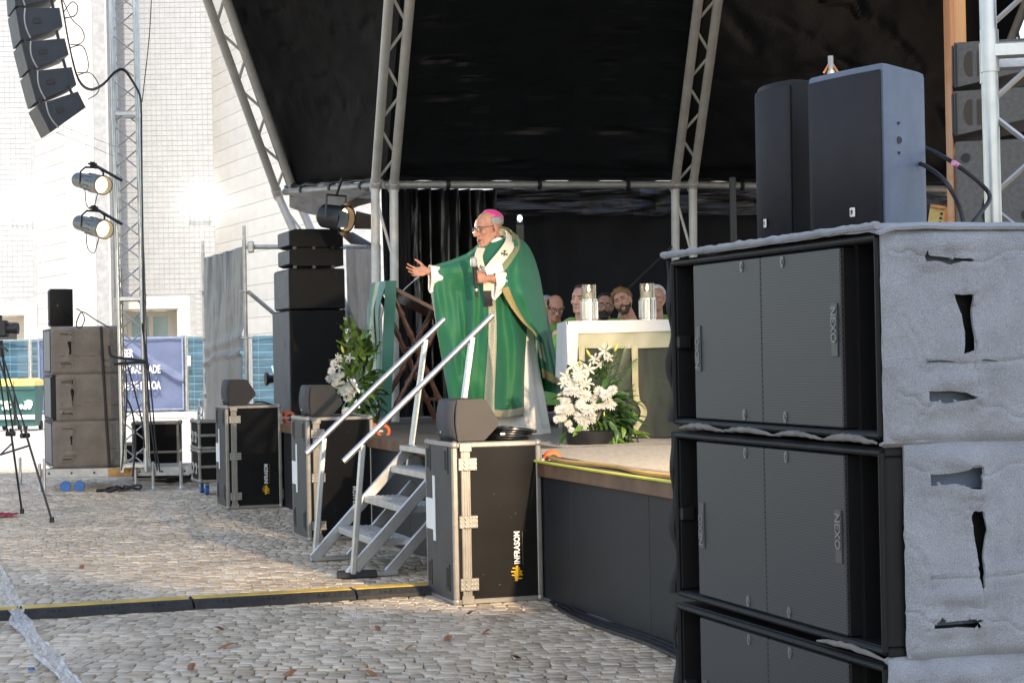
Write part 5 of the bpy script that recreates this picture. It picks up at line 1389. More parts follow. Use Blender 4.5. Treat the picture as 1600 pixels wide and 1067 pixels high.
# clear plastic strip laid over the ramp
path = [on(-12, 880, 0), on(4, 912, 0), on(20, 945, 0), on(27, 960, .06), on(33, 975, .03), on(52, 1000, 0), on(80, 1034, 0), on(115, 1072, 0), on(150, 1110, 0)]
cp = bez(path, 8)
def strip_f(u, v):
    q = u * (len(cp) - 1); i = min(int(q), len(cp) - 2); p = cp[i].lerp(cp[i + 1], q - i); d = (cp[i + 1] - cp[i]).normalized(); s_ = V((d.y, -d.x, 0)).normalized()
    w = .13 * (.8 + .35 * NZ.noise(V((u * 9, 1, 2))))
    return p + s_ * (v - .5) * w + V((0, 0, .012 + .016 * abs(fbm((u * 22, v * 3, 4)))))
mb = MB(); mb.grid(170, 9, strip_f); st_ = mb.build('plastic_strip', mat('crinkled clear film', (.55, .56, .57), .18, var=.1, scale=30, alpha=.62, spec=.8, bump=.5, bscale=45), None, None)
tag(st_, 'crinkled clear plastic strip laid across the cable ramp at the lower left', 'plastic film')
# litter
def leaf_litter(px, py, s, col, label, grp=None):
    p = on(px, py, 0); mb = MB(); a = rng.uniform(0, 6)
    pts = [(math.cos(w) * s * rng.uniform(.6, 1), math.sin(w) * s * .5 * rng.uniform(.6, 1)) for w in [k * .7 for k in range(9)]]
    mb.M = MX.Translation(p + V((0, 0, .014))) @ MX.Rotation(a, 4, 'Z')
    mb.add([(x, y, .012 * math.sin(x * 60)) for x, y in pts] + [(0, 0, .012)], [(i, (i + 1) % 9, 9) for i in range(9)])
    tag(mb.build('fallen_leaf', col, None, None), label, 'leaf', grp)
LEAFPOS = ['just in front of the second ramp segment', 'at the lower left, third from the plastic strip', 'near the bottom edge left of the middle', 'below the nearest flight case', 'left of the nearest flight case before the ramp', 'at the near corner of the nearest flight case', 'right of the nearest flight case', 'beyond the ramp near the left edge', 'at the bottom edge, left of the case', 'lowest one near the stage foot', 'close beside the one by the second ramp segment', 'hugging the foot of the nearest flight case']
M['leafd'] = mat('dry leaf', (.24, .10, .045), .8, var=.3)
for k, (px, py) in enumerate(((343, 985), (300, 1045), (455, 1055), (640, 1015), (590, 985), (700, 1000), (760, 990), (128, 888), (580, 1055), (806, 1030), (355, 1012), (735, 960))):
    leaf_litter(px, py, rng.uniform(.03, .06), 'leafd', 'small dry brown leaf on the cobbles ' + LEAFPOS[k], 'dry leaves on the cobbles')
p = on(49, 1050, 0); mb = MB(); mb.M = MX.Translation(p + V((0, 0, .012))); mb.lathe([(.0, .012), (.015, .012), (.017, .0), (.0, 0)], 14, False); tag(mb.build('bottle_cap', 'blue_wheel'), 'blue plastic bottle cap on the cobbles at the lower left', 'bottle cap')

# ================================================================ ALTAR
pa = on(895, 692, DECK); AH = .855
t = thing('altar', 'altar table draped in white and sage cloth over a sheer grey skirt', 'altar', (pa.x, pa.y, DECK + .02), R(4))
M['linen'] = mat('white altar linen', (.60, .59, .57), .8, var=.03, scale=6, bump=.1, bscale=150)
M['sage'] = mat('sage satin cloth', (.31, .30, .205), .5, var=.12, scale=4, sheen=.3)
AW, AD = 1.45, .72
for x in (.06, AW - .06):
    for y in (.08, AD - .06):
        mb = MB(); mb.box((x, y, AH / 2 - .03), (.05, .05, AH - .08)); mb.build('leg', 'wood', t)
mb = MB(); mb.box((AW / 2, AD / 2, AH - .03), (AW - .04, AD - .04, .04)); mb.build('tabletop', 'wood', t)
mb = MB(); L0 = AW + .02
def wh(u, v):
    d = v * .083
    return V((-.02 + u * L0, -.03 - .004 * math.sin(u * 30) * v, AH - d - .003 * math.sin(u * 9) * v))
mb.grid(50, 6, wh); mb.grid(50, 8, lambda u, v: V((-.02 + u * L0, -.03 + v * (AD + .04), AH + .002)))
mb.grid(14, 30, lambda u, v: V((-.03 - .012 * math.sin(u * 7) - .02 * v * u, -.03 + u * (AD * .9), AH - v * (.50 - .1 * u))))
mb.grid(6, 30, lambda u, v: V((-.03 + u * (.085 - .02 * v), -.034 + .006 * math.sin(v * 9 + u * 4), AH - .02 - v * (.46 - .10 * u)))); w_ = mb.build('altar_cloth', 'linen', t, None); mod_solid(w_, .004)
mb = MB(); mb.grid(80, 10, lambda u, v: V((.045 + u * (AW - .05), -.008 - .009 * abs(math.sin(u * 11)) - .006 * math.sin(u * 37 + v * 2) * v, AH - .055 - v * (.135 + .01 * math.sin(u * 5))))); o = mb.build('overlay_cloth', 'sage', t, None); mod_solid(o, .004)
mb = MB(); mb.grid(120, 20, lambda u, v: V((.0 + u * (AW - .01), .012 - .014 * math.sin(u * 43 + 2 * fbm((u * 5, v * 2, 1))), AH - .12 - v * (AH - .13)))); o = mb.build('skirt', mat('sheer grey green tulle', (.034, .039, .032), .8, var=.3, scale=3, stretch=(2, 1, .6), alpha=.95), t, None)
mb = MB(); mb.grid(30, 16, lambda u, v: V((.0 - .01 * math.sin(u * 20), .02 + u * (AD - .05), AH - .12 - v * (AH - .13)))); mb.build('skirt', mat('sheer grey green tulle side', (.045, .05, .042), .8, var=.3, alpha=.95), t, None)
for x0, curl in ((.075, 0), (.46, 1)):
    mb = MB(); mb.grid(5, 40, lambda u, v: V((x0 + (u - .5) * .045 + curl * (.05 * max(0, v - .45) + .045 * math.sin(max(0, v - .6) * 12) * (v > .6)), -.022 - .008 * math.sin(v * 6 + u * 2), AH - .18 - v * (AH - .20)))); o = mb.build('ribbon', mat('pale sage ribbon', (.36, .33, .20), .5), t, None); mod_solid(o, .003)
def altar_pt(px, y): # local frame of the altar to the place
    return None
for (px, pyb, lab) in ((921, 498, 'left'), (1012, 495, 'right')):
    q = at(px, pyb, pa.y + .22); zb = DECK + .02 + AH + .004
    t = thing('candle_holder', lab + ' silver banded glass cylinder candle holder on the altar', 'candle holder', (q.x, q.y, zb), 0, 'candle holders on the altar')
    mb = MB(); n_ = 24; mb.lathe([(.01, 0), (.062, 0), (.062, .012), (.058, .014), (.058, .150), (.062, .152), (.062, .162), (.05, .162), (.05, .03), (.01, .03)], 24); mb.build('silver_cylinder', 'chrome', t, 25)
    mb = MB()
    for k in range(12):
        w = k * math.pi / 6; mb.box((.0595 * math.cos(w), .0595 * math.sin(w), .082), (.010, .010, .132), MX.Rotation(w, 3, 'Z'), .002)
    mb.build('silver_flute', 'steel', t)
    mb = MB(); mb.lathe([(.048, .155), (.054, .156), (.054, .268), (.050, .268), (.048, .158)], 28, False); mb.build('glass_cylinder', 'glass', t, 60)
    c = thing('candle', 'lit cream candle inside the ' + lab + ' glass cylinder', 'candle', (q.x, q.y, zb + .035), 0, 'lit candles on the altar')
    mb = MB(); mb.lathe([(.002, 0), (.026, 0), (.026, .17), (.022, .175), (.002, .172)], 16); mb.build('wax', mat('cream wax', (.75, .66, .45), .5), c)
    mb = MB(); mb.cyl((0, 0, .17), (0, 0, .185), .002, n=5); mb.build('wick', 'black', c)
    mb = MB(); mb.lathe([(.001, .18), (.006, .19), (.008, .20), (.005, .217), (.001, .232)], 10); mb.build('flame', lit('candle flame', (1, .62, .28), 9), c)

# ================================================================ LECTERN
ly = 18.7; lx = at(644, 560, ly); lb = V((lx.x, lx.y, DECK))
t = thing('lectern', 'dark turned wood folding lectern with crossed legs and a sloping book rest', 'lectern', lb, R(20))
def LP(px, py, yy=0): return V(at(px, py, ly)) - lb + V((0, 0, 0))
def spindle(p, q, r=.025, n=34):
    prof = []
    for k in range(n):
        v = k / (n - 1); s = 1.0
        for c in (.18, .34, .46, .54, .66, .84): s += .42 * math.exp(-((v - c) / .018) ** 2) - .2 * math.exp(-((v - c - .035) / .02) ** 2)
        prof.append(r * max(.5, s))
    mb = MB(); mb.tube([V(p).lerp(V(q), k / (n - 1)) for k in range(n)], prof, 10); return mb
for yo in (-.21, .21):
    for (a, b) in (((600, 455), (692, 640)), ((692, 478), (594, 655))):
        pa_, pb_ = LP(*a), LP(*b); pb_.z = .03
        spindle(pa_ + V((0, yo, 0)), pb_ + V((0, yo, 0))).build('leg', 'wood', t)
    pb_ = LP(650, 545); mb = MB(); mb.cyl(pb_ + V((0, yo - .04, 0)), pb_ + V((0, yo + .04, 0)), .022, n=12); mb.build('pivot', 'wood', t)
for (a, r) in (((650, 545), .016), ((606, 640), .018), ((683, 624), .018)):
    p = LP(*a); mb = MB(); mb.cyl(p + V((0, -.21, 0)), p + V((0, .21, 0)), r, n=10); mb.build('cross_rod', 'wood', t)
a, b = LP(599, 452), LP(690, 496); d = (b - a); nrm = V((d.z, 0, -d.x)).normalized(); nrm = nrm if nrm.z > 0 else -nrm
mb = MB(); mb.add([a + V((0, s * .27, 0)) + nrm * h for h in (-.012, .022) for s in (-1, 1)] + [b + V((0, s * .27, 0)) + nrm * h for h in (-.012, .022) for s in (-1, 1)],
    [(0, 1, 3, 2), (4, 6, 7, 5), (0, 4, 5, 1), (2, 3, 7, 6), (0, 2, 6, 4), (1, 5, 7, 3)]); mb.build('book_rest', 'wood', t, fix=True)
mb = MB(); mb.cyl(a + V((0, -.28, .01)), a + V((0, .28, .01)), .034, n=14); mb.build('top_rail', 'wood', t)
mb = MB(); mb.box(b + V((.01, 0, .03)), (.03, .54, .05), None, .008); mb.build('book_ledge', 'wood', t)
t = thing('lectern_cloth', 'green silk cloth with a pale centre band hanging down the front of the lectern', 'cloth', lb, R(20))
M['silk_teal'] = mat('sea green silk', (.05, .20, .135), .42, var=.25, scale=3, sheen=.3, stretch=(1, 1, .4))
def cf(y0, y1):
    return lambda u, v: V(((LP(597, 446).x - .035) - .05 * min(1, v * 5) - .02 * math.sin(v * 7 + u * 3) - .03 * math.sin((y0 + u * (y1 - y0)) * 23) * v - .09 * v, y0 + u * (y1 - y0) + .01 * math.sin(v * 9), LP(597, 446).z + .03 - v * (LP(597, 446).z - .04)))
mb = MB(); mb.grid(40, 40, cf(-.27, .27)); o = mb.build('cloth', 'silk_teal', t, None); mod_solid(o, .005)
fb = cf(-.10, .10); mb = MB(); mb.grid(10, 40, lambda u, v: fb(u, v) + V((-.008, 0, .002))); o = mb.build('centre_band', mat('pale sage band', (.45, .50, .34), .6), t, None); mod_solid(o, .004)
fs_ = cf(-.275, -.20); mb = MB(); mb.grid(8, 40, lambda u, v: V((LP(600, 446).x + .03 - .11 * u - .08 * v, -.285 - .006 * math.sin(v * 14), LP(597, 446).z + .03 - v * (LP(597, 446).z - .05)))); o = mb.build('cloth_side', 'silk_teal', t, None); mod_solid(o, .004)
t = thing('lectern_microphone', 'thin gooseneck microphone on the lectern top under the outstretched hand', 'microphone', lb, R(12))
mb = MB(); mb.tube(bez([LP(617, 468), LP(632, 452), LP(650, 436)]), .006, 6); mb.build('gooseneck', 'steel', t)
mb = MB(); mb.cyl(LP(648, 438), LP(655, 432), .013, .015, n=10); mb.build('capsule', 'steel', t); mb = MB(); mb.cyl(LP(614, 472), LP(618, 467), .014, n=8); mb.build('mount', 'black', t)
# stand feet and dim gear in the dark behind the lectern
b0 = on(640, 652, DECK); t = thing('music_stand', 'dim thin stand with tripod feet behind the lectern', 'stand', (b0.x, b0.y, DECK))
mb = MB(); mb.cyl((0, 0, .04), (0, 0, 1.25), .013, n=8); mb.build('pole', 'black', t)
mb = MB()
for k in range(3): mb.cyl((0, 0, .16), (.30 * math.cos(k * 2.1 + .3), .30 * math.sin(k * 2.1 + .3), .015), .012, n=6)
mb.build('tripod_foot', 'black', t)
b0 = on(672, 640, DECK); t = thing('chair', 'chair with a pale green back cloth in the shade behind the lectern', 'chair', (b0.x, b0.y, DECK))
mb = MB(); mb.box((0, 0, .45), (.42, .42, .04), None, .01); mb.build('seat', 'wood', t)
mb = MB(); mb.box((0, .2, .75), (.42, .03, .5), None, .01); mb.build('backrest', mat('pale lime cloth', (.42, .46, .18), .8), t)
for x in (-.18, .18):
    for y in (-.18, .18):
        mb = MB(); mb.cyl((x, y, 0), (x, y, .44), .016, n=6); mb.build('leg', 'wood', t)
mb = MB(); mb.box((b0.x + .15, b0.y - .35, DECK + .14), (.12, .3, .26), None, .02); tag(mb.build('red_bag', mat('deep red cloth', (.25, .01, .02), .8)), 'deep red bag on the stage floor behind the lectern legs', 'bag')

# ================================================================ FLOWERS
M['petal'] = mat('white petal', (.54, .53, .48), .7, var=.05, scale=20, sheen=.2)
M['lily'] = mat('cream lily petal', (.53, .51, .43), .6, var=.08, scale=20)
M['bud'] = mat('yellow green bud', (.48, .50, .10), .6, var=.2)
def leafmat(n, c): return mat(n, c, .4, var=.35, scale=9, obj_rand=.35)
M['leaf1'] = leafmat('dark green leaf', (.035, .085, .022)); M['leaf2'] = leafmat('bright green leaf', (.095, .17, .035))
def mum():
    mb = MB()
    for ring, (n, el, ln) in enumerate(((15, 8, 1.0), (14, 28, .95), (12, 50, .8), (8, 72, .6))):
        for k in range(n):
            a = 2 * math.pi * (k + .5 * ring) / n + rng.uniform(-.1, .1); e = R(el + rng.uniform(-7, 7)); L = ln * rng.uniform(.85, 1.05)
            d = V((math.cos(a) * math.cos(e), math.sin(a) * math.cos(e), math.sin(e))); s = V((-math.sin(a), math.cos(a), 0)); up = d.cross(s) * -1
            mb.add([d * .1, d * L * .55 + s * .14 - up * .03, d * L + up * .12 + s * .05, d * L + up * .12 - s * .05, d * L * .55 - s * .14 - up * .03], [(0, 1, 2, 3, 4)])
    return mb
def lily():
    mb = MB()
    for k in range(6):
        a = 2 * math.pi * k / 6 + rng.uniform(-.12, .12); c, s = math.cos(a), math.sin(a); w = .24 if k % 2 else .17
        pr = [(.05, 0, .03), (.35, .28, w * .8), (.7, .42, w), (1.0, .40, w * .7), (1.22, .22, .02)]
        vs = []
        for (r, z, h) in pr: vs += [(r * c - h * s, r * s + h * c, z + .05), (r * c, r * s, z), (r * c + h * s, r * s - h * c, z + .05)]
        mb.add(vs, [(3 * i + j, 3 * i + j + 1, 3 * i + 4 + j, 3 * i + 3 + j) for i in range(4) for j in range(2)])
    return mb
def leafm(seed):
    mb = MB(); n = 5; vs = []
    for i in range(n + 1):
        t_ = i / n; w = .22 * math.sin(math.pi * min(1, t_ * .92 + .08)) ** .8 * (1 - .3 * t_); z = -.35 * t_ * t_ + .05 * math.sin(t_ * 5 + seed)
        vs += [(t_, -w, z + .06), (t_, 0, z), (t_, w, z + .06)]
    mb.add(vs, [(3 * i + j, 3 * i + j + 1, 3 * i + 4 + j, 3 * i + 3 + j) for i in range(n) for j in range(2)]); return mb
def budm():
    mb = MB(); mb.tube([V((0, 0, -.5)), V((0, 0, -.3)), V((0, 0, .1)), V((0, 0, .6)), V((0, 0, 1))], [.05, .2, .26, .18, .03], 7); return mb
def frond():
    mb = MB(); cv = [V((k / 16 * 1.0, 0, .25 * math.sin(k / 16 * 1.8))) for k in range(17)]; mb.tube(cv, .006, 5)
    for k in range(2, 17):
        for s in (-1, 1):
            p = cv[k]; L = .42 * math.sin(math.pi * (k / 17) ** .8) + .08; d = V((.75, s * .62, .1)).normalized(); e = p + d * L + V((0, 0, -.10 * L)); mb.add([p, p + d * L * .5 + V((0, 0, .012)), e, p + d * L * .5 - V((.022, 0, 0))], [(0, 1, 2, 3)])
    return mb
MUM = [mum().mesh('flower', 'petal', None) for _ in range(3)]; LIL = [lily().mesh('lily', 'lily', 60) for _ in range(2)]
LEAF = {m_: [leafm(k * 1.7).mesh('leaf', m_, 60) for k in range(4)] for m_ in ('leaf1', 'leaf2')}
BUD = budm().mesh('bud', 'bud', 60); FROND = frond().mesh('frond', 'leaf1', None)
def place_up(o, p, d, s, roll=0):
    o.matrix_local = MX.Translation(p) @ V(d).to_track_quat('Z', 'Y').to_matrix().to_4x4() @ MX.Rotation(roll, 4, 'Z') @ MX.Scale(s, 4)
def arrangement(label, px, py, y, mums, lilies, buds, leafspec, fronds):
    b = at(px, py, y); b.z = DECK + .02; t = thing('flower_arrangement', label, 'flowers', b)
    mb = MB(); mb.M = MX.Translation((0, 0, 0)); mb.lathe([(.0, 0), (.17, 0), (.19, .09), (.15, .10), (.14, .05), (.0, .05)], 18, False); mb.build('pot', 'black', t)
    loc = lambda x, yy, dy: at(x, yy, y + dy) - b
    cen = loc(px, py - 40, .05); stems = MB()
    for (x, yy, s) in mums:
        p = loc(x, yy, rng.uniform(-.16, -.06)); o = link('flower', MUM[rng.randrange(3)], t); d = V((rng.uniform(-.5, .3), -1, rng.uniform(.1, .9))); place_up(o, p, d, s * .88 * y / FPX, rng.uniform(0, 6)); stems.tube([V((0, 0, .06)), cen.lerp(p, .5) + V((0, .05, 0)), p + V((0, .02, 0))], .004, 4)
    for (x, yy, s) in lilies:
        p = loc(x, yy, rng.uniform(-.14, -.02)); o = link('lily', LIL[rng.randrange(2)], t); d = V((rng.uniform(-.8, .3), -1, rng.uniform(-.1, .8))); place_up(o, p, d, s * .72 * y / FPX, rng.uniform(0, 6)); stems.tube([V((0, 0, .06)), cen.lerp(p, .5) + V((0, .05, 0)), p + V((0, .02, 0))], .004, 4)
    for (x, yy, s, dx) in buds:
        p = loc(x, yy, -.05); o = link('bud', BUD, t); place_up(o, p, (dx, -.2, 1), s * y / FPX, 0); stems.tube([V((0, 0, .06)), cen.lerp(p, .5) + V((0, .05, 0)), p], .004, 4)
    stems.build('stems', 'leaf1', t)
    for (x, yy, rx, ry, n, m_, s) in leafspec:
        for k in range(n):
            a = rng.uniform(0, 6.28); q = math.sqrt(rng.random()); xx, y2 = x + rx * q * math.cos(a), yy + ry * q * math.sin(a)
            p = loc(xx, y2, rng.uniform(-.12, .14)); o = link('leaf', LEAF[m_][rng.randrange(4)], t)
            d = (V((xx - px, 0, -(y2 - py + 60))).normalized() + V((rng.uniform(-.8, .8), rng.uniform(-1.2, .4), rng.uniform(-.6, .8)))).normalized()
            o.matrix_local = MX.Translation(p) @ d.to_track_quat('X', 'Z').to_matrix().to_4x4() @ MX.Rotation(rng.uniform(-1, 1), 4, 'X') @ MX.Scale(s * rng.uniform(.7, 1.25) * y / FPX, 4)
    for (x, yy, tx, ty, s) in fronds:
        p, q = loc(x, yy, .05), loc(tx, ty, -.05); d = q - p; o = link('frond', FROND, t); o.matrix_local = MX.Translation(p) @ d.to_track_quat('X', 'Z').to_matrix().to_4x4() @ MX.Rotation(rng.uniform(-.5, .5), 4, 'X') @ MX.Scale(d.length * s, 4)
    return t
mm = [(918, 641, 13), (932, 624, 13), (905, 652, 12), (922, 655, 12), (912, 662, 11), (890, 640, 12), (884, 628, 11), (878, 652, 10), (873, 640, 9), (912, 676, 11), (925, 650, 9), (900, 612, 13), (914, 618, 14), (946, 617, 12), (957, 610, 11), (942, 631, 12), (955, 632, 11), (936, 611, 11), (931, 634, 10), (888, 612, 12), (894, 600, 11), (880, 640, 10), (897, 640, 10), (907, 632, 11), (870, 655, 8), (888, 662, 8), (893, 672, 7), (949, 624, 10), (878, 620, 10), (903, 590, 11), (913, 585, 10)]
ll = [(946, 549, 15), (905, 582, 15), (919, 577, 14), (886, 588, 15), (882, 600, 13), (917, 600, 14), (930, 562, 13), (896, 573, 13), (937, 570, 11), (908, 601, 13), (951, 560, 10)]
arrangement('white lily and chrysanthemum arrangement on the rug below the altar', 925, 694, 13.45, mm, ll, [(920, 553, 9, -.5), (962, 545, 10, .5), (903, 571, 8, -.6), (950, 536, 6, .1), (944, 648, 6, 0)],
            [(950, 655, 38, 40, 120, 'leaf1', 26), (925, 620, 42, 60, 40, 'leaf1', 22), (945, 672, 45, 20, 30, 'leaf2', 26), (900, 678, 26, 14, 22, 'leaf1', 20), (975, 640, 18, 26, 14, 'leaf2', 20), (935, 600, 20, 20, 14, 'leaf1', 24)],
            [(945, 620, 985, 555, 1.0), (948, 620, 998, 575, 1.0), (950, 615, 968, 545, .9), (945, 610, 958, 550, .9), (960, 640, 1000, 610, .9)])
mm2 = [(540, 612, 12), (548, 604, 12), (534, 603, 11), (526, 590, 10), (519, 580, 9), (524, 600, 9), (544, 622, 9), (522, 568, 8), (541, 643, 9), (551, 611, 9), (515, 592, 8), (533, 585, 8)]
ll2 = [(538, 565, 13), (548, 560, 12), (533, 575, 11), (530, 558, 9)]
arrangement('white lily arrangement behind the middle flight case beside the lectern cloth', 552, 668, 17.4, mm2, ll2, [(536, 548, 9, -.3), (540, 502, 7, -.4)],
            [(562, 580, 26, 50, 90, 'leaf2', 24), (556, 540, 20, 32, 34, 'leaf2', 24), (566, 625, 24, 28, 70, 'leaf1', 24), (548, 515, 12, 14, 8, 'leaf2', 18)],
            [(566, 600, 548, 520, .9), (570, 590, 580, 510, .9), (572, 600, 595, 540, .8), (560, 590, 556, 505, .7), (575, 640, 598, 590, .8)])
# ================================================================ PEOPLE
def skin(name, c):
    m = mat(name, c, .58, var=.14, scale=22, spec=.3)
    b = m.node_tree.nodes['Principled BSDF']; b.inputs['Subsurface Weight'].default_value = .12; b.inputs['Subsurface Radius'].default_value = (.012, .005, .003); return m
def add_head(mb, H, mouth=0.0, ears=True, jaw=1.0):
    """head in matrix H: face towards -y, up z, origin between the ears at eye height"""
    o = mb.M.copy(); mb.M = o @ H
    E, C = mb.ell, mb.cap
    E((0, .018, .038), (.076, .096, .082)); E((0, -.035, -.030), (.060 * jaw, .056, .085)); E((0, -.045, .035), (.062, .045, .05))
    E((0, -.074, -.103 - .5 * mouth), (.026 * jaw, .021, .019)); 
    for s in (-1, 1):
        C((s * .055 * jaw, -.0, -.050), (s * .022, -.062, -.098 - .4 * mouth), .022, .020); E((s * .036, -.067, -.022), (.028, .022, .024), n=10, m=7)
        C((s * .012, -.086, .027), (s * .046, -.072, .024), .0105, .009)
        E((s * .0125, -.103, -.036), (.0105, .012, .009), n=8, m=6)
        if ears:
            E((s * .079, .012, -.004), (.010, .022, .034), MX.Rotation(R(12 * s), 3, 'Z')); E((s * .080, .006, -.028), (.009, .013, .012), n=8, m=6)
    C((0, -.088, .014), (0, -.117, -.031), .0095, .0135)
    C((-.016, -.094, -.061), (.016, -.094, -.061), .0075); C((-.015, -.091, -.075 - mouth), (.015, -.091, -.075 - mouth), .0085)
    C((0, .018, -.05), (0, .042, -.20), .055, .064)
    mb.M = o
def face_parts(person, H, brow='hairdark', mouth=0.0, iris='black', glasses=None):
    for s in (-1, 1):
        mb = MB(); mb.M = H; mb.ell((s * .031, -.0815, .006), (.0115, .0085, .0052), n=10, m=7); e = mb.build('eye', 'eye_white', person)
        mb = MB(); mb.M = H; mb.ell((s * .031, -.0885, .006), (.0052, .003, .0050), n=8, m=5); mb.build('iris', iris, e)
        mb = MB(); mb.M = H; mb.cap((s * .014, -.0965, .027), (s * .046, -.080, .029), .0045, .003, 6); mb.build('eyebrow', brow, person)
    mb = MB(); mb.M = H; mb.ell((0, -.0965, -.067 - mouth * .5), (.017, .009, .0028 + mouth * .55), n=12, m=7); mb.build('mouth', 'mouth', person)
    if glasses:
        mb = MB(); mb.M = H
        for s in (-1, 1):
            mb.tube([V((s * .034 + .024 * math.cos(w), -.102 + .010 * abs(math.cos(w)) * (1 if s * math.cos(w) > 0 else 0), .004 + .017 * math.sin(w))) for w in [R(30 * k) for k in range(13)]], .0022, 5)
            mb.cyl((s * .058, -.092, .010), (s * .082, .006, .008), .0022, n=5)
        mb.cyl((-.011, -.103, .008), (.011, -.103, .008), .0022, n=5); g = mb.build('glasses', glasses, person)
        for s in (-1, 1): mb = MB(); mb.M = H; mb.ell((s * .034, -.1005, .004), (.0225, .0016, .016), n=12, m=5); mb.build('glasses_lens', 'lens_clear', g)
def hair_cap(person, H, m, keep, grow=.010, name='hair', seed=0.0, rough=.004):
    """shell over the skull where keep(dir) holds"""
    mb = MB(); n, k = 40, 26; vs = []; ok = []
    for i in range(k + 1):
        ph = -math.pi / 2 + math.pi * i / k
        for j in range(n):
            th = 2 * math.pi * j / n; d = V((math.cos(ph) * math.cos(th), math.cos(ph) * math.sin(th), math.sin(ph))); g = keep(d)
            r = 1.0; e = grow * max(0, min(1, g * 4)) + rough * fbm((d.x * 7 + seed, d.y * 7, d.z * 7))
            vs.append(V((0, .018, .038)) + V((d.x * (.076 + e), d.y * (.096 + e), d.z * (.082 + e)))); ok.append(g > 0)
    fs = [(i * n + j, i * n + (j + 1) % n, (i + 1) * n + (j + 1) % n, (i + 1) * n + j) for i in range(k) for j in range(n) if any(ok[a] for a in (i * n + j, i * n + (j + 1) % n, (i + 1) * n + (j + 1) % n, (i + 1) * n + j))]
    mb.M = H; mb.add(vs, fs); o = mb.build(name, m, person, 60); mod_solid(o, .006, 0); return o
def beard(person, H, m, grow=.008, top=-.055):
    mb = MB()
    mb.M = H
    mb.ell((0, -.040, -.074), (.054 + grow, .053 + grow, .044 + grow * .7), n=16, m=10)
    for s in (-1, 1): mb.cap((s * .066, .004, -.035), (s * .052, -.045, -.078), .008, .018); mb.cap((s * .004, -.107, -.050), (s * .030, -.090, -.064), .007, .006)
    mb.cap((-.02, -.075, -.112), (.02, -.075, -.112), .022 + grow)
    o = mb.build('beard', m, person, None); mod_remesh(o, .006, 2); return o
M['eye_white'] = mat('eye white', (.40, .37, .34), .25, var=.03); M['mouth'] = mat('mouth', (.20, .055, .05), .5)
M['hairdark'] = mat('dark brown hair', (.018, .012, .009), .6, var=.4, scale=60); M['hairgrey'] = mat('grey hair', (.30, .29, .28), .7, var=.25, scale=70)
M['hairfair'] = mat('fair brown hair', (.20, .10, .04), .6, var=.4, scale=60); M['hairbrown'] = mat('brown hair', (.05, .028, .016), .6, var=.4, scale=60); M['hairwhite'] = mat('white hair', (.6, .59, .57), .7, var=.1, scale=60)
M['lens_clear'] = mat('spectacle lens', (.9, .92, .95), .04, alpha=.06, spec=.4)
M['gold_rim'] = mat('thin dark spectacle rim', (.05, .04, .035), .3, .5)
def hand(mb, H, curl=(20, 25, 20), spread=6, thumb=(35, 10), grip=False, s=1.0, side=1):
    """wrist at origin, fingers along +x, thumb on the +y*side edge, palm faces -z"""
    o = mb.M.copy(); mb.M = o @ H @ MX.Diagonal((s, s * side, s, 1))
    mb.cap((-.07, 0, 0), (.01, 0, 0), .030, .026); mb.ell((.045, .002, 0), (.050, .040, .0155)); mb.ell((.03, .022, -.008), (.032, .018, .016))
    for k, (y, L, r) in enumerate(((.030, .072, .0092), (.010, .080, .0096), (-.010, .074, .0092), (-.028, .058, .0080))):
        a = R(spread * (1.5 - k)); p = V((.082 - .004 * abs(k - 1), y, .002)); mb.cap((.05, y * .85, 0), p, .0105, r); bend = 0
        for q, f in enumerate((.45, .32, .26)):
            bend += R(curl[q] + (k * 4 if grip else k * 2)); d = V((math.cos(a) * math.cos(bend), math.sin(a), -math.sin(bend))).normalized(); e = p + d * L * f; mb.cap(p, e, r * (1 - .06 * q), r * (.94 - .07 * q), 10); p = e
    p = V((.022, .030, -.006)); d = V((math.cos(R(thumb[0])), math.sin(R(thumb[0])), -math.sin(R(thumb[1])))).normalized()
    for f, r0, r1 in ((.036, .0135, .0115), (.030, .0115, .0105), (.026, .0105, .0085)):
        e = p + d * f; mb.cap(p, e, r0, r1, 10); p = e; d = (d + V((.25, 0, -.18 if grip else -.04))).normalized()
    mb.M = o
def cloth_strip(name, pts, w, m, parent, wdir=None, off=0.0, t=.004):
    P_ = bez(pts, 8); n = len(P_)
    W_ = [V(q) for q in wdir] if wdir else None
    def f(u, v):
        q = v * (n - 1); i = min(int(q), n - 2); p = P_[i].lerp(P_[i + 1], q - i); d = (P_[i + 1] - P_[i]).normalized()
        if W_:
            z = v * (len(W_) - 1); j = min(int(z), len(W_) - 2) if len(W_) > 1 else 0; s = W_[j].lerp(W_[min(j + 1, len(W_) - 1)], z - j).normalized()
        else: s = d.cross(V((0, -1, 0))).normalized()
        return p + s * (u - .5) * w
    mb = MB(); mb.grid(6, n * 2, f); o = mb.build(name, m, parent, None); mod_solid(o, t); return o
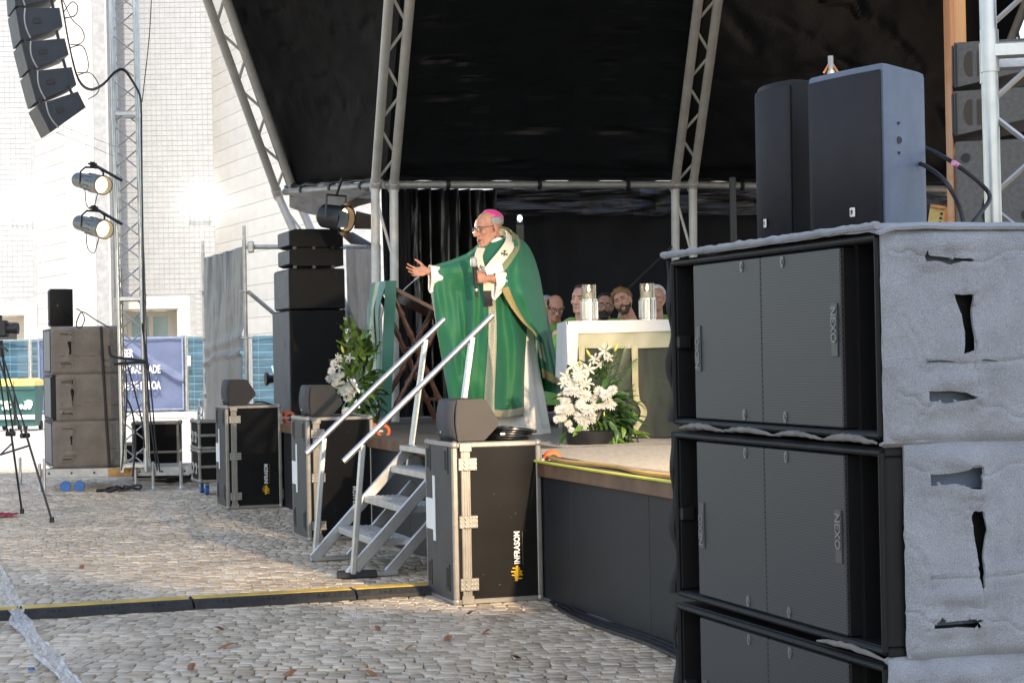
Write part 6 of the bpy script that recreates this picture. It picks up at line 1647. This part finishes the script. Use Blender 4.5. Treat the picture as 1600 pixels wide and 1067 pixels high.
# ---- the standing clergyman ------------------------------------------------------------
BY = 15.2
base = on(776, 684, DECK); base.y = BY; base.x = at(776, 684, BY).x; base.z = DECK + .028
bp = thing('person', 'clergyman in green vestments and magenta skullcap speaking with one hand held out', 'person', base)
def b(px, py, v=0.0): return at(px, py, BY + v) - base
sk = skin('skin of the speaker', (.47, .235, .165))
hd = MX.Translation(b(763, 357)) @ MX.Rotation(R(-56), 4, 'Z') @ MX.Rotation(R(9), 4, 'X') @ MX.Rotation(R(-4), 4, 'Y') @ MX.Scale(1.14, 4)
body = MB()
add_head(body, hd, mouth=.012)
body.cap(b(776, 395, .02), b(768, 372, .01), .075, .06); body.ell(b(778, 428, .03), (.19, .13, .20)); body.ell(b(778, 480, .03), (.175, .13, .22)); body.ell(b(778, 525, .03), (.18, .14, .16))
for px in (762, 795): body.cap(b(px, 530, .03), b(px, 605, .02), .085, .06); body.cap(b(px, 605, .02), b(px, 672, .03), .06, .045); body.cap(b(px, 678, .03), b(px - 12, 680, -.12), .04, .035)
Rs, Re, Rw = b(746, 404, 0), b(706, 432, -.06), b(672, 424, -.14)
Ls, Le, Lw = b(812, 403, .02), b(817, 450, -.02), b(772, 437, -.35)
for (p, q, r0, r1) in ((Rs, Re, .06, .046), (Re, Rw, .046, .029), (Ls, Le, .06, .048), (Le, Lw, .048, .031)): body.cap(p, q, r0, r1)
# right hand held out, thumb up, palm turned to the viewer
fx_ = V((-.92, -.16, -.02)).normalized(); pn = V((.08, -.88, .42)).normalized(); pn = (pn - fx_ * pn.dot(fx_)).normalized()
hz = -pn; hy = hz.cross(fx_)
hand(body, frame(Rw + fx_ * .02, fx_, hy, hz), (16, 16, 14), 9, (62, -12), s=1.10, side=1 if hy.z > 0 else -1)
# left hand closed round the microphone
mic_c = b(741, 433, -.42)
fx2 = V((-.80, -.45, .02)).normalized(); hz2 = V((.35, -.9, .1)).normalized(); hz2 = (hz2 - fx2 * hz2.dot(fx2)).normalized(); hy2 = hz2.cross(fx2)
hand(body, frame(b(764, 435, -.375), fx2, hy2, hz2), (62, 78, 45), 1, (30, 40), True, s=1.08, side=1 if hy2.z > 0 else -1)
bo = body.build('body', sk, bp, None, fix=True); mod_remesh(bo, .0052, 5)
face_parts(bp, hd, 'hairgrey', .012, 'hairdark', 'gold_rim')
hair_cap(bp, hd, 'hairgrey', lambda d: (.30 - abs(d.z - .02)) * 2.2 if (d.y > -.22 and d.z < .42) else -1, .006)
hair_cap(bp, hd @ MX.Rotation(R(-17), 4, 'X'), mat('magenta silk', (.72, .03, .24), .5, var=.08, sheen=.3), lambda d: d.z - .56 + .22 * d.y, .011, 'skullcap', rough=0)
# alb
M['alb'] = mat('white alb linen', (.80, .77, .72), .8, var=.04, bump=.1, bscale=120, sheen=.1)
def alb_f(u, v):
    a = 2 * math.pi * u; py = 470 + v * 214; c = b(786 + 8 * v, py, .11); rx = (.19 + .125 * v); ry = .12 + .07 * v
    k = 1 + .06 * v * math.sin(a * 9 + 1.0 + .8 * math.sin(v * 3)) + .03 * math.sin(a * 4 + v * 2)
    return V((c.x + rx * k * math.cos(a), c.y + ry * k * math.sin(a), c.z + .006 * math.sin(a * 9) * v))
mb = MB(); mb.grid(110, 40, alb_f, wrap=True); o = mb.build('alb', 'alb', bp, None); mod_solid(o, .004)
mb = MB()
for q in (.905, .925): mb.tube([alb_f(k / 60, q) + (alb_f(k / 60, q) - V((alb_f(0, q).x - .3, alb_f(0, q).y, alb_f(0, q).z))).normalized() * .002 for k in range(61)], .0022, 5)
mb.build('alb_stitching', mat('stitch shade', (.5, .47, .43), .8), bp)
def sleeve(p0, p1, r0, r1, drop, name='alb_sleeve'):
    p0, p1 = V(p0), V(p1)
    def f(u, v):
        a = 2 * math.pi * u; c = p0.lerp(p1, v); r = r0 + (r1 - r0) * v; d = (p1 - p0).normalized(); sx = d.cross(V((0, 0, 1))).normalized(); up = V((0, 0, 1))
        z = math.sin(a); return c + sx * math.cos(a) * r * .6 + up * (z * r if z > 0 else z * (r + drop * v)) + sx * .008 * math.sin(a * 5)
    mb = MB(); mb.grid(28, 12, f, wrap=True); o = mb.build(name, 'alb', bp, None); mod_solid(o, .005); return o
sleeve(b(788, 438, -.30), b(771, 436, -.355), .064, .064, .10); sleeve(b(702, 431, -.09), b(671, 426, -.16), .058, .058, .10)
# chasuble: silhouettes traced per height, with its own depth
M['silk'] = None
def silk_mat():
    m = bpy.data.materials.new('green shot silk'); m.use_nodes = True; n, l = m.node_tree.nodes, m.node_tree.links; p = n['Principled BSDF']
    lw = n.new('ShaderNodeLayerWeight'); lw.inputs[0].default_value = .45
    tc = n.new('ShaderNodeTexCoord'); nz = n.new('ShaderNodeTexNoise'); nz.inputs['Scale'].default_value = 3; nz.inputs['Detail'].default_value = 5; l.new(tc.outputs['Object'], nz.inputs['Vector'])
    mx = n.new('ShaderNodeMix'); mx.data_type = 'RGBA'; mx.inputs[6].default_value = (.016, .14, .05, 1); mx.inputs[7].default_value = (.016, .14, .064, 1)
    mr = n.new('ShaderNodeMapRange'); mr.inputs[1].default_value = .4; mr.inputs[2].default_value = .6; l.new(nz.outputs[0], mr.inputs[0]); l.new(mr.outputs[0], mx.inputs[0])
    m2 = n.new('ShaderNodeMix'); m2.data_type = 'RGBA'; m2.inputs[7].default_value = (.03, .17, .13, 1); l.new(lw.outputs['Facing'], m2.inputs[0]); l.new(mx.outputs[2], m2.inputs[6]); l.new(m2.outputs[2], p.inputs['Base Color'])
    p.inputs['Roughness'].default_value = .58; p.inputs['Sheen Weight'].default_value = .12; p.inputs['Sheen Roughness'].default_value = .35; p.inputs['Specular IOR Level'].default_value = .3
    bn = n.new('ShaderNodeTexNoise'); bn.inputs['Scale'].default_value = 9; bn.inputs['Detail'].default_value = 4; l.new(tc.outputs['Object'], bn.inputs['Vector']); bpn = n.new('ShaderNodeBump'); bpn.inputs['Strength'].default_value = .07; bpn.inputs['Distance'].default_value = .03; l.new(bn.outputs[0], bpn.inputs['Height']); l.new(bpn.outputs[0], p.inputs['Normal'])
    return m
M['silk'] = silk_mat()
M['gold_trim'] = mat('dull gold brocade', (.36, .27, .10), .45, var=.45, scale=160, bump=.5, bscale=240); M['orphrey'] = mat('sage beige brocade', (.40, .37, .26), .55, var=.35, scale=140, bump=.4, bscale=220)
SIL = [(372, 757, 800), (380, 750, 812), (390, 741, 821), (400, 728, 827), (410, 703, 829), (418, 676, 830), (428, 670, 831), (442, 671, 831), (460, 674, 829), (480, 677, 826), (520, 683, 823), (560, 690, 821), (600, 697, 820), (640, 704, 820), (652, 707, 819)]
def sil(py):
    for (a, b_) in zip(SIL[:-1], SIL[1:]):
        if py <= b_[0]: t_ = (py - a[0]) / (b_[0] - a[0]); return a[1] + (b_[1] - a[1]) * t_, a[2] + (b_[2] - a[2]) * t_
    return SIL[-1][1:]
def depth(px, py, front):
    l_, r_ = sil(py); s = (px - l_) / max(1, r_ - l_); s = max(0, min(1, s)); body_ = math.exp(-((px - 782) / 42.0) ** 2)
    grow = min(1, max(0, (py - 372) / 40)); edge = (max(0, 4 * s * (1 - s))) ** .5
    lo = min(1, max(0, (py - 450) / 190))
    d = edge * grow * (.10 + .13 * body_ + .05 * lo) + .055 * edge
    arm = -.125 * max(0, (745 - px) / 75)
    # folds falling from the arm and the shoulders
    k = 0
    if front:
        w = min(1, max(0, (py - 400) / 120)); fan = (px - 760 - (py - 440) * .02) / (1 + (py - 440) * .0012)
        k = w * (.085 * (.5 - abs(math.sin(fan * .085 + .6 * math.sin(py * .018)))) + .030 * math.sin(fan * .21 + .9 * math.sin(py * .021)) + .020 * math.sin(fan * .34 + 1.3 + py * .016) * (.5 + .5 * math.sin(px * .06 + py * .013))) + .020 * fbm((px * .035, py * .018, 3), 2)
        # big diagonal fold from the outstretched wrist to the hem
        q = px - (676 + (py - 440) * .28); k += .06 * math.exp(-(q / 9.0) ** 2) * min(1, max(0, (py - 430) / 40)); q2 = px - (712 + (py - 430) * .12); k -= .07 * math.exp(-(q2 / 11.0) ** 2) * min(1, max(0, (py - 425) / 30))
        q3 = px - (738 + (py - 440) * .03); k += .04 * math.exp(-(q3 / 10) ** 2) * min(1, max(0, (py - 410) / 40))
        k *= edge
        return arm - d - k + .02
    return arm + d * .9 + .03 + .015 * edge * math.sin(px * .2 + py * .01)
def chas_f(u, v):
    py = 372 + v * (650 - 372); l_, r_ = sil(py)
    if u < .5: s = .5 - .5 * math.cos(math.pi * u * 2); px = l_ + (r_ - l_) * s; return b(px, py + 5 * math.sin(px * .05) * max(0, v - .8), depth(px, py, True))
    s = .5 + .5 * math.cos(math.pi * (u - .5) * 2); px = l_ + (r_ - l_) * s; return b(px, py - 3, depth(px, py, False))
mb = MB(); mb.grid(240, 150, chas_f, wrap=True, keep=lambda i, j: not (j > 128 and i > 118)); o = mb.build('chasuble', 'silk', bp, None)
def on_front(px, py, off=.008): return b(px, py, depth(px, py, True) - off)
mb = MB(); mb.grid(8, 60, lambda u, v: on_front(768 - 1.5 * v + (u - .5) * (11 + 5 * v) + 2 * math.sin(v * 5), 462 + v * 182)); o = mb.build('orphrey', 'orphrey', bp, None); mod_solid(o, .004)
mb = MB(); mb.grid(60, 6, lambda u, v: on_front(742 + u * 76, 636 + v * 11 + 5 * math.sin((742 + u * 76) * .05) * .9, .009)); o = mb.build('hem_band', 'orphrey', bp, None); mod_solid(o, .004)
mb = MB(); mb.grid(8, 20, lambda u, v: on_front(672 + u * 7, 418 + v * 26, .010)); mb.build('cuff_band', 'gold_trim', bp, None)
# the near side of the chasuble carried over the left forearm and falling behind
FE = bez([(803, 382, -.10), (795, 404, -.20), (786, 428, -.31), (784, 452, -.34), (797, 478, -.31), (816, 503, -.25), (835, 522, -.16), (842, 548, -.03), (848, 590, .06)], 10)
BE = bez([(806, 370, .06), (822, 381, .11), (834, 402, .16), (843, 432, .20), (850, 470, .23), (858, 505, .25), (864, 535, .27), (871, 570, .28), (880, 607, .29)], 10)
def mant(u, v):
    q = v * (len(FE) - 1); i = min(int(q), len(FE) - 2); f_ = FE[i].lerp(FE[i + 1], q - i); e_ = BE[i].lerp(BE[i + 1], q - i); p = f_.lerp(e_, u)
    bulge = -.13 * math.sin(math.pi * u) * (1 - .25 * v) ; bulge += -.05 * math.exp(-((u - .55) / .28) ** 2 - ((v - .42) / .13) ** 2)
    fold = .026 * math.sin(u * 17 + v * 5 + 1.2 * math.sin(v * 4)) * (.35 + .65 * v) + .018 * math.sin(u * 6 - v * 22) * math.exp(-((v - .36) / .14) ** 2) + .010 * fbm((u * 3, v * 5, 7))
    rx = 4.0 * math.exp(-((v - .42) / .1) ** 2) * math.sin(math.pi * u)
    return b(p.x + rx, p.y, p.z + bulge + fold * min(1, 6 * u * (1 - u) + .2))
mb = MB(); mb.grid(70, 120, mant); o = mb.build('chasuble_side', 'silk', bp, None); mod_solid(o, .005)
mb = MB(); mb.grid(8, 60, lambda u, v: mant(.015 + u * .15, .37 + v * .40) + V((-.003, -.008, 0))); o = mb.build('edge_band', 'gold_trim', bp, None); mod_solid(o, .004)
mb = MB(); mb.grid(8, 24, lambda u, v: mant(.02 + u * .30, .80 + v * .11) + V((-.002, -.006, 0))); o = mb.build('edge_band', 'orphrey', bp, None); mod_solid(o, .004)
mb = MB(); mb.grid(40, 6, lambda u, v: mant(.02 + u * .96, .955 + v * .04) + V((0, -.006, 0))); o = mb.build('edge_band', 'gold_trim', bp, None); mod_solid(o, .004)
# back panel of the chasuble hanging behind
mb = MB(); mb.grid(30, 40, lambda u, v: b(834 + u * (10 + 34 * v), 480 + v * 136 - 8 * (1 - u) * v, .30 + .03 * math.sin(u * 11 + v * 3))); o = mb.build('chasuble_back', 'silk', bp, None); mod_solid(o, .004)
# collar, amice and pallium
mb = MB(); c0 = b(775, 387, .02)
mb.grid(36, 8, lambda u, v: V((c0.x + (.080 + .03 * v) * math.cos(6.283 * u) + .0 * (1 - v), c0.y + (.078 + .03 * v) * math.sin(6.283 * u), c0.z + .055 - .085 * v + .03 * math.cos(6.283 * u) + .012 * math.sin(6.283 * u * 3))), wrap=True); o = mb.build('amice', 'alb', bp, None); mod_solid(o, .008)
M['pallium'] = mat('cream wool band', (.72, .66, .52), .85, var=.05, bump=.2, bscale=160, sheen=.2)
def chest(px, py, off): return b(px, py, depth(px, py, True) - off)
cloth_strip('collar_band', [b(785, 358, .16), b(803, 364, .06), b(806, 382, -.14), b(797, 399, -.24), b(785, 416, -.295), b(776, 427, -.305)], .075, mat('olive brocade', (.20, .22, .12), .6, var=.3, scale=90), bp, [(.5, -.3, -.7), (.8, -.2, -.5), (.86, 0, -.5), (.86, 0, -.5)], t=.005)
cloth_strip('pallium', [b(778, 362, .16), b(796, 366, .04), b(797, 380, -.16), b(787, 396, -.27), b(773, 413, -.32), b(759, 430, -.335)], .086, 'pallium', bp, [(.5, -.3, -.7), (.8, -.2, -.5), (.86, 0, -.5), (.86, 0, -.5)], t=.008)
cloth_strip('pallium', [b(752, 388, -.10), b(748, 400, -.19), b(751, 414, -.27), b(758, 429, -.325)], .062, 'pallium', bp, [(1, 0, -.1), (1, 0, -.3)], t=.008)
cloth_strip('pallium_pendant', [b(759, 424, -.33), b(761, 437, -.335), b(762, 455, -.325)], .062, 'pallium', bp, [(1, 0, 0), (1, 0, 0)], t=.008)
cloth_strip('pallium_tip', [b(762, 454, -.325), b(763, 466, -.315), b(764, 478, -.30)], .058, mat('black silk', (.014, .013, .016), .4), bp, [(1, 0, 0), (1, 0, 0)], t=.010)
def cross(p, s, rot=0):
    mb = MB(); Rm = MX.Rotation(rot, 4, 'Y'); mb.M = MX.Translation(p) @ Rm
    mb.box((0, 0, 0), (.010 * s, .006, .055 * s), None, .001); mb.box((0, 0, 0), (.045 * s, .006, .010 * s), None, .001)
    for d in (-1, 1): mb.box((0, 0, d * .027 * s), (.024 * s, .006, .008 * s)); mb.box((d * .022 * s, 0, 0), (.008 * s, .006, .022 * s))
    mb.build('cross', 'black', bp)
cross(b(788, 397, -.285), .95, R(12)); cross(b(752, 418, -.30), .6, R(-20)); cross(b(766, 421, -.345), .6)
mb = MB(); mb.ell(b(686, 443, -.16), (.012, .008, .012)); mb.build('ring', mat('gold', (.6, .4, .12), .25, .9), bp)
# microphone and paper in the near hand: things of their own
axis = (b(739, 400, -.435) - b(745, 464, -.405)).normalized()
t = thing('microphone', 'black handheld microphone with grey mesh head held by the standing clergyman', 'microphone', mw=MX.Translation(base + b(742.5, 434, -.418)) @ axis.to_track_quat('Z', 'Y').to_matrix().to_4x4())
mb = MB(); mb.lathe([(.002, -.15), (.011, -.15), (.012, -.10), (.0165, .06), (.021, .085), (.002, .085)], 18); mb.build('handle', 'black', t)
mb = MB(); mb.lathe([(.0127, -.105), (.0135, -.10), (.0138, -.088), (.013, -.084)], 16, False); mb.build('ring_band', 'alu', t)
mb = MB(); mb.lathe([(.020, .085), (.026, .095), (.027, .125), (.022, .148), (.010, .158), (.001, .160)], 20); mb.build('mesh_head', mat('silver mesh', (.42, .42, .42), .5, .4, var=.4, scale=220, bump=.4, bscale=300), t)
mb = MB(); q = [b(757, 419, -.45), b(783, 409.5, -.40), b(787, 423, -.38), b(761, 430, -.43)]
mb.grid(10, 6, lambda u, v: base + q[0].lerp(q[1], u).lerp(q[3].lerp(q[2], u), v) + V((0, -.006 * math.sin(u * 3.14), 0))); o = mb.build('paper_sheet', 'paper', None, None); mod_solid(o, .0015); tag(o, 'small white paper held behind the microphone by the standing clergyman', 'paper')

# ---- seated clergy behind the altar --------------------------------------------------------
M['chas2'] = mat('leaf green vestment', (.12, .29, .045), .7, var=.18, scale=3, sheen=.3, stretch=(1.5, 1.5, .5))
def seated(label, px, py, y, yaw, tilt, nod, sk_c, hair, beard_m=None, glasses=None, bald=False, sc=1.0, shade='chas2', mouth=0.0, hstyle=0):
    hc = at(px, py, y); seat = DECK + .46; hh = hc.z - seat          # eye height above the seat
    base = V((hc.x, y + .06, DECK)); t = thing('person', label, 'person', base, 0, 'clergy seated behind the altar')
    c = hc - base; H = MX.Translation(c) @ MX.Rotation(R(yaw), 4, 'Z') @ MX.Rotation(R(tilt), 4, 'Y') @ MX.Rotation(R(nod), 4, 'X') @ MX.Scale(.94 * sc, 4)
    mb = MB(); add_head(mb, H, mouth, jaw=1.0); nb = V((c.x * .3, .09, c.z - .22))
    mb.cap(nb, (H @ V((0, .02, -.06))), .062, .055); sh_z = c.z - .30
    mb.ell((0, .08, sh_z - .06), (.19, .12, .16)); mb.ell((0, .09, .70), (.17, .13, .26))
    for s in (-1, 1):
        mb.cap((s * .20, .08, sh_z), (s * .25, .02, sh_z - .27), .055, .045); mb.cap((s * .25, .02, sh_z - .27), (s * .10, -.20, .66), .043, .03)
        mb.cap((s * .10, .06, .50), (s * .13, -.36, .50), .085, .062); mb.cap((s * .13, -.36, .50), (s * .13, -.34, .07), .055, .04); mb.cap((s * .13, -.33, .05), (s * .14, -.48, .045), .042, .035)
        hand(mb, frame((s * .09, -.21, .655), (-s * .5, -.8, -.1), (s * .8, -.5, 0), V((-s * .5, -.8, -.1)).cross(V((s * .8, -.5, 0)))), (30, 30, 20), 3, (30, 10), side=1)
    bo = mb.build('body', skin('skin tone', sk_c), t, None, fix=True); mod_remesh(bo, .008, 3)
    face_parts(t, H, beard_m or hair or 'hairdark', mouth, 'black', glasses)
    if bald: hair_cap(t, H, hair, lambda d: (.34 - abs(d.z + .02)) * 2 if d.y > -.30 else -1, .006, seed=px)
    elif hstyle == 1: hair_cap(t, H, hair, lambda d: (d.z * .9 + d.y * .9 + .10 + .15 * (d.x < -.1) * (d.z > .5)) if d.z > -.35 else (d.y - .55), .020, seed=px, rough=.012)
    else: hair_cap(t, H, hair, lambda d: (d.z * .8 + d.y * .95 - .12) if d.z > -.35 else (d.y - .6), .010, seed=px)
    if beard_m: beard(t, H, beard_m, .002 if hstyle else .006)
    # white collar and vestment
    mb = MB(); mb.grid(24, 5, lambda u, v: V((nb.x + (.072 + .03 * v) * math.cos(6.283 * u), nb.y - .01 + (.068 + .03 * v) * math.sin(6.283 * u), nb.z + .055 - .055 * v + .012 * math.sin(6.283 * u))), wrap=True); o = mb.build('collar', 'alb', t, None); mod_solid(o, .006)
    def vf(u, v):
        a = 6.283 * u; z = c.z - .215 - v * (c.z - .215 - .22); w = min(1, v * 4.2); rx = .085 + .235 * math.sin(w * 1.57) ** .8 + .06 * v; ry = .085 + .11 * w + .05 * v
        front_ = max(0, -math.sin(a)); kn = .26 * max(0, min(1, (v - .30) / .25)) * front_
        f_ = 1 + .05 * v * math.sin(a * 8 + px) + .025 * math.sin(a * 3 + v * 5 + px)
        return V((rx * f_ * math.cos(a), .08 + ry * f_ * math.sin(a) - kn + .02 * fbm((a, v * 3, px)), z - .05 * abs(math.cos(a)) * w * (1 - v)))
    mb = MB(); mb.grid(70, 40, vf, wrap=True); o = mb.build('vestment', shade, t, None); mod_solid(o, .005)
    mb = MB(); mb.grid(30, 6, lambda u, v: vf(u, .045 - .045 * v) + V((0, 0, .02 + .045 * v)) + V((.035 * math.cos(6.283 * u), .03 * math.sin(6.283 * u), 0)) * (1 - v * .6), wrap=True); o = mb.build('hood_collar', shade, t, None); mod_solid(o, .006)
    ch = thing('chair', 'plain chair under the ' + label, 'chair', base, 0, 'chairs of the seated clergy')
    mb = MB(); mb.box((0, .08, .40), (.44, .44, .035), None, .008); mb.build('seat', 'black', ch)
    mb = MB(); mb.box((0, .31, .68), (.42, .03, .36), None, .008); mb.build('backrest', 'black', ch)
    for x in (-.19, .19):
        for yy in (-.12, .28):
            mb = MB(); mb.cyl((x, yy, 0), (x, yy, .39 if yy < 0 else .68), .013, n=6); mb.build('leg', 'steel', ch)
    return t
seated('seated grey haired clergyman mostly hidden behind the standing clergyman', 855, 482, 18.4, 25, 0, 8, (.48, .25, .18), 'hairgrey')
seated('seated bald clergyman with dark spectacles looking down', 868, 481, 17.9, 12, 2, 22, (.50, .25, .17), 'hairdark', None, 'black', True)
seated('tall seated clergyman with short dark hair behind the left candle holder', 908, 468, 16.4, -28, 3, 0, (.58, .33, .26), 'hairbrown', sc=1.06)
seated('seated clergyman with a full black beard and spectacles', 945, 478, 17.9, -4, 4, 0, (.42, .22, .15), 'hairdark', 'hairdark', 'black')
seated('seated clergyman with tousled fair hair and short beard, head tilted', 973, 471, 17.2, -16, -22, -4, (.52, .27, .18), 'hairfair', 'hairbrown', hstyle=1)
seated('seated white haired clergyman half hidden behind the right candle holder', 1026, 466, 17.6, -10, 0, 0, (.5, .28, .2), 'hairwhite')
print('tris', sum(sum(len(p.vertices) - 2 for p in m.polygons) for m in bpy.data.meshes), 'objects', len(bpy.data.objects))
